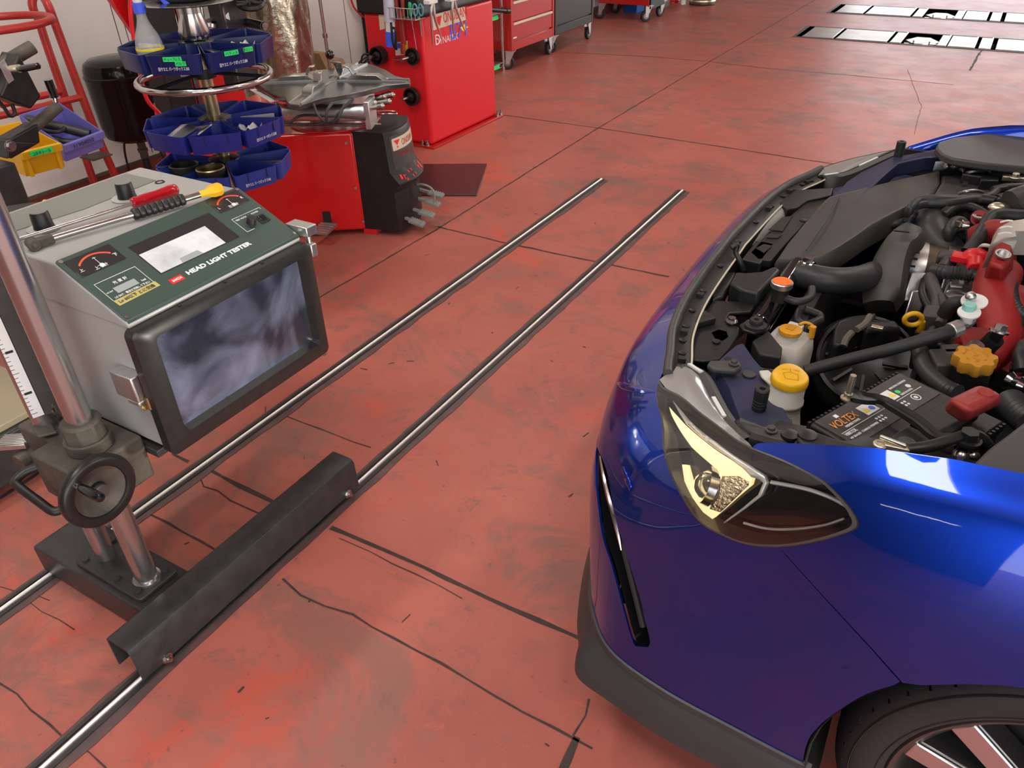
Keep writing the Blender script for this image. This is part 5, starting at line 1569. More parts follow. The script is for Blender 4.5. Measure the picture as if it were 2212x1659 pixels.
# ================================================================== CAR
CAR = thing('car', 'blue car with open engine bay and lit headlight, facing the tester', 'car', (.4, 1.7, 0))
YC2 = 3.4
HULL = [[(0.95, 0.815, 0.19), (0.95, 0.8, 0.3), (0.95, 0.79, 0.42), (0.95, 0.785, 0.55), (0.95, 0.785, 0.67), (0.95, 0.795, 0.79), (0.95, 0.835, 0.9), (0.95, 0.9, 0.935)],
     [(0.55, 0.815, 0.19), (0.55, 0.8, 0.3), (0.55, 0.79, 0.42), (0.55, 0.785, 0.55), (0.55, 0.785, 0.67), (0.55, 0.795, 0.78), (0.55, 0.835, 0.88), (0.55, 0.9, 0.91)],
     [(0.25, 0.815, 0.19), (0.25, 0.805, 0.3), (0.25, 0.795, 0.42), (0.25, 0.79, 0.55), (0.25, 0.79, 0.66), (0.25, 0.8, 0.765), (0.25, 0.835, 0.86), (0.25, 0.89, 0.9)],
     [(0.05, 0.81, 0.19), (0.05, 0.805, 0.3), (0.05, 0.8, 0.42), (0.05, 0.798, 0.54), (0.05, 0.8, 0.65), (0.05, 0.813, 0.745), (0.04, 0.845, 0.83), (0.03, 0.895, 0.875)],
     [(-0.08, 0.81, 0.19), (-0.08, 0.812, 0.3), (-0.08, 0.815, 0.42), (-0.08, 0.82, 0.53), (-0.085, 0.83, 0.635), (-0.09, 0.845, 0.72), (-0.095, 0.875, 0.79), (-0.11, 0.925, 0.832)],
     [(-0.2, 0.815, 0.19), (-0.205, 0.822, 0.3), (-0.205, 0.83, 0.42), (-0.205, 0.838, 0.52), (-0.205, 0.85, 0.62), (-0.205, 0.87, 0.7), (-0.205, 0.91, 0.765), (-0.205, 0.975, 0.8)],
     [(-0.31, 0.83, 0.19), (-0.315, 0.85, 0.3), (-0.315, 0.865, 0.41), (-0.315, 0.88, 0.51), (-0.31, 0.895, 0.61), (-0.305, 0.92, 0.69), (-0.295, 0.96, 0.745), (-0.285, 1.03, 0.778)],
     [(-0.372, 0.888, 0.19), (-0.378, 0.906, 0.3), (-0.39, 0.925, 0.41), (-0.395, 0.94, 0.51), (-0.39, 0.955, 0.6), (-0.38, 0.98, 0.675), (-0.365, 1.01, 0.725), (-0.34, 1.075, 0.76)],
     [(-0.425, 0.985, 0.19), (-0.425, 0.985, 0.3), (-0.438, 1, 0.41), (-0.452, 1.02, 0.51), (-0.45, 1.04, 0.595), (-0.442, 1.07, 0.66), (-0.42, 1.11, 0.71), (-0.37, 1.16, 0.757)],
     [(-0.488, 1.14, 0.19), (-0.474, 1.14, 0.3), (-0.48, 1.15, 0.41), (-0.492, 1.16, 0.5), (-0.488, 1.18, 0.58), (-0.48, 1.2, 0.65), (-0.46, 1.22, 0.71), (-0.4, 1.26, 0.758)],
     [(-0.54, 1.38, 0.19), (-0.52, 1.38, 0.3), (-0.515, 1.38, 0.41), (-0.515, 1.38, 0.5), (-0.51, 1.39, 0.58), (-0.5, 1.4, 0.65), (-0.475, 1.41, 0.715), (-0.42, 1.42, 0.76)],
     [(-0.56, 1.7, 0.19), (-0.54, 1.7, 0.3), (-0.53, 1.7, 0.41), (-0.525, 1.7, 0.5), (-0.52, 1.7, 0.58), (-0.51, 1.7, 0.655), (-0.48, 1.7, 0.72), (-0.428, 1.7, 0.765)]]
HULL = [[V(p) for p in row] for row in HULL]


def _cr(P, t):
    n = len(P) - 1
    i = min(max(int(math.floor(t)), 0), n - 1)
    f = t - i
    p1, p2 = P[i], P[i + 1]
    p0 = P[i - 1] if i else 2 * p1 - p2
    p3 = P[i + 2] if i + 2 <= n else 2 * p2 - p1
    return .5 * (2 * p1 + (p2 - p0) * f + (2 * p0 - 5 * p1 + 4 * p2 - p3) * f * f + (3 * p1 - p0 - 3 * p2 + p3) * f ** 3)


def S(u, v):
    """body skin of the near half: u runs from behind the wheel round the corner to the nose, v from sill to top"""
    return _cr([_cr(r, v) for r in HULL], u)


def SN(u, v, d):
    a, b_ = S(min(u + .02, 11), v) - S(max(u - .02, 0), v), S(u, min(v + .04, 7)) - S(u, max(v - .04, 0))
    n = b_.cross(a).normalized()
    return S(u, v) + n * d


mir = lambda p: V((p[0], YC2 - p[1], p[2]))
c2 = lambda pts, sub=5: [(p.x, p.y) for p in crp([(a, q, 0) for a, q in pts], sub)]

hl_low = [(7.205, 6.800), (6.268, 6.174), (5.851, 5.528), (5.590, 5.200), (5.373, 4.989), (5.172, 4.792), (4.990, 4.632), (4.807, 4.541), (4.606, 4.511), (4.419, 4.489), (4.240, 4.507), (4.065, 4.581), (3.901, 4.688)]
hl_rear = [(3.901, 4.688), (3.706, 4.867), (3.528, 5.060), (3.381, 5.234), (3.267, 5.383), (3.218, 5.468), (3.210, 5.543), (3.232, 5.624), (3.300, 5.759), (3.415, 5.926), (3.560, 6.097), (3.731, 6.214), (3.932, 6.314), (4.186, 6.383), (4.446, 6.407)]
hl_top = [(4.446, 6.407), (4.717, 6.470), (5.098, 6.605), (5.550, 6.698), (6.233, 6.812), (7.205, 6.800)]
seam = [(3.901, 4.680), (3.512, 4.318), (3.161, 3.992), (2.864, 3.658), (2.600, 3.291)]
arch = [(2.600, 3.291), (2.694, 3.076), (2.788, 2.848), (2.861, 2.617), (2.926, 2.369), (2.979, 2.166), (3.023, 1.956), (3.053, 1.779), (3.078, 1.607), (3.087, 1.417), (3.083, 1.189), (3.056, 0.809)]
ftop = [(4.446, 6.407), (4.408, 6.490), (4.327, 6.573), (3.998, 6.726), (3.687, 6.813), (3.380, 6.878), (3.163, 6.929)]
VB = .82
low = c2(hl_low, 3)
rear = c2(hl_rear, 3)
sm = c2(seam, 4)
ar = c2(arch, 2)
# ---- bumper
slot_r = [(7.895, 4.035), (7.440, 4.157), (6.977, 4.054), (6.567, 3.615), (6.256, 3.310), (5.924, 2.955), (5.625, 2.464), (5.428, 1.961), (5.324, 1.692), (5.328, 1.552)]
slot_l = [(5.551, 1.394), (5.641, 1.502), (5.982, 2.075), (6.344, 2.544), (6.778, 2.817)]
slot = c2(slot_r, 3) + c2(slot_l + [(slot_l[-1][0] + .45, slot_l[-1][1] + .5), (slot_r[0][0] + .35, slot_r[0][1] + .15)], 3)
bo = list(low) + [(p[0] + .018, p[1]) for p in sm[1:]] + [(p[0] + (.018 if i == 0 else 0), p[1]) for i, p in enumerate(ar)][1:]
bo += [(3.3 + .15 * i, VB) for i in range(52) if 3.3 + .15 * i < 10.95] + [(11, VB)] + [(11, VB + .3 * i) for i in range(1, 21) if VB + .3 * i < 6.9] + [(11, 6.96)]
bo += [(11 - .15 * i, 6.96) for i in range(1, 40) if 11 - .15 * i > 7.25]


def flange(b, pts, fn, flip):
    """panel edge turned inwards"""
    b.grid([[fn(u, v, d) for u, v in pts] for d in (0, -.0025, -.012)], flip=flip)


FNR = lambda u, v, d: SN(u, v, d)
FFR = lambda u, v, d: mir(SN(u, v, d))
b = MB()
for fn, fp in ((FNR, True), (FFR, False)):
    patch(b, bo, (lambda u, v: S(u, v)) if fp else (lambda u, v: mir(S(u, v))), (.13, .17), [slot], flip=fp)
    flange(b, low + [(p[0] + .018, p[1]) for p in sm[1:]] + [(p[0], p[1]) for p in ar[1:]], fn, fp)
    b.grid([[fn(u, v, d) for u, v in slot + slot[:1]] for d in (0, -.0015, -.004)], flip=not fp)
bump = b.build('front_bumper', 'paint', CAR, angle=50)
cre = [(8.645, 5.191), (8.203, 5.619), (7.888, 5.868), (7.539, 6.167), (7.154, 6.451), (6.838, 6.635)]
for fn in (FNR, FFR):
    MB().tube([fn(u, v, -.0035) for u, v in cre], lambda t: .0075 * math.sin(math.pi * (.12 + .8 * t)) + .001, 10).build('bumper_crease', 'paint', bump)
# ---- fenders
fo = [(p[0] - .0, p[1]) for p in sm] + [(2.5, 3.367), (2.3, 3.66), (2.15, 3.867), (1.97, 4.05), (1.8, 4.167), (1.475, 4.233), (1.2, 4.1), (.95, 3.8), (.78, 3.2), (.68, 2.2), (.66, 1.2), (.66, .3), (0, .3), (0, 7)]
fo += [(.15 * i, 7) for i in range(1, 19)] + c2(ftop, 3)[::-1] + rear[::-1][1:-1]
fo2 = []
for p in fo:
    if not fo2 or (abs(p[0] - fo2[-1][0]) + abs(p[1] - fo2[-1][1])) > 1e-3:
        fo2.append(p)
for flip, fn, lb_ in ((True, S, 'near side blue fender'), (False, lambda u, v: mir(S(u, v)), 'far side blue fender')):
    b = MB()
    patch(b, fo2, fn, (.1, .16), flip=flip)
    # inward roll along the top edge
    tp = [(0 + .2 * i, 7) for i in range(14)] + c2(ftop, 3)[::-1]
    rows = []
    for u, v in tp:
        p = fn(u, v)
        s = 1 if flip else -1
        rows.append([p, p + V((0, s * .006, -.004)), p + V((0, s * .012, -.016)), p + V((0, s * .014, -.045))])
    b.grid(rows, flip=flip)
    g = FNR if flip else FFR
    flange(b, rear, g, not flip)
    flange(b, sm + [(2.5, 3.367), (2.3, 3.66), (2.15, 3.867), (1.97, 4.05), (1.8, 4.167), (1.475, 4.233), (1.2, 4.1), (.95, 3.8), (.78, 3.2)], g, not flip)
    b.build('fender', 'paint', CAR, angle=50, label=lb_)
# wheel-arch rolled lip and dark liner
for s in (1, -1):
    fy = (lambda y: y) if s == 1 else (lambda y: YC2 - y)
    b = MB()
    rows = []
    for k in range(33):
        a = math.radians(-27 + 234 * k / 32)
        c, q = math.cos(a), math.sin(a)
        rows.append([(.392 + r * c, fy(y), .338 + r * q) for r, y in ((.349, .807), (.352, .80), (.36, .83), (.362, 1.12))])
    b.grid(rows, flip=s == -1)
    b.add([rows[i][3] for i in range(33)], [list(range(33))])
    b.build('wheel_arch_liner', 'black_matte', CAR)
# ---- fog slot trim
for s in (1, -1):
    fn = (lambda u, v, d: SN(u, v, d)) if s == 1 else (lambda u, v, d: mir(SN(u, v, d)))
    cx_, cy_ = sum(p[0] for p in slot) / len(slot), sum(p[1] for p in slot) / len(slot)
    b = MB()
    big = [(cx_ + (p[0] - cx_) * 1.02, cy_ + (p[1] - cy_) * 1.01) for p in slot]
    patch(b, big, lambda u, v: fn(u, v, -.035), (.08, .12), flip=s == 1)
    n_ = len(big)
    rows = [[fn(p[0], p[1], -.035) for p in big], [fn(p[0], p[1], -.0075) for p in big]]
    b.grid(rows, cv=True)
    tr = b.build('fog_lamp_bezel', 'black_gloss', CAR, angle=50)
    ch = [(7.712, 3.963), (7.243, 3.844), (6.893, 3.659), (6.600, 3.460), (6.335, 3.175), (6.211, 2.971)]
    MB().tube([fn(u, v, -.006) for u, v in ch], lambda t: .0015 + .0045 * math.sin(math.pi * min(1, t * .9 + .08)), 8).build('chrome_strip', 'chrome', tr)
    fin = [(6.336, 3.123), (6.048, 2.748), (5.784, 2.290), (5.537, 1.765)]
    MB().tube([fn(u, v, -.012) for u, v in fin], .006, 8).build('bezel_fin', 'black_matte', tr)
    # small tow-eye cover / sensor lip on the cheek
    fl_ = [(6.647, 4.529), (6.419, 4.358), (6.243, 4.267), (6.228, 4.381), (6.389, 4.506), (6.577, 4.599)]
    b = MB()
    patch(b, fl_, lambda u, v: fn(u, v, .0025), .1, flip=s == 1)
    b.build('washer_cover', 'paint', bump, solid=.003)
# ---- lip spoiler
us = [2.98 + .1 * i for i in range(81) if 2.98 + .1 * i <= 11.0] + [11.0]
rows = []
for u in us:
    p = S(u, VB + .12)
    t = S(min(u + .03, 11), VB) - S(u - .03, VB)
    n = V((t.y, -t.x, 0)).normalized() * -1
    if n.y > 0 and abs(n.y) > .3 or (abs(n.y) <= .3 and n.x > 0):
        n = -n
    fl2 = .016 + .006 * max(0, min(1, (u - 4) / 2)) + .024 * math.exp(-((u - 6.5) / .45) ** 2)
    z = p.z
    prof = [(-.004, 0), (.004, -.004), (.005, -.016), (.001, -.021), (.006, -.030), (fl2 * .7, -.056), (fl2, -.078), (fl2 + .002, -.108), (fl2 - .008, -.118), (-.06, -.118), (-.06, -.02)]
    rows.append([V((p.x, p.y, 0)) + n * a + V((0, 0, z + h)) for a, h in prof])
b = MB()
b.grid(rows, cv=True)
b.grid([[mir(q) for q in r] for r in rows], cv=True, flip=True)
b.add(rows[0], [list(range(len(rows[0])))])
b.build('lip_spoiler', 'lip_grey', CAR, angle=40)
# ---- headlights
M['drl'] = mat('lit_light_guide', (.75, .66, .42), .3, emit=((1.0, .74, .36), .62), bump=(500, .3))
M['reflector'] = mat('chrome_reflector', (.85, .76, .55), .12, 1.0, bump=(160, .55))
M['lamp_lens'] = mat('projector_lens', (.5, .5, .5), .02, trans=.9, ior=1.5)
M['silver_trim'] = mat('silver_trim', (.85, .84, .8), .35, .5)
M['lamp_seal'] = mat('lamp_seal', (.05, .048, .045), .35, coat=.4)
M['lamp_top'] = mat('smoky_lamp_top', (.26, .255, .245), .28, coat=.6)
HLO = low + rear[1:] + c2(hl_top, 3)[1:-1]
cx_, cy_ = sum(p[0] for p in HLO) / len(HLO), sum(p[1] for p in HLO) / len(HLO)
drl_up = [(6.486, 6.577), (5.848, 6.355), (5.318, 6.211), (4.901, 6.062), (4.557, 5.886), (4.440, 5.756), (4.440, 5.606), (4.605, 5.191), (4.821, 4.643), (4.980, 4.701), (5.198, 4.884), (5.406, 5.116), (5.544, 5.417), (5.490, 5.457), (5.326, 5.178), (5.142, 4.957), (5.058, 4.927), (5.005, 5.081), (4.927, 5.355), (4.891, 5.600), (4.941, 5.686), (5.176, 5.787), (5.494, 5.905), (5.821, 6.117), (6.261, 6.409)]
drl_hot = [(5.544, 5.417), (5.406, 5.116), (5.198, 4.884), (4.980, 4.701), (4.821, 4.643), (4.753, 4.825), (4.889, 4.811), (5.013, 4.889), (5.142, 4.957), (5.326, 5.178), (5.490, 5.457)]
tex = [(4.827, 5.606), (4.607, 5.718), (4.456, 5.664), (4.450, 5.592), (4.604, 5.182), (4.726, 4.870), (4.882, 4.856)]
silver = [(6.460, 6.721), (5.642, 6.437), (5.071, 6.289), (4.553, 6.064), (4.279, 5.904), (4.221, 5.773), (4.251, 5.461), (4.410, 5.103), (4.621, 4.682), (4.642, 4.699), (4.437, 5.126), (4.292, 5.468), (4.268, 5.739), (4.322, 5.787), (4.432, 5.788), (4.562, 5.913), (4.910, 6.098), (5.332, 6.248), (5.861, 6.397)]
pod = [(5.497, 5.621), (5.229, 5.644), (4.978, 5.618), (4.905, 5.564), (4.967, 5.228), (5.057, 4.997), (5.209, 5.115), (5.372, 5.346)]
for s in (1, -1):
    fn = (lambda u, v, d: SN(u, v, d)) if s == 1 else (lambda u, v, d: mir(SN(u, v, d)))
    fp = s == 1
    b = MB()
    ring_o = HLO
    ring_i = [(cx_ + (p[0] - cx_) * .955, cy_ + (p[1] - cy_) * .955) for p in HLO]
    b.grid([[fn(p[0], p[1], .0008) for p in ring_o], [fn(p[0], p[1], .0015) for p in ring_i], [fn(p[0], p[1], -.05) for p in ring_i]], cv=True, flip=not fp)
    lamp = b.build('headlight', 'lamp_seal', CAR, angle=50, label='near side lit headlight' if fp else 'far side headlight')
    b = MB()
    patch(b, dense(HLO, .15), lambda u, v: fn(u, v, .001), (.1, .12), flip=fp)
    b.build('lamp_cover', 'lamp_glass', lamp, angle=60)
    b = MB()
    patch(b, dense(HLO, .15), lambda u, v: fn(u, v, -.034), (.1, .12), flip=fp)
    b.build('lamp_bezel', 'black_gloss', lamp, angle=50)
    b = MB()
    patch(b, dense(silver, .1), lambda u, v: fn(u, v, -.012), .1, flip=fp)
    b.build('silver_trim', 'silver_trim', lamp, solid=.01)
    b = MB()
    patch(b, dense(drl_up, .1), lambda u, v: fn(u, v, -.017), .08, flip=fp)
    b.build('light_guide', 'drl', lamp, solid=.012)
    b = MB()
    patch(b, dense(tex, .1), lambda u, v: fn(u, v, -.014), .06, flip=fp)
    b.build('textured_reflector', 'reflector', lamp, solid=.004)
    pc_ = fn(sum(p[0] for p in pod) / len(pod), sum(p[1] for p in pod) / len(pod), -.022)
    b = MB()
    b.ball(pc_ + V((.012, .0, -.012)), .026)
    b.build('projector_lens', 'lamp_lens', lamp)
    MB().lathe([(.03, -.012), (.034, 0), (.03, .012)], pc_ + V((.014, 0, -.012)), (-.8, -.3 * s, .25), n=28).build('projector_ring', 'chrome', lamp)
    # rear trim line low in the lamp
    ln = [(4.422, 4.733), (4.139, 4.771), (3.845, 4.975), (3.579, 5.223), (3.398, 5.443)]
    MB().tube([fn(u, v, -.025) for u, v in ln], .002, 6).build('trim_line', 'silver_trim', lamp)
    ln = [(4.216, 5.775), (3.949, 5.818), (3.768, 5.821), (3.545, 5.767), (3.383, 5.683)]
    MB().tube([fn(u, v, -.022) for u, v in ln], .003, 6).build('trim_line', 'silver_trim', lamp)
    # smoky top of the lamp that runs under the bonnet
    tp_ = [(-0.354, 1.075, 0.752), (-0.335, 1.103, 0.755), (-0.343, 1.135, 0.752), (-0.321, 1.13, 0.756), (-0.299, 1.115, 0.758), (-0.277, 1.084, 0.76), (-0.252, 1.041, 0.766), (-0.224, 0.993, 0.775), (-0.196, 0.954, 0.785), (-0.171, 0.924, 0.793), (-0.15, 0.91, 0.796)]
    tt = [S(u, v) for u, v in c2(hl_top, 2)[::-1]]
    tp2 = crp(tp_[1:-1], 2)
    k = len(tt)
    rows = []
    for i in range(k):
        f = i / (k - 1) * (len(tp2) - 1)
        j = min(int(f), len(tp2) - 2)
        e = V(tp2[j]).lerp(V(tp2[j + 1]), f - j)
        rows.append([tt[i], tt[i].lerp(e, .33) + V((0, 0, .004)), tt[i].lerp(e, .66) + V((0, 0, .005)), e])
    if s == -1:
        rows = [[mir(p) for p in r] for r in rows]
    MB().grid(rows, flip=fp).build('lamp_top', 'lamp_top', lamp, angle=60)
    ed = [r[3] for r in rows]
    b = MB()
    inw = V((.018, .012 * s, 0))
    b.grid([[p + V((0, 0, -.002)) for p in ed], [p + inw * .5 + V((0, 0, .004)) for p in ed], [p + inw + V((0, 0, -.002)) for p in ed], [p + inw * 1.3 + V((0, 0, -.05)) for p in ed]], flip=not fp)
    b.build('lamp_flange', 'grey_plastic', lamp, angle=50)
    b = MB()
    for i in range(3, len(ed) - 3, 4):
        b.obox(ed[i] + inw * .25 + V((0, 0, .003)), (ed[i + 1] - ed[i - 1]) * .8, inw * .3, (0, 0, .004))
    b.build('flange_clip', 'white', lamp)
# lit low beam of the near headlight
sp = bpy.data.lights.new('low_beam', 'SPOT')
sp.energy, sp.spot_size, sp.spot_blend, sp.color, sp.shadow_soft_size = 16, math.radians(50), .5, (1, .93, .8), .03
so = bpy.data.objects.new('low_beam', sp)
COL.objects.link(so)
so.location = (-.43, .97, .64)
so.rotation_euler = V((-1, -.03, -.06)).to_track_quat('-Z', 'Y').to_euler()
# ---- nose weather strip
stp = [11 - .12 * i for i in range(33) if 11 - .12 * i > 7.2] + [7.18]
top = [S(u, 7) for u in stp]
full = [mir(p) for p in top[1:]][::-1] + top


def inward(P, i):
    t = P[min(i + 1, len(P) - 1)] - P[max(i - 1, 0)]
    n = V((-t.y, t.x, 0)).normalized()
    return n if n.x > 0 else -n


nn_ = [inward(full, i) for i in range(len(full))]
b = MB()
rows = []
for p, n in zip(full, nn_):
    rows.append([p + n * a + V((0, 0, h)) for a, h in ((-.004, -.004), (-.004, .004), (0, .0095), (.006, .0105), (.011, .007), (.013, -.004))])
b.grid(rows)
b.add(rows[-1], [list(range(6))])
ws = b.build('bonnet_seal', 'seal_rubber', CAR, angle=50)
b = MB()
b.grid([[p + n * a + V((0, 0, h)) for a, h in ((.011, -.001), (.013, -.006), (.038, -.009), (.043, -.012), (.044, -.05))] for p, n in zip(full, nn_)])
b.build('grille_ledge', 'black', CAR, angle=50)
led = CAR.children[-1]
MB().tube([p + n * .044 + V((0, 0, -.010)) for p, n in zip(full, nn_)], .0022, 6, straight=True).build('ledge_edge', 'cream', led)
for i in range(4, len(full) - 3, 4):
    p, n = full[i], nn_[i]
    q = p + n * .026 + V((0, 0, -.008))
    MB().lathe([(.006, 0), (.0075, .002), (.0075, .004), (.004, .005), (.0001, .005)], q, n=14).build('push_clip', 'black', led)
    if i % 8 == 0:
        t = (full[i + 1] - full[i - 1]).normalized()
        MB().obox(q + t * .025 + V((0, 0, .003)), t * .012, n * .014, V((0, 0, .012))).build('ledge_tab', 'black', led, bevel=.001)
# ---- wheels
M['tyre'] = mat('tyre_rubber', (.018, .018, .019), .6, bump=(200, .06))
M['rim'] = mat('dark_silver_rim', (.16, .155, .15), .3, .9)
M['rim_bright'] = mat('machined_rim_face', (.62, .63, .64), .22, .95)
for s in (1, -1):
    wy = .845 if s == 1 else YC2 - .845
    c = V((.40, wy, .329))
    ax = V((0, -s, 0))
    w = MB()
    R = .327
    prof = [(.238, -.20), (.25, -.212), (.29, -.222), (.312, -.21), (.322, -.19), (R, -.16), (R, -.05), (.3255, -.03), (.318, -.01), (.308, .004), (.292, .013), (.272, .015), (.256, .011), (.2505, .004), (.2465, -.004)]
    w.lathe(prof, c, ax, n=96)
    wh = w.build('wheel', 'tyre', CAR, angle=50, label='near front wheel' if s == 1 else 'far front wheel')
    x, y, d = perp(ax)
    b = MB()
    for k in range(54):
        a = 2 * math.pi * k / 54
        r = math.cos(a) * x + math.sin(a) * y
        t = -math.sin(a) * x + math.cos(a) * y
        b.hexa([c + r * q + t * e + d * h for q, h in ((.3265, -.05), (.3095, .0035)) for e, hh in ((-.002, 0), (.002, 0))] + [c + r * (q + .0012) + t * e + d * (h + .0006) for q, h in ((.3265, -.05), (.3095, .0035)) for e in (-.002, .002)])
    b.build('tread_sipe', 'black_matte', wh)
    b = MB()
    for rr in (.3, .262):
        b.lathe([(rr - .0012, .0115 if rr > .29 else .0137), (rr, .0125 if rr > .29 else .0148), (rr + .0012, .0105 if rr > .29 else .0145)], c, ax, n=80)
    b.build('sidewall_ring', 'tyre', wh)
    b = MB()
    b.lathe([(.2475, -.004), (.2495, .003), (.247, .0065), (.243, .006), (.238, .0), (.230, -.006), (.226, -.03), (.222, -.12), (.215, -.18)], c, ax, n=96)
    b.lathe([(.228, -.13), (.0001, -.13)], c, ax, n=48)
    rim = b.build('rim', 'rim', wh, angle=50)
    b = MB()
    rot = math.radians(118)
    for k in range(5):
        for e0, e1 in ((-.16, -.36), (.16, .36)):
            a = 2 * math.pi * k / 5 + rot
            dr0 = math.cos(a + e0 * .9) * x + math.sin(a + e0 * .9) * y
            dr1 = math.cos(a + e1 * .62) * x + math.sin(a + e1 * .62) * y
            p0, p1 = c + dr0 * .05, c + dr1 * .236
            t = (p1 - p0).normalized()
            n = t.cross(d)
            wi = .017
            b.m(1)
            b.hexa([p0 - n * wi - d * .02, p0 + n * wi - d * .02, p1 + n * wi * 1.1 - d * .01, p1 - n * wi * 1.1 - d * .01, p0 - n * wi + d * .002, p0 + n * wi + d * .002, p1 + n * wi * 1.1 + d * .0, p1 - n * wi * 1.1 + d * .0])
            b.m(0)
            b.hexa([p0 - n * wi * 1.25 - d * .055, p0 + n * wi * 1.25 - d * .055, p1 + n * wi * 1.3 - d * .05, p1 - n * wi * 1.3 - d * .05, p0 - n * wi * 1.12 - d * .004, p0 + n * wi * 1.12 - d * .004, p1 + n * wi * 1.2 - d * .006, p1 - n * wi * 1.2 - d * .006])
    b.m(0)
    b.lathe([(.07, -.05), (.072, -.005), (.062, .004), (.03, .006), (.0001, .006)], c, ax, n=40)
    b.build('spokes', ['rim', 'rim_bright'], wh, bevel=.003)
    MB().cyl(c - d * .125, c - d * .10, .155, n=48).build('brake_disc', 'steel', wh)
# ---- raised bonnet (its far end is above the frame)
hx, hz = .98, .96
ang = math.radians(62)
hd_ = V((-math.cos(ang), 0, math.sin(ang)))
rows = []
for i in range(9):
    f = i / 8
    hw_ = .80 - .1 * f ** 2
    rows.append([V((hx, 1.7, hz)) + hd_ * (1.28 * f) + V((0, hw_ * (j - 6) / 6, 0)) + V((math.sin(ang), 0, math.cos(ang))) * (.05 * (1 - ((j - 6) / 6) ** 2)) for j in range(13)])
hb = MB().grid(rows, flip=True).build('bonnet', 'paint', CAR, solid=.012)
MB().grid([[p - V((math.sin(ang), 0, math.cos(ang))) * .03 - (p - rows[4][6]) * .1 for p in r] for r in rows]).build('bonnet_liner', 'black_matte', hb, solid=.01)
# ---- body behind the engine bay, only its front edge
MB().box(.96, 1.06, .83, 2.57, .2, .93).build('firewall', 'black_matte', CAR)
MB().box(.86, .98, .9, 2.5, .88, .93).build('cowl', 'black', CAR, bevel=.01)

# ================================================================== ENGINE BAY (all parts of the car)
def part(b, name, m, label=None, bevel=0, parent=None, **k):
    return b.build(name, m, parent or CAR, bevel=bevel, label=label, **k)


def slab(pts, th, name, m, bevel=.003, parent=None, label=None):
    return part(MB().prism([tuple(V(p) - V((0, 0, th))) for p in pts], (0, 0, th)), name, m, bevel=bevel, parent=parent, label=label)


def hose(pts, r, name='hose', m='hose', n=12, parent=None, label=None, bevel=0):
    return part(MB().tube(pts, r, n), name, m, parent=parent, label=label)


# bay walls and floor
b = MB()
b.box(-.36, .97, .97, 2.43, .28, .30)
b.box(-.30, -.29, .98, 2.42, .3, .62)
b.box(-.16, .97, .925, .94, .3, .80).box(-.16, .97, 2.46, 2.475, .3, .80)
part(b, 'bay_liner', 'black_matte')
# inner wing rails (dull blue)
rail = [(-.16, .955, .78), (.02, .925, .825), (.3, .915, .85), (.97, .92, .87), (.97, 1.0, .86), (.3, .99, .835), (.02, 1.0, .81), (-.14, 1.03, .77)]
slab([V(p) for p in rail], .03, 'inner_wing', 'black', label='near inner wing')
far_rail = [(-0.239, 1.901, 0.77), (-0.203, 1.997, 0.785), (-0.166, 2.209, 0.8), (-0.146, 2.291, 0.81), (-0.088, 2.355, 0.815), (0.021, 2.4, 0.82), (0.17, 2.408, 0.83), (0.164, 2.573, 0.84), (-0.011, 2.487, 0.83), (-0.108, 2.373, 0.82), (-0.167, 2.343, 0.81), (-0.228, 2.231, 0.79), (-0.251, 2.17, 0.78), (-0.265, 2.079, 0.765), (-0.278, 1.978, 0.76)]
slab([V(p) for p in far_rail], .04, 'inner_wing', 'paint_inner', label='far inner wing in dull blue')
# core support near side
cs = [(-0.283, 1.179, 0.742), (-0.286, 1.209, 0.742), (-0.275, 1.269, 0.742), (-0.265, 1.284, 0.742), (-0.231, 1.237, 0.742), (-0.204, 1.207, 0.742), (-0.181, 1.157, 0.742), (-0.16, 1.133, 0.742), (-0.136, 1.093, 0.742), (-0.113, 1.063, 0.742), (-0.093, 1.047, 0.742), (-0.076, 1.028, 0.742), (-0.11, 0.985, 0.742), (-0.136, 0.979, 0.742), (-0.154, 0.991, 0.742), (-0.181, 1.012, 0.742), (-0.2, 1.044, 0.742), (-0.223, 1.084, 0.742), (-0.243, 1.123, 0.742), (-0.262, 1.15, 0.742)]
o = slab([V(p) for p in cs], .012, 'core_support', 'paint_inner', label='near side core support in dull blue')
b = MB()
flp = [(-0.283, 1.179, 0.742), (-0.262, 1.15, 0.742), (-0.243, 1.123, 0.742), (-0.223, 1.084, 0.742), (-0.2, 1.044, 0.742), (-0.181, 1.012, 0.742), (-0.154, 0.991, 0.742)]
b.grid([[V(p) for p in flp], [V(p) + V((-.006, -.01, -.02)) for p in flp], [V(p) + V((-.012, -.02, -.06)) for p in flp]])
part(b, 'support_flange', 'paint_inner', parent=o)
for p in [(-0.272, 1.213, 0.743), (-0.139, 1.063, 0.743), (-0.196, 1.179, 0.743)]:
    part(MB().lathe([(.007, 0), (.0001, .0002)], p), 'mount_hole', 'black_matte', parent=o)
MBs = mir
csm = [mir(p) for p in cs]
slab([V(p) for p in csm][::-1], .012, 'core_support', 'paint_inner', label='far side core support in dull blue')


def rib_stop(p, r=.0118, h=.04):
    pr = [(.0001, 0), (r * .95, 0)]
    for k in range(4):
        pr += [(r, .004 + k * h * .14), (r, .008 + k * h * .14), (r * .9, .009 + k * h * .14), (r * .9, .0105 + k * h * .14)]
    pr += [(r * 1.02, h * .62), (r * 1.02, h), (r * .9, h + .002), (.005, h + .002), (.004, h - .006), (.0001, h - .006)]
    return part(MB().lathe(pr, p, n=28), 'bump_stop', 'rubber')


rib_stop((-0.181, 1.085, 0.742))
q = V((-0.156, 2.348, 0.81))
rib_stop(q)
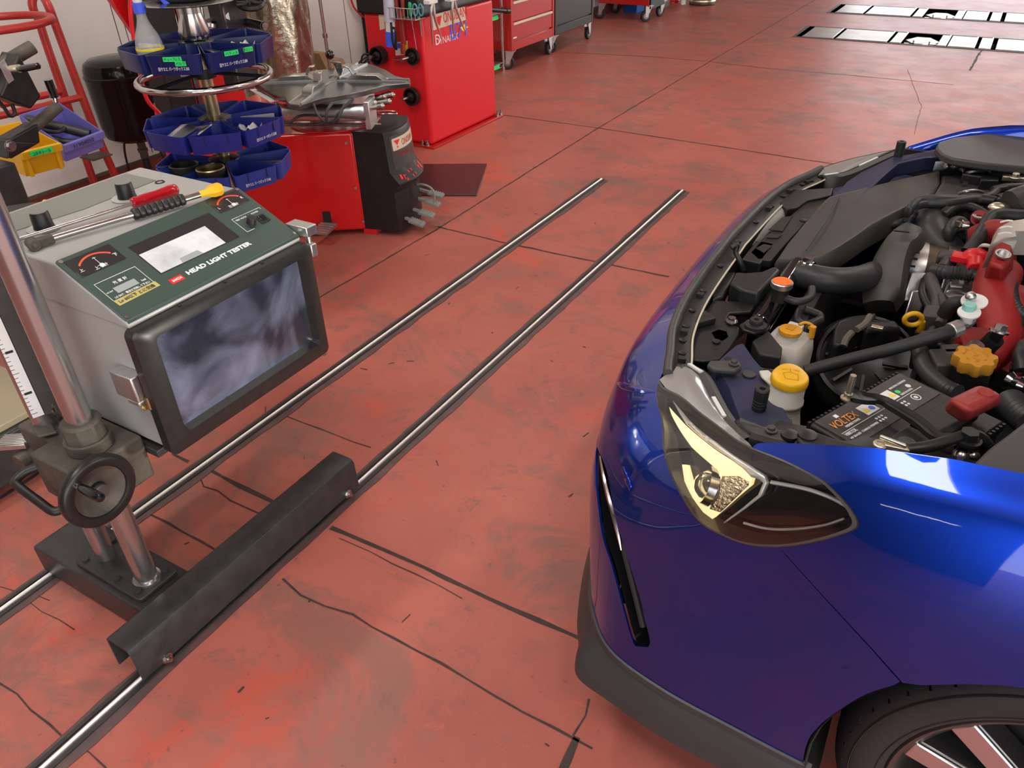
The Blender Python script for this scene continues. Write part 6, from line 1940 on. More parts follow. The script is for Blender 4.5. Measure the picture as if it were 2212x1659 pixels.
# headlight brackets
for pts, bl in (([(-0.293, 1.147, 0.762), (-0.293, 1.164, 0.762), (-0.256, 1.184, 0.762), (-0.243, 1.181, 0.762), (-0.236, 1.169, 0.762), (-0.242, 1.152, 0.762), (-0.279, 1.139, 0.762)], (-0.251, 1.168, 0.764)), ([(-0.197, 0.98, 0.785), (-0.185, 0.972, 0.795), (-0.15, 0.971, 0.795), (-0.117, 0.976, 0.795), (-0.1, 0.966, 0.795), (-0.101, 0.954, 0.795), (-0.124, 0.949, 0.795), (-0.142, 0.943, 0.795), (-0.171, 0.956, 0.79)], (-0.137, 0.962, 0.797))):
    o = slab([V(p) for p in pts], .012, 'lamp_bracket', 'grey_plastic', bevel=.004)
    part(MB().lathe([(.009, 0), (.009, .002), (.006, .003), (.006, .007), (.005, .008), (.0001, .008)], bl, n=20), 'bracket_bolt', 'grey_plastic', parent=o)
part(MB().lathe([(.013, 0), (.0125, .004), (.008, .006), (.0001, .006)], (-0.11, 0.963, 0.796), n=24), 'push_clip', 'black')
part(MB().lathe([(.014, 0), (.0135, .005), (.009, .007), (.0001, .007)], (-0.085, 0.951, 0.812), n=24), 'push_clip', 'black')
part(MB().lathe([(.012, 0), (.0115, .002), (.0001, .003)], (-0.224, 1.178, 0.744), n=24), 'push_clip', 'grey_plastic')
# upper ducts behind the nose (black plastic)
slab([V(p) for p in [(-0.346, 1.189, 0.735), (-0.359, 1.257, 0.735), (-0.372, 1.331, 0.735), (-0.374, 1.39, 0.735), (-0.373, 1.436, 0.735), (-0.33, 1.454, 0.735), (-0.29, 1.473, 0.735), (-0.29, 1.423, 0.735), (-0.325, 1.398, 0.735), (-0.323, 1.358, 0.735), (-0.291, 1.351, 0.735), (-0.284, 1.322, 0.735), (-0.284, 1.264, 0.735), (-0.288, 1.217, 0.735), (-0.313, 1.198, 0.735)]], .008, 'radiator_shroud', 'black', label='near corner of the radiator shroud')
o = slab([V(p) for p in [(-0.334, 1.304, 0.735), (-0.325, 1.323, 0.735), (-0.308, 1.322, 0.735), (-0.298, 1.303, 0.735), (-0.303, 1.283, 0.735), (-0.317, 1.279, 0.735)]], .002, 'shroud_recess', 'black')
part(MB().lathe([(.008, 0), (.0075, .002), (.0001, .003)], (-0.313, 1.272, 0.737), n=20), 'push_clip', 'black')
slab([V(p) for p in [(-0.352, 1.472, 0.765), (-0.357, 1.53, 0.765), (-0.338, 1.534, 0.765), (-0.309, 1.557, 0.765), (-0.292, 1.595, 0.765), (-0.275, 1.583, 0.765), (-0.286, 1.455, 0.765), (-0.324, 1.453, 0.765)]], .055, 'air_duct', 'black', bevel=.006)
slab([V(p) for p in [(-0.394, 1.466, 0.74), (-0.397, 1.53, 0.74), (-0.389, 1.566, 0.74), (-0.369, 1.582, 0.74), (-0.363, 1.518, 0.74), (-0.357, 1.452, 0.74), (-0.372, 1.43, 0.74)]], .03, 'duct_side', 'black', bevel=.004)
part(MB().obox((-0.366, 1.331, 0.742), (.03, .04, 0), (.03, -.022, 0), (0, 0, .014)), 'latch_pad', 'black', bevel=.003)
slab([V(p) for p in [(-0.368, 1.684, 0.745), (-0.363, 1.786, 0.745), (-0.343, 1.927, 0.745), (-0.329, 2.076, 0.745), (-0.315, 2.11, 0.745), (-0.271, 2.14, 0.745), (-0.269, 2.095, 0.745), (-0.297, 1.924, 0.745), (-0.309, 1.744, 0.745), (-0.312, 1.665, 0.745), (-0.342, 1.655, 0.745)]], .02, 'air_guide', 'black', label='slatted black air guide')
for q4 in ([(-0.361, 1.708, 0.746), (-0.351, 1.74, 0.746), (-0.331, 1.739, 0.746), (-0.338, 1.691, 0.746)], [(-0.364, 1.83, 0.746), (-0.355, 1.926, 0.746), (-0.334, 1.944, 0.746), (-0.332, 1.837, 0.746)], [(-0.354, 1.8, 0.746), (-0.327, 1.815, 0.746), (-0.332, 1.79, 0.746), (-0.357, 1.78, 0.746)]):
    part(MB().prism([tuple(p) for p in q4], (0, 0, .0015)), 'guide_slot', 'black_matte')
slab([V(p) for p in [(-0.385, 2.008, 0.752), (-0.373, 2.123, 0.752), (-0.284, 2.188, 0.752), (-0.277, 2.124, 0.752), (-0.324, 2.062, 0.752), (-0.336, 1.996, 0.752), (-0.356, 1.972, 0.752)]], .03, 'air_guide', 'black', label='far raised corner of air guide')
part(MB().cyl((-0.407, 1.769, 0.715), (-0.374, 2.043, 0.72), .028, n=24), 'bumper_beam', mat('pale_grey_beam', (.3, .29, .26), .5), label='pale grey bumper beam')
hose([(-0.397, 1.622, 0.775), (-0.387, 1.629, 0.78), (-0.386, 1.625, 0.765), (-0.371, 1.613, 0.75), (-0.36, 1.613, 0.73)], .006, 'latch_lever', 'black')
part(MB().box(-.375, -.33, 1.64, 1.76, .60, .745), 'bonnet_latch', 'black', bevel=.004)
# radiator: end tank, cap, hose
t0, t1 = V((-0.26, 1.689, 0.735)), V((-0.264, 1.398, 0.725))
o = part(MB().cyl(t0, t1, .022, n=28).ball(t1, .022).obox(t0.lerp(t1, .5) - V((.0, 0, .13)), (t1 - t0) * .98, (.04, .01, 0), (0, 0, .22)), 'radiator_tank', 'black_gloss', bevel=.002)
part(MB().obox(V((-.2, 1.75, .55)), (.03, 0, 0), (0, .72, 0), (0, 0, .34)), 'radiator_core', 'black_matte')
c = V((-0.246, 1.46, 0.755))
part(MB().cyl(c, c + V((0, 0, .03)), .0165, n=28), 'filler_neck', 'black', parent=o)
part(MB().lathe([(.0205, .03), (.0215, .032), (.0215, .041), (.02, .0425), (.0001, .043)], c, n=40), 'radiator_cap', 'aluminium', parent=o)
part(MB().lathe([(.0193, .0432), (.0001, .0437)], c, n=36), 'cap_label', 'orange', parent=o)
part(MB().obox((-0.255, 1.516, 0.766), (t1 - t0).normalized() * .03, perp(t1 - t0)[0] * .024, V((0, 0, .002))), 'tank_label', 'yellow_label', parent=o)
part(MB().lathe([(.021, 0), (.021, .006), (.013, .008), (.013, .015), (.012, .017), (.005, .017), (.004, .010), (.0001, .010)], (-0.261, 1.348, 0.745), n=30), 'radiator_mount', 'rubber')
slab([V(p) for p in [(-0.291, 1.344, 0.745), (-0.284, 1.365, 0.745), (-0.262, 1.381, 0.745), (-0.241, 1.371, 0.745), (-0.24, 1.347, 0.745), (-0.256, 1.326, 0.745), (-0.278, 1.327, 0.745)]], .008, 'mount_bracket', 'black', bevel=.003)
part(MB().bolt((-0.31, 1.358, 0.738), (0, 0, 1), .008, .01), 'shroud_bolt', 'steel')
slab([V(p) for p in [(-0.255, 1.312, 0.735), (-0.239, 1.367, 0.735), (-0.198, 1.314, 0.735), (-0.191, 1.277, 0.735), (-0.231, 1.277, 0.73)]], .03, 'rubber_block', 'rubber', bevel=.004)
hose([(-0.247, 1.63, 0.742), (-0.198, 1.623, 0.742), (-0.157, 1.639, 0.74), (-0.123, 1.681, 0.735), (-0.092, 1.752, 0.725), (-0.054, 1.802, 0.7)], .029, 'radiator_hose', 'hose', 24)
h0, h1 = V((-0.235, 1.632, 0.742)), V((-0.227, 1.631, 0.742))
hd2 = (h1 - h0).normalized()
for k in (0, 1):
    part(MB().lathe([(.0295, -.003), (.031, -.003), (.031, .003), (.0295, .003)], h0 + hd2 * (.014 * k), hd2, n=36, closed=True), 'hose_clamp', 'chrome')
part(MB().obox(h0 + hd2 * .006 + V((0, 0, .034)), hd2 * .02, (.0, .012, 0), (0, 0, .012)), 'clamp_tab', 'chrome')
hose([(-0.241, 1.46, 0.765), (-0.218, 1.45, 0.765), (-0.199, 1.46, 0.765), (-0.19, 1.487, 0.765), (-0.195, 1.515, 0.77)], .0075, 'overflow_hose')
hose([(-0.206, 1.48, 0.73), (-0.202, 1.453, 0.725), (-0.188, 1.449, 0.72), (-0.166, 1.472, 0.72), (-0.166, 1.5, 0.72), (-0.182, 1.499, 0.725), (-0.198, 1.494, 0.73)], .008, 'overflow_hose')
hose([(-0.162, 1.484, 0.72), (-0.174, 1.456, 0.72), (-0.181, 1.447, 0.71), (-0.183, 1.444, 0.7)], .009, 'overflow_hose')
# coolant bottle
c = V((-0.202, 1.393, 0.715))
ang = math.radians(-8)
ex, ey = V((math.cos(ang), math.sin(ang), 0)), V((-math.sin(ang), math.cos(ang), 0))
rows = []
for z, a, e, r in ((.40, .036, .04, .012), (.6, .042, .045, .016), (.685, .043, .046, .018), (.705, .040, .043, .016), (.715, .034, .037, .012)):
    rows.append([c + ex * x + ey * y + V((0, 0, z - .715)) for x, y in rrect(-a, a, -e, e, r, 4)])
b = MB().grid(rows, cv=True)
b.add(rows[-1], [list(range(20 + 4))])
o = part(b, 'coolant_bottle', 'bottle', angle=50)
part(MB().lathe([(.0185, 0), (.0185, .012)], c, n=28).obox(c + ey * .03 + V((0, 0, .006)), ex * .03, ey * .012, (0, 0, .02)), 'bottle_neck', 'bottle', parent=o, bevel=.002)
part(MB().lathe([(.0215, .010), (.0222, .013), (.0215, .018), (.015, .020), (.0001, .0205)], c, n=36), 'bottle_cap', 'yellow_cap', parent=o)
part(MB().obox(c + V((0, 0, .021)), ex * .014, ey * .017, (0, 0, .001)), 'cap_relief', 'ochre', parent=o)
part(MB().tube([c + V((.01, .025, .018)), c + V((.02, .036, .02)), c + V((.034, .034, .018)), c + V((.03, .024, .016))], .003, 8).cyl(c + V((.038, .02, .0)), c + V((.038, .02, .024)), .006), 'cap_tether', 'yellow_cap', parent=o)
# washer filler
c = V((-0.15, 1.137, 0.775))
o = part(MB().lathe([(.05, -.22), (.048, -.16), (.041, -.115), (.032, -.078), (.028, -.055), (.028, -.04), (.030, -.038), (.030, -.032), (.028, -.03), (.028, 0)], c, n=40), 'washer_neck', 'bottle', angle=50)
tear = []
for k in range(36):
    a = 2 * math.pi * k / 36
    r = .0302 * (1 + .34 * max(0, math.cos(a)) ** 5)
    tear.append((r * math.cos(a), r * math.sin(a)))
dr = V((-0.159, 1.161, 0.79)) - V((-0.147, 1.114, 0.79))
dr.z = 0
dr.normalize()
dn = V((-dr.y, dr.x, 0))
rows = []
for k_, h in ((1.0, 0), (1.02, .004), (1.0, .010), (.965, .0135), (.9, .0148), (.5, .0155), (.01, .0158)):
    rows.append([c + dr * x * k_ + dn * y * k_ + V((0, 0, h)) for x, y in tear])
b = MB().grid(rows, cv=True)
b.add(rows[0], [list(range(36))[::-1]])
wc = part(b, 'washer_cap', 'yellow', parent=o, angle=50)
sy = MB()
for pts in ([(-.012, -.014), (-.012, .002), (0, .008), (.012, .002), (.008, -.014), (-.012, -.014)], [(0, .008), (0, .018)], [(.004, .016), (.014, .014)], [(-.004, .016), (-.014, .014)]):
    sy.tube([c + dn * x + dr * y + V((0, 0, .0155)) for x, y in pts], .001, 6, straight=True)
part(sy, 'washer_symbol', 'ochre', parent=wc)
text('lettering', 'VE', c + V((.012, -.0295, -.046)), V((.1, -.05, -1)), V((1, .4, .1)), .014, 'grey_plate', o)
slab([V(p) for p in [(-0.21, 1.187, 0.752), (-0.196, 1.197, 0.752), (-0.188, 1.189, 0.752), (-0.168, 1.18, 0.752), (-0.161, 1.154, 0.752), (-0.18, 1.153, 0.752), (-0.201, 1.171, 0.752)]], .006, 'neck_bracket', 'bottle', bevel=.002)
# intake duct (large dark wedge)
sn = [(-0.301, 1.646, 0.755), (-0.299, 1.736, 0.762), (-0.29, 1.847, 0.772), (-0.28, 1.966, 0.782), (-0.27, 2.025, 0.786), (-0.23, 2.077, 0.789), (-0.184, 2.137, 0.792), (-0.114, 2.227, 0.796), (-0.043, 2.312, 0.8), (-0.032, 2.212, 0.8), (-0.037, 2.136, 0.798), (-0.065, 2.056, 0.796), (-0.086, 2.01, 0.795), (-0.115, 1.933, 0.792), (-0.14, 1.865, 0.79), (-0.163, 1.791, 0.785), (-0.186, 1.728, 0.779), (-0.205, 1.696, 0.772), (-0.226, 1.684, 0.766), (-0.254, 1.681, 0.76), (-0.279, 1.66, 0.754)]
b = MB()
P_ = [V(p) for p in sn]
cen = sum(P_, V((0, 0, 0))) / len(P_)
rows = [[p + V((0, 0, -.06)) for p in P_], [p + V((0, 0, -.008)) for p in P_], [p + (cen - p).normalized() * .005 + V((0, 0, -.002)) for p in P_], [p + (cen - p).normalized() * .014 + V((0, 0, .0)) for p in P_]]
b.grid(rows, cv=True)
b.add(rows[3], [list(range(len(P_)))])
o = part(b, 'intake_duct', 'grey_plastic', angle=45)
part(MB().tube([(-0.248, 1.697, 0.77), (-0.244, 1.782, 0.778), (-0.24, 1.906, 0.786), (-0.245, 2.021, 0.789)], .0022, 6), 'duct_crease', 'grey_plastic', parent=o)
part(MB().lathe([(.009, 0), (.0085, .003), (.0001, .004)], (-0.301, 1.91, 0.752), n=18), 'push_clip', 'black')
# air cleaner box
ab = [(-0.036, 2.27, 0.8), (0.021, 2.31, 0.8), (0.084, 2.338, 0.8), (0.126, 2.318, 0.8), (0.137, 2.262, 0.8), (0.094, 2.174, 0.8), (0.027, 2.111, 0.8), (-0.029, 2.069, 0.8), (-0.037, 2.126, 0.8), (-0.031, 2.216, 0.8)]
slab([V(p) for p in ab], .12, 'air_cleaner', 'grey_plastic', bevel=.008, label='black air cleaner box')
b = MB()
for k in range(4):
    b.obox(V((0.022, 2.243, 0.8)) + V((0, -.02 * k + .02, .003)), (.012, .006, 0), (0, .008, 0), (0, 0, .008))
part(b, 'cleaner_teeth', 'grey_plastic')
for pts in ([(0.014, 2.286, 0.805), (0.025, 2.226, 0.83), (0.05, 2.25, 0.83), (0.069, 2.318, 0.81)], [(0.016, 2.127, 0.805), (0.026, 2.069, 0.83), (0.048, 2.088, 0.83), (0.066, 2.144, 0.81)], [(0.003, 2.339, 0.8), (0.011, 2.281, 0.815), (0.021, 2.298, 0.8)]):
    part(MB().tube(pts, .004, 8), 'wire_clip', 'aluminium')
part(MB().obox((0.04, 2.247, 0.81), (.06, .0, 0), (0, .05, 0), (0, 0, .03)), 'clip_block', 'black', bevel=.004)
part(MB().obox((0.073, 2.214, 0.81), (.04, .01, 0), (0, .03, 0), (0, 0, .03)), 'sensor_plug', 'black', bevel=.003)
part(MB().obox((0.133, 2.229, 0.83), (.07, .01, 0), (0, .03, 0), (0, 0, .012)).bolt((0.124, 2.209, 0.836), (0, 0, 1), .009, .012), 'zinc_bracket', 'zinc', bevel=.003)
part(MB().prism([(-0.058, 2.225, 0.82), (-0.06, 2.299, 0.82), (-0.007, 2.334, 0.82), (-0.003, 2.285, 0.82), (-0.037, 2.236, 0.82)], (0, 0, .004)).bolt((-0.031, 2.279, 0.824), (0, 0, 1), .007, .006).bolt((-0.013, 2.284, 0.824), (0, 0, 1), .007, .006), 'hinge_bracket', 'steel')
# far cover along the wing and near fuse box
fc = [(-0.069, 2.302, 0.86), (-0.067, 2.357, 0.86), (-0.037, 2.419, 0.86), (0.037, 2.494, 0.86), (0.157, 2.611, 0.86), (0.163, 2.234, 0.86), (0.053, 2.219, 0.86), (-0.02, 2.223, 0.86), (-0.05, 2.25, 0.86)]
slab([V(p) for p in fc], .02, 'wing_cover', 'grey_plastic', bevel=.005, label='far side dark wing cover')
fb = [(0.115, 0.923, 0.86), (0.118, 0.94, 0.86), (0.132, 0.981, 0.86), (0.162, 1.049, 0.86), (0.193, 1.12, 0.86), (0.232, 1.106, 0.86), (0.229, 0.934, 0.86), (0.172, 0.922, 0.86), (0.136, 0.916, 0.86)]
slab([V(p) for p in fb], .08, 'fuse_box_cover', 'grey_plastic', bevel=.008, label='dark fuse box cover at near side')
slab([V(p) for p in [(-0.097, 0.938, 0.815), (-0.096, 0.956, 0.815), (-0.079, 0.967, 0.815), (-0.052, 0.963, 0.815), (-0.021, 0.965, 0.815), (0.026, 0.974, 0.815), (0.112, 0.99, 0.815), (0.112, 0.979, 0.815), (0.011, 0.951, 0.815), (-0.071, 0.933, 0.815), (-0.089, 0.928, 0.815)]], .02, 'wing_trim', 'black', bevel=.004)
# belt cover
bl_ = [(-0.079, 1.801, 0.825), (-0.09, 1.798, 0.812), (-0.101, 1.78, 0.797), (-0.107, 1.769, 0.78), (-0.113, 1.749, 0.76), (-0.115, 1.722, 0.73), (-0.115, 1.692, 0.7), (-0.105, 1.665, 0.685)]
br_ = [(-0.05, 1.813, 0.825), (-0.035, 1.808, 0.822), (-0.037, 1.772, 0.815), (-0.047, 1.751, 0.808), (-0.048, 1.734, 0.78), (-0.043, 1.704, 0.75), (-0.039, 1.69, 0.725), (-0.048, 1.672, 0.703)]
nrm = V((-.25, -.55, .75)).normalized()
rows = []
for a_, c_ in zip(crp(bl_, 3), crp(br_, 3)):
    row = [a_ - nrm * .05, a_ - nrm * .008]
    for k in range(7):
        f = k / 6
        row.append(a_.lerp(c_, .03 + .94 * f) + nrm * (.009 * math.sin(math.pi * f)))
    rows.append(row + [c_ - nrm * .008, c_ - nrm * .05])
b = MB().grid(rows, flip=True)
b.grid([[p - nrm * .05 for p in rows[0][2:9]], rows[0][2:9]], flip=True).grid([rows[-1][2:9], [p - nrm * .05 for p in rows[-1][2:9]]], flip=True)
o = part(b, 'belt_cover', 'grey_plastic', angle=50)
part(MB().obox((-0.072, 1.756, 0.828), (.03, .006, 0), (-.002, .008, 0), nrm * .004), 'cover_slot', 'black_matte', parent=o)
# large rubber intake hose and thinner hoses over the far side
hose([(-0.035, 2.091, 0.76), (-0.022, 1.978, 0.765), (-0.002, 1.936, 0.75), (0.028, 1.919, 0.73), (0.058, 1.944, 0.7)], lambda t: .043 - .004 * t, 'turbo_hose', 'hose', 28)
part(MB().lathe([(.044, -.005), (.046, -.005), (.046, .005), (.044, .005)], (-0.033, 2.059, 0.762), V((-0.022, 1.978, 0.765)) - V((-0.035, 2.091, 0.76)), n=40, closed=True), 'hose_clamp', 'brass')
for pts, r in (([(-0.073, 1.962, 0.78), (-0.075, 1.948, 0.81), (-0.062, 1.986, 0.82), (-0.03, 2.001, 0.825), (0.008, 2.017, 0.825), (0.05, 2.041, 0.825), (0.081, 2.063, 0.83), (0.097, 2.127, 0.83), (0.126, 2.152, 0.83), (0.159, 2.176, 0.83)], .0105),
               ([(-0.068, 1.95, 0.79), (-0.068, 1.965, 0.81), (-0.046, 1.988, 0.815), (-0.009, 1.996, 0.82), (0.027, 2.016, 0.825), (0.055, 2.04, 0.825), (0.093, 2.043, 0.825), (0.111, 2.075, 0.83), (0.127, 2.117, 0.83), (0.16, 2.148, 0.83)], .0105),
               ([(-0.003, 1.971, 0.8), (0.013, 2, 0.81), (0.035, 2.016, 0.815), (0.061, 2.018, 0.81), (0.088, 2.011, 0.8), (0.101, 2.005, 0.79)], .010),
               ([(0.025, 1.909, 0.76), (0.018, 1.901, 0.79), (0.022, 1.937, 0.8), (0.035, 1.95, 0.8), (0.052, 1.943, 0.79)], .0115),
               ([(0.023, 1.919, 0.75), (0.021, 1.901, 0.785), (0.03, 1.922, 0.79), (0.048, 1.927, 0.795), (0.062, 1.909, 0.79), (0.068, 1.891, 0.77), (0.062, 1.896, 0.75)], .011),
               ([(0.063, 1.797, 0.79), (0.074, 1.82, 0.81), (0.081, 1.854, 0.825), (0.087, 1.898, 0.835), (0.104, 1.917, 0.84), (0.139, 1.929, 0.84), (0.161, 1.94, 0.84)], .0145),
               ([(-0.068, 1.993, 0.77), (-0.084, 1.979, 0.765), (-0.102, 1.97, 0.76), (-0.12, 1.968, 0.75)], .010),
               ([(0.064, 1.877, 0.75), (0.04, 1.897, 0.745), (0.022, 1.9, 0.74)], .018)):
    hose(pts, r, 'coolant_hose')
for p, d_, r in (((0.096, 2.112, 0.83), (1, .6, .2), .014), ((0.109, 2.062, 0.828), (1, .8, .2), .0145), ((0, 1.997, 0.795), (.3, .5, 1), .02), ((-0.07, 1.955, 0.79), (.2, .3, 1), .013), ((0.079, 2.04, 0.826), (1, -.3, .1), .0125)):
    p, d_ = V(p), V(d_).normalized()
    part(MB().cyl(p - d_ * .016, p + d_ * .016, r, n=18), 'hose_joint', 'black', bevel=.002)
part(MB().corr([(0.029, 2.042, 0.775), (0.046, 2.048, 0.785), (0.072, 2.056, 0.78), (0.085, 2.051, 0.77)], .03, -.003, .008, 20), 'ribbed_hose', 'hose')
# dark lumps that fill the gaps deep in the bay
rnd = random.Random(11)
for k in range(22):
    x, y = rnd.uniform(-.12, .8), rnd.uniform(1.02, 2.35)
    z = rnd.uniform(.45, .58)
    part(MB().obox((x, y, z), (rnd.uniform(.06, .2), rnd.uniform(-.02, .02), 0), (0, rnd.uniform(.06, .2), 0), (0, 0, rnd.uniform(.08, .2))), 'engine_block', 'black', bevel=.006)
# pieces behind the frame's right edge that close the bay
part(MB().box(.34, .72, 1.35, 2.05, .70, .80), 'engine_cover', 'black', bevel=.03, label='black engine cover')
for y in (1.06, 2.34):
    part(MB().lathe([(.11, .70), (.105, .80), (.06, .83), (.02, .835), (.0001, .84)], (.42, y, 0), n=36), 'strut_tower', 'paint_inner')
part(MB().cyl((.70, 1.02, .80), (.86, 1.02, .82), .09, n=32), 'brake_booster', 'black', bevel=.01)
# alternator
c = V((0.008, 1.876, 0.7))
ax = V((1, .12, 0)).normalized()
o = part(MB().lathe([(.0001, -.075), (.05, -.075), (.06, -.06), (.062, -.03), (.062, -.02)], c, ax, n=32).lathe([(.062, .02), (.062, .06), (.055, .078), (.0001, .08)], c, ax, n=32), 'alternator', 'aluminium', angle=45)
part(MB().lathe([(.058, -.022), (.058, .022)], c, ax, n=32), 'stator', 'brown_core', parent=o)
b = MB()
for k in range(7):
    a = -.6 + k * .28
    u_ = V((0, -math.sin(a) * .6, math.cos(a)))
    u_ = V((0, math.sin(a - .5), math.cos(a - .5)))
    p = c - ax * .052 + u_ * .06
    b.obox(p, ax * .034, ax.cross(u_) * .005, u_ * .006)
part(b, 'cooling_slots', 'black_matte', parent=o)
part(MB().obox((-0.006, 1.763, 0.7), (.05, .02, 0), (.0, .05, .05), (0, -.02, .02)).obox((-0.003, 1.708, 0.68), (.03, .02, 0), (.0, .04, .06), (0, -.02, .02)), 'mount_bracket', 'aluminium', bevel=.004)
part(MB().obox((0.06, 1.787, 0.735), (.05, .01, 0), (0, .10, .0), (0, 0, .05)).obox((0.088, 1.732, 0.72), (.09, .02, 0), (0, .08, 0), (0, 0, .05)), 'engine_bracket', 'aluminium', bevel=.008)
part(MB().prism([(0.053, 1.759, 0.748), (0.074, 1.768, 0.748), (0.072, 1.705, 0.748), (0.05, 1.698, 0.748)], (0, 0, .001)), 'data_label', 'white')
part(MB().lathe([(.018, 0), (.02, .004), (.001, .006)], (0.064, 1.654, 0.748), n=20), 'breather_tab', 'aluminium')
# harness
part(MB().corr([(0.012, 1.726, 0.765), (0.031, 1.705, 0.775), (0.06, 1.704, 0.78), (0.082, 1.699, 0.785), (0.092, 1.697, 0.78)], .015, -.002, .006, 14), 'harness_conduit', 'hose')
hose([(0.008, 1.709, 0.755), (0.018, 1.666, 0.755), (0.034, 1.615, 0.75), (0.039, 1.551, 0.74), (0.04, 1.529, 0.72)], .014, 'wiring_sleeve', 'grey_plastic')
hose([(0, 1.704, 0.75), (0.002, 1.645, 0.75), (0.015, 1.605, 0.745), (0.03, 1.59, 0.74)], .008, 'wiring_sleeve', 'black')
hose([(0.037, 1.618, 0.76), (0.049, 1.559, 0.76), (0.045, 1.514, 0.75)], .008, 'wiring_sleeve', 'grey_plastic')
part(MB().obox((0.037, 1.551, 0.74), (.045, .01, 0), (0, .05, 0), (0, 0, .04)), 'harness_clip', 'grey_plastic', bevel=.004)
part(MB().obox((0.03, 1.789, 0.77), (.04, .015, 0), (0, .035, 0), (0, 0, .03)).cyl((0.041, 1.809, 0.775), (0.051, 1.798, 0.775), .012), 'solenoid_valve', 'grey_plastic', bevel=.004)
part(MB().cyl((0.03, 1.75, 0.775), (0.026, 1.717, 0.775), .013).ball((0.031, 1.759, 0.778), .014), 'sensor_boot', 'grey_plastic')
# red terminal boot near the manifold
c = V((0.08, 1.747, 0.8))
o = part(MB().ball(c, .026, (1.1, 1, .8)).cyl(c, V((0.083, 1.698, 0.795)), .017, .016, n=18).obox(c + V((-.03, -.005, -.002)), (.03, .0, 0), (0, .03, 0), (0, 0, .016)), 'terminal_boot', 'red_bright', bevel=.003)
hose([(0.082, 1.803, 0.8), (0.086, 1.761, 0.825), (0.099, 1.76, 0.825), (0.109, 1.792, 0.81)], .004, 'vacuum_pipe', 'white')
# red intake manifold
b = MB()
tb = [(0.108, 1.663, 0.875), (0.128, 1.663, 0.87), (0.13, 1.599, 0.86), (0.12, 1.579, 0.855), (0.097, 1.589, 0.855), (0.1, 1.637, 0.872)]
base_ = [(0.114, 1.89, 0.78), (0.156, 1.884, 0.78), (0.161, 1.733, 0.78), (0.139, 1.64, 0.78), (0.099, 1.641, 0.78), (0.099, 1.774, 0.78)]
b.grid([[V(p) for p in base_], [V(p) for p in tb], [V(p) + (sum([V(q) for q in tb], V((0, 0, 0))) / 6 - V(p)) * .15 + V((0, 0, .004)) for p in tb]], cv=True)
b.add([V(p) + (sum([V(q) for q in tb], V((0, 0, 0))) / 6 - V(p)) * .15 + V((0, 0, .004)) for p in tb], [list(range(6))])
man = part(b, 'intake_manifold', 'red_engine', bevel=.006, label='crackle red intake manifold')
part(MB().lathe([(.014, 0), (.014, .003), (.011, .003), (.011, -.002), (.0001, -.002)], (0.114, 1.608, 0.872), (.1, -.25, 1), n=24), 'manifold_plug', 'aluminium', parent=man)
part(MB().tube([(0.127, 1.692, 0.8), (0.124, 1.644, 0.79), (0.128, 1.591, 0.78), (0.142, 1.556, 0.765), (0.15, 1.521, 0.75), (0.141, 1.478, 0.735), (0.116, 1.464, 0.72)], lambda t: .040 - .005 * t, 28), 'manifold_runner', 'red_engine', parent=man)
part(MB().tube([(0.152, 1.658, 0.77), (0.174, 1.603, 0.75), (0.181, 1.546, 0.72), (0.171, 1.518, 0.68)], .034, 22), 'manifold_runner', 'red_engine', parent=man)
part(MB().obox((0.109, 1.427, 0.765), (.05, .02, 0), (-.02, .06, .01), (0, .0, .04)), 'runner_flange', 'red_engine', parent=man, bevel=.006)
part(MB().bolt((0.107, 1.376, 0.788), (-.2, -.4, 1), .010, .012), 'flange_bolt', 'steel', parent=man)
part(MB().tube([(0.073, 1.874, 0.8), (0.091, 1.859, 0.82), (0.115, 1.845, 0.83), (0.146, 1.806, 0.83)], .024, 20).cyl((0.073, 1.969, 0.8), (0.067, 1.907, 0.83), .017, n=20), 'manifold_runner', 'red_engine', parent=man)
part(MB().lathe([(.014, 0), (.014, .003), (.006, .003)], (0.066, 1.902, 0.833), n=20), 'boss_ring', 'aluminium', parent=man)
part(MB().bolt((0.037, 1.92, 0.8), (-1, -.2, .2), .010, .014).cyl((0.037, 1.92, 0.8), (0.053, 1.922, 0.8), .012), 'banjo_bolt', 'chrome')
part(MB().cyl((0.133, 1.415, 0.79), (0.134, 1.393, 0.82), .010, n=14).cyl((0.125, 1.41, 0.775), (0.133, 1.403, 0.8), .016, n=14), 'pcv_valve', 'black')
part(MB().bolt((0.133, 1.386, 0.822), (.1, .3, 1), .0105, .014), 'valve_bolt', 'steel')
part(MB().corr([(0.145, 1.679, 0.81), (0.153, 1.593, 0.8), (0.167, 1.559, 0.79), (0.187, 1.55, 0.78)], .0105, -.0015, .006, 12), 'harness_conduit', 'hose')
part(MB().box(*(lambda p: (p[0], p[0] + .1, p[1] - .1, p[1] + .1, .6, .80))((0.178, 1.693, 0.76))), 'throttle_body', 'black', bevel=.006)
hs = [(0.091, 1.639, 0.875), (0.093, 1.681, 0.885), (0.098, 1.712, 0.89), (0.117, 1.749, 0.893), (0.16, 1.781, 0.895), (0.162, 1.704, 0.892), (0.134, 1.702, 0.888), (0.133, 1.672, 0.884), (0.114, 1.66, 0.882)]
P_ = [V(p) for p in hs]
cen = sum(P_, V((0, 0, 0))) / len(P_)
b = MB().grid([[p + V((0, 0, -.05)) for p in P_], [p + V((0, 0, -.006)) for p in P_], [p + (cen - p).normalized() * .008 for p in P_]], cv=True)
b.add([p + (cen - p).normalized() * .008 for p in P_], [list(range(len(P_)))])
o = part(b, 'heat_shield', mat('dull_silver_sheet', (.5, .47, .42), .35, .6), angle=45, label='silver heat shield')
b = MB()
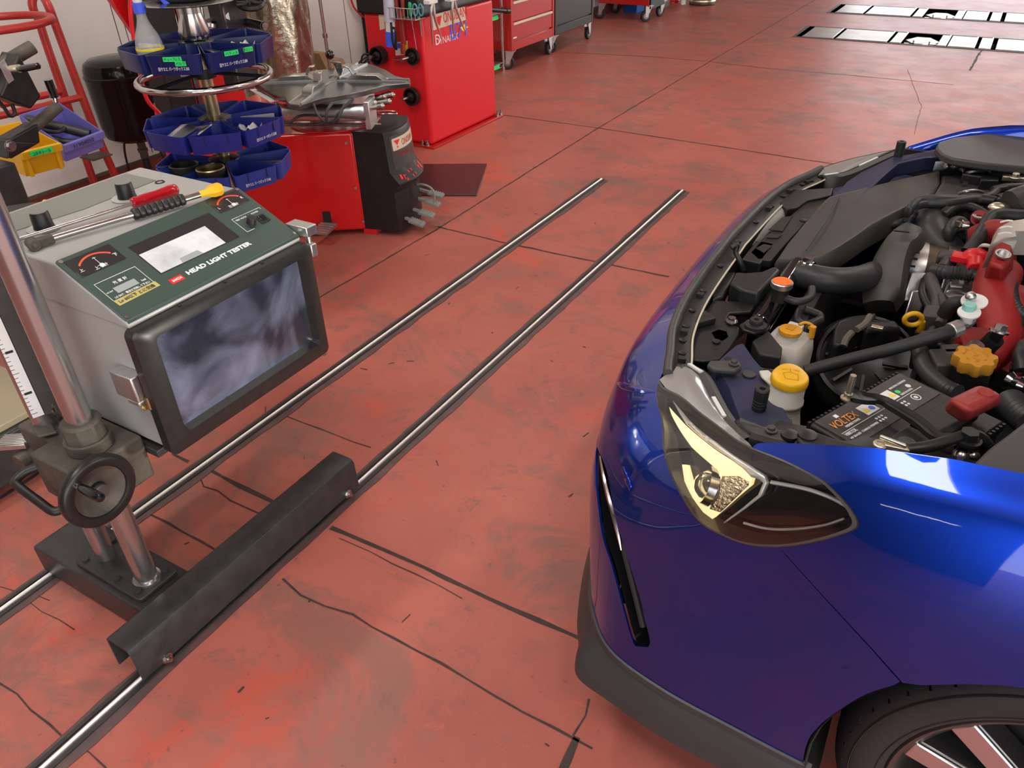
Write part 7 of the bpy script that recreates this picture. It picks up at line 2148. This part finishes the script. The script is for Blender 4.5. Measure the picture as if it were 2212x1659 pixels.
for a, c in (((0.099, 1.718, 0.894), (0.119, 1.735, 0.894)), ((0.1, 1.691, 0.892), (0.12, 1.706, 0.892)), ((0.099, 1.665, 0.889), (0.12, 1.681, 0.889))):
    b.tube([a, V(a).lerp(V(c), .5) + V((0, .003, .001)), c], .0018, 6)
part(b, 'shield_ribs', 'white_ink', parent=o)
part(MB().tube([(0.12, 1.97, 0.85), (0.145, 1.992, 0.86), (0.167, 2.012, 0.86)], .03, 16), 'coil_cover', 'grey_plastic')
part(MB().ball((0.101, 1.958, 0.84), .018, (1.3, 1, .7)), 'zinc_fitting', 'zinc')
# A/C line and fittings
hose([(-0.146, 1.282, 0.715), (-0.11, 1.3, 0.73), (-0.069, 1.314, 0.75), (-0.022, 1.324, 0.775), (0.017, 1.339, 0.795), (0.048, 1.356, 0.81), (0.068, 1.373, 0.815)], .0115, 'refrigerant_hose', 'rubber', 16)
a, c = V((0.062, 1.37, 0.813)), V((0.076, 1.384, 0.818))
part(MB().cyl(a, c, .0145, n=24), 'crimp_sleeve', 'aluminium', bevel=.002)
hose([c, V((0.084, 1.396, 0.82)), V((0.089, 1.407, 0.825)), V((0.088, 1.424, 0.83))], .009, 'refrigerant_pipe', 'aluminium')
p = V((0.079, 1.397, 0.82))
part(MB().cyl(p, p + V((0, 0, .014)), .0075, n=18).cyl(p + V((0, 0, .014)), p + V((0, 0, .026)), .0095, .0075, n=18), 'service_port', 'aluminium', bevel=.001)
part(MB().lathe([(.0098, .025), (.0106, .027), (.0106, .037), (.0095, .0385), (.0001, .0385)], p, n=24), 'port_cap', 'teal')
for q, r in (((0.081, 1.39, 0.845), .018), ((0.085, 1.426, 0.85), .021)):
    part(MB().lathe([(.008, -.03), (.009, -.004), (r, -.001), (r, .002), (.0001, .002)], q, (-.1, -.25, 1), n=28), 'port_flange', 'white')
part(MB().cyl((0.074, 1.445, 0.835), (0.084, 1.44, 0.84), .012, n=14).ball((0.077, 1.422, 0.86), .009), 'pipe_joint', 'aluminium')
hose([(0.075, 1.459, 0.83), (0.06, 1.451, 0.83), (0.051, 1.451, 0.82), (0.048, 1.455, 0.8)], .013, 'refrigerant_hose', 'rubber')
# dipstick, oil cap
p = V((0.001, 1.481, 0.765))
dd, uu = V((.85, .5, 0)).normalized(), V((-.1, -.2, 1)).normalized()
rg = [p + dd * (.0165 * math.cos(a)) + uu * (.014 * math.sin(a)) for a in [k * math.pi / 9 for k in range(18)]]
o = part(MB().tube(rg, .0048, 10, closed=True, sub=2).obox(p + dd * .018 + uu * -.018, dd * .012, dd.cross(uu) * .009, uu * .03), 'dipstick_handle', 'yellow', bevel=.002)
part(MB().cyl(p - uu * .03 + dd * .014, p - uu * .2 + dd * .014, .006), 'dipstick_tube', 'black')
c = V((0.108, 1.32, 0.795))
nv = V((-.05, -.12, 1)).normalized()
x, y, nv = perp(nv)
gear = []
for k in range(64):
    a = 2 * math.pi * k / 64
    r = .031 + .003 * math.tanh(3.2 * math.sin(8 * a))
    gear.append((r * math.cos(a), r * math.sin(a)))
rows = [[c + x * a * q + y * e * q + nv * h for a, e in gear] for q, h in ((.96, -.012), (1.0, -.009), (1.0, .006), (.96, .010), (.6, .0115), (.56, .0095), (.02, .0095))]
b = MB().grid(rows, cv=True)
oc = part(b, 'oil_filler_cap', 'ochre', angle=40)
part(MB().lathe([(.0165, .0095), (.017, .0108), (.0175, .0095)], c, nv, n=36).tube([c + x * a + y * e + nv * .0102 for a, e in ((-.011, -.005), (-.004, .004), (.003, -.003), (.011, .005))], .0012, 6), 'cap_relief', 'ochre', parent=oc)
part(MB().cyl(c - nv * .012, c - nv * .05, .03, n=28), 'filler_tube', 'black')
# fan cover
c = V((-0.059, 1.486, 0.655))
fx = V((.1, -.62, .78)).normalized()
x, y, fx = perp(fx)
o = part(MB().lathe([(.11, -.10), (.11, -.035), (.104, -.02), (.098, -.014), (.096, 0), (.089, .002), (.087, -.012), (.06, -.02), (.05, -.03), (.0001, -.032)], c, fx, n=56), 'fan_cover', 'black', angle=45)
b = MB()
for k in range(8):
    a = k * math.pi / 4
    d_ = math.cos(a) * x + math.sin(a) * y
    b.obox(c + d_ * .055 - fx * .012, d_ * .045, fx.cross(d_) * .006, fx * .01)
part(b, 'cover_ribs', 'black', parent=o)
slab([V(p) for p in [(-0.134, 1.492, 0.7), (-0.13, 1.511, 0.715), (-0.101, 1.534, 0.72), (-0.067, 1.565, 0.725), (-0.066, 1.536, 0.72), (-0.079, 1.517, 0.715), (-0.097, 1.484, 0.7), (-0.111, 1.463, 0.68), (-0.129, 1.463, 0.68)]], .06, 'fan_housing', 'black', bevel=.006)
slab([V(p) for p in [(-0.095, 1.53, 0.715), (-0.067, 1.54, 0.72), (-0.029, 1.555, 0.72), (-0.011, 1.538, 0.71), (-0.04, 1.523, 0.712), (-0.075, 1.497, 0.71)]], .05, 'fan_housing', 'black', bevel=.006)
part(MB().obox((-0.056, 1.493, 0.725), (.022, .0, 0), (0, .012, 0), (0, 0, .006)), 'housing_clip', 'zinc', parent=o, bevel=.001)
for pts in ([(-0.076, 1.53, 0.728), (-0.08, 1.503, 0.722), (-0.091, 1.483, 0.716)], [(-0.098, 1.483, 0.708), (-0.104, 1.466, 0.7), (-0.105, 1.452, 0.69)]):
    part(MB().tube(pts, .007, 8), 'foam_seal', 'foam', parent=o)
part(MB().corr([(0.031, 1.437, 0.75), (0.028, 1.389, 0.755), (0.033, 1.338, 0.76), (0.043, 1.301, 0.765), (0.06, 1.258, 0.775), (0.078, 1.223, 0.785), (0.094, 1.209, 0.79)], .0145, -.0025, .007, 16), 'harness_conduit', 'hose')
part(MB().obox((0.037, 1.408, 0.76), (.04, .02, 0), (0, .045, 0), (0, 0, .035)), 'connector', 'black', bevel=.004)
part(MB().obox((0.073, 1.352, 0.75), (.05, .03, 0), (-.02, .05, 0), (0, 0, .05)).obox((0.075, 1.384, 0.755), (.03, .02, 0), (-.01, .03, 0), (0, 0, .04)), 'connector', 'grey_plastic', bevel=.004)
hose([(0.041, 1.405, 0.76), (0.055, 1.394, 0.77), (0.067, 1.392, 0.765), (0.075, 1.379, 0.76)], .005, 'wire', 'black')
for pts, r, m_ in (([(0.181, 1.547, 0.78), (0.168, 1.511, 0.765), (0.163, 1.489, 0.75)], .006, 'black'), ([(0.185, 1.464, 0.77), (0.181, 1.427, 0.765), (0.188, 1.406, 0.75)], .012, 'hose'), ([(0.181, 1.454, 0.75), (0.179, 1.435, 0.74), (0.182, 1.437, 0.72)], .006, 'steel')):
    hose(pts, r, 'engine_line', m_)
part(MB().corr([(0.169, 1.351, 0.755), (0.181, 1.344, 0.755), (0.201, 1.337, 0.755)], .017, -.004, .012, 16), 'flex_pipe', 'chrome')
part(MB().corr([(0.171, 1.254, 0.77), (0.182, 1.223, 0.775), (0.2, 1.192, 0.78)], .024, -.003, .008, 16), 'harness_conduit', 'hose')
# battery
b0, b1 = V((-0.091, 1.002, 0.8)), V((0.006, 1.215, 0.8))
e1 = (b1 - b0).normalized()
e2 = V((e1.y, -e1.x, 0))
LB, WB_ = (b1 - b0).length, .168
bp_ = lambda s, t, z=0.0: b0 + e1 * s + e2 * t + V((0, 0, z))
o = part(MB().obox(bp_(LB / 2, WB_ / 2, -.1), e1 * LB, e2 * WB_, (0, 0, .2)), 'battery', 'black', bevel=.004, label='black battery with orange lettered label')
for t_ in (-.003, WB_ + .002):
    b = MB()
    for k in range(24):
        b.obox(bp_(LB * (k + .5) / 24, t_, -.008), e1 * .005, e2 * .004, (0, 0, .014))
    part(b, 'rim_ribs', 'black', parent=o)
lb_ = part(MB().obox(bp_(LB / 2, .0375, .0006), e1 * (LB - .016), e2 * .071, (0, 0, .0012)), 'battery_label', mat('battery_label_grey', (.035, .033, .032), .4, noise=(50, (.06, .055, .052))), parent=o)
part(MB().obox(bp_(LB * .27, .12, .002), e1 * .085, e2 * .055, (0, 0, .008)).obox(bp_(LB * .7, .115, .002), e1 * .1, e2 * .05, (0, 0, .006)), 'cell_cover', 'black', parent=o, bevel=.002)
part(MB().lathe([(.011, 0), (.012, .003), (.009, .004), (.0001, .003)], bp_(LB * .27, .115, .006), n=24), 'cell_plug', 'grey_plastic', parent=o)
zt = .0014
text('lettering', 'VOLTEX', bp_(.0155, .0335, zt), e1, -e2, .0205, 'orange_ink', lb_, width=.06, shear=.3)
text('lettering', 'PREMIER POWER', bp_(.033, .0405, zt), e1, -e2, .0062, 'white_ink', lb_, width=.034)
text('lettering', 'V80D23L', bp_(.0152, .0535, zt), e1, -e2, .009, 'white_ink', lb_, width=.026)
text('lettering', 'MF SEALED  CHARGE PREMIER', bp_(.0152, .0615, zt), e1, -e2, .0055, 'white_ink', lb_, width=.066)
text('lettering', 'MADE IN KOREA', bp_(.172, .0415, zt), e1, -e2, .0055, 'white_ink', lb_, width=.03)
text('lettering', 'INDICATOR CONDITION', bp_(.172, .0215, zt), e1, -e2, .0055, 'white_ink', lb_, width=.042)
b = MB()
b.obox(bp_(LB / 2, .0445, zt), e1 * (LB - .03), e2 * .0009, (0, 0, .0004))
b.obox(bp_(.045, .013, zt), e1 * .007, e2 * .007, (0, 0, .0004))
part(b, 'label_line', 'white_ink', parent=lb_)
for s0, kind_ in ((.086, 0), (.139, 1)):
    wl3 = part(MB().obox(bp_(s0 + .0145, .0295, zt), e1 * .029, e2 * .0225, (0, 0, .0006)), 'warning_label', 'white_ink', parent=lb_)
    part(MB().lathe([(.0052, 0), (.0001, .0004)], bp_(s0 + (.008 if kind_ else .021), .032, zt + .0004), n=20), 'blue_symbol', 'blue_ink', parent=lb_)
    pT = bp_(s0 + (.021 if kind_ else .008), .031, zt + .0004)
    part(MB().prism([tuple(pT - e2 * .006), tuple(pT + e2 * .0045 - e1 * .006), tuple(pT + e2 * .0045 + e1 * .006)], (0, 0, .0004)), 'yellow_symbol', 'yellow_label', parent=lb_)
for (s0, n1, n2) in ((.088, 3, 3), (.135, 5, 5)):
    b = MB()
    for j in range(2):
        for k in range(n1):
            b.lathe([(.0023, 0), (.0001, .0003)], bp_(s0 + k * .0065, .0525 + j * .007, zt + .0002), n=12)
    part(b, 'label_dots', 'white_ink', parent=lb_)
part(MB().lathe([(.0045, 0), (.0001, .0004)], bp_(.205, .031, zt), n=16), 'white_dot', 'white_ink', parent=lb_)
part(MB().lathe([(.0045, 0), (.0001, .0004)], bp_(.177, .031, zt), n=16), 'green_dot', 'green_label', parent=lb_)
part(MB().lathe([(.008, -.001), (.008, .0004), (.0065, .0004), (.0065, -.001)], bp_(.186, .056, zt), n=20, closed=True).lathe([(.0035, 0), (.0001, .0003)], bp_(.186, .056, zt), n=10), 'round_mark', 'white_ink', parent=lb_)
# positive cover, clamps, hold-down
top_ = [V(p) for p in [(0.072, 1.066, 0.862), (0.11, 1.131, 0.862), (0.141, 1.114, 0.862), (0.103, 1.047, 0.862)]]
bot_ = [V(p) for p in [(0.071, 1.095, 0.822), (0.115, 1.174, 0.822), (0.153, 1.158, 0.822), (0.103, 1.068, 0.822)]]
tc_ = MB().hexa([tuple(p) for p in bot_] + [tuple(p) for p in top_]).build('terminal_cover', 'red_cap', CAR, bevel=.011, seg=4, label='matte red terminal cover')
cen = sum(top_, V((0, 0, 0))) / 4 - V((0, 0, .011))
part(MB().lathe([(.0105, 0), (.0105, .002), (.0001, .0025)], cen + V((.012, .018, .0105)), (0, -.1, 1), n=24), 'cover_boss', 'red_cap', parent=tc_)
a, c = V((-0.05, 1.041, 0.835)), V((0.098, 1.004, 0.83))
hb_ = MB()
m0, m1 = V((-0.023, 1.072, 0.825)), V((-0.006, 1.083, 0.818))
path = [a, V((-0.033, 1.05, 0.83)), V((-0.012, 1.075, 0.818)), V((0.009, 1.077, 0.812)), V((0.047, 1.053, 0.812)), V((0.067, 1.033, 0.812)), V((0.078, 1.023, 0.815)), V((0.096, 1.02, 0.82))]
pp_ = crp(path, 5)
for sgn in (0,):
    rows = []
    for i, p in enumerate(pp_):
        t = (pp_[min(i + 1, len(pp_) - 1)] - pp_[max(i - 1, 0)])
        n = V((-t.y, t.x, 0)).normalized()
        f = i / len(pp_)
        w_ = .014 if f < .22 else .0095
        rows.append([p + n * w_ + V((0, 0, .004)), p + n * w_ + V((0, 0, .012)), p + n * w_ * .6 + V((0, 0, .007)), p - n * w_ * .6 + V((0, 0, .007)), p - n * w_ + V((0, 0, .012)), p - n * w_ + V((0, 0, .004))])
    hb_.grid(rows, cv=True)
part(hb_, 'battery_clamp', 'black', angle=40)
st_ = V((-0.052, 1.04, 0.835))
part(MB().bolt(st_, (0, 0, 1), .0065, .01).cyl(st_, st_ + V((0, 0, .042)), .0045, n=12), 'clamp_stud', 'zinc')
part(MB().bolt((0.109, 1.015, 0.835), (0, 0, 1), .012, .016).cyl(V((0.111, 1.037, 0.82)), V((0.108, 1.013, 0.836)), .016), 'strut_bolt', 'black')
hose([(0.042, 0.971, 0.825), (0.063, 0.981, 0.83), (0.083, 0.997, 0.835), (0.095, 1.008, 0.838), (0.108, 1.023, 0.84), (0.123, 1.031, 0.835), (0.138, 1.037, 0.82), (0.146, 1.046, 0.8)], .0085, 'ground_cable', 'black')
p = V((0.028, 0.966, 0.825))
part(MB().obox(p, (.032, .004, 0), (-.003, .013, 0), (0, 0, .012)).cyl(p + V((-.024, .004, .009)), p + V((.012, -.004, .010)), .003).cyl(p + V((-.02, -.004, -.012)), p + V((-.02, -.004, .004)), .010), 'negative_clamp', 'zinc', bevel=.002)
part(MB().lathe([(.05, 0), (.05, .004), (.02, .01), (.02, .004)], (0.118, 1.031, 0.8), n=30), 'strut_cap', 'black')
part(MB().ball((0.108, 1.004, 0.815), .012).ball((0.121, 1.012, 0.815), .01), 'strut_nuts', 'steel')
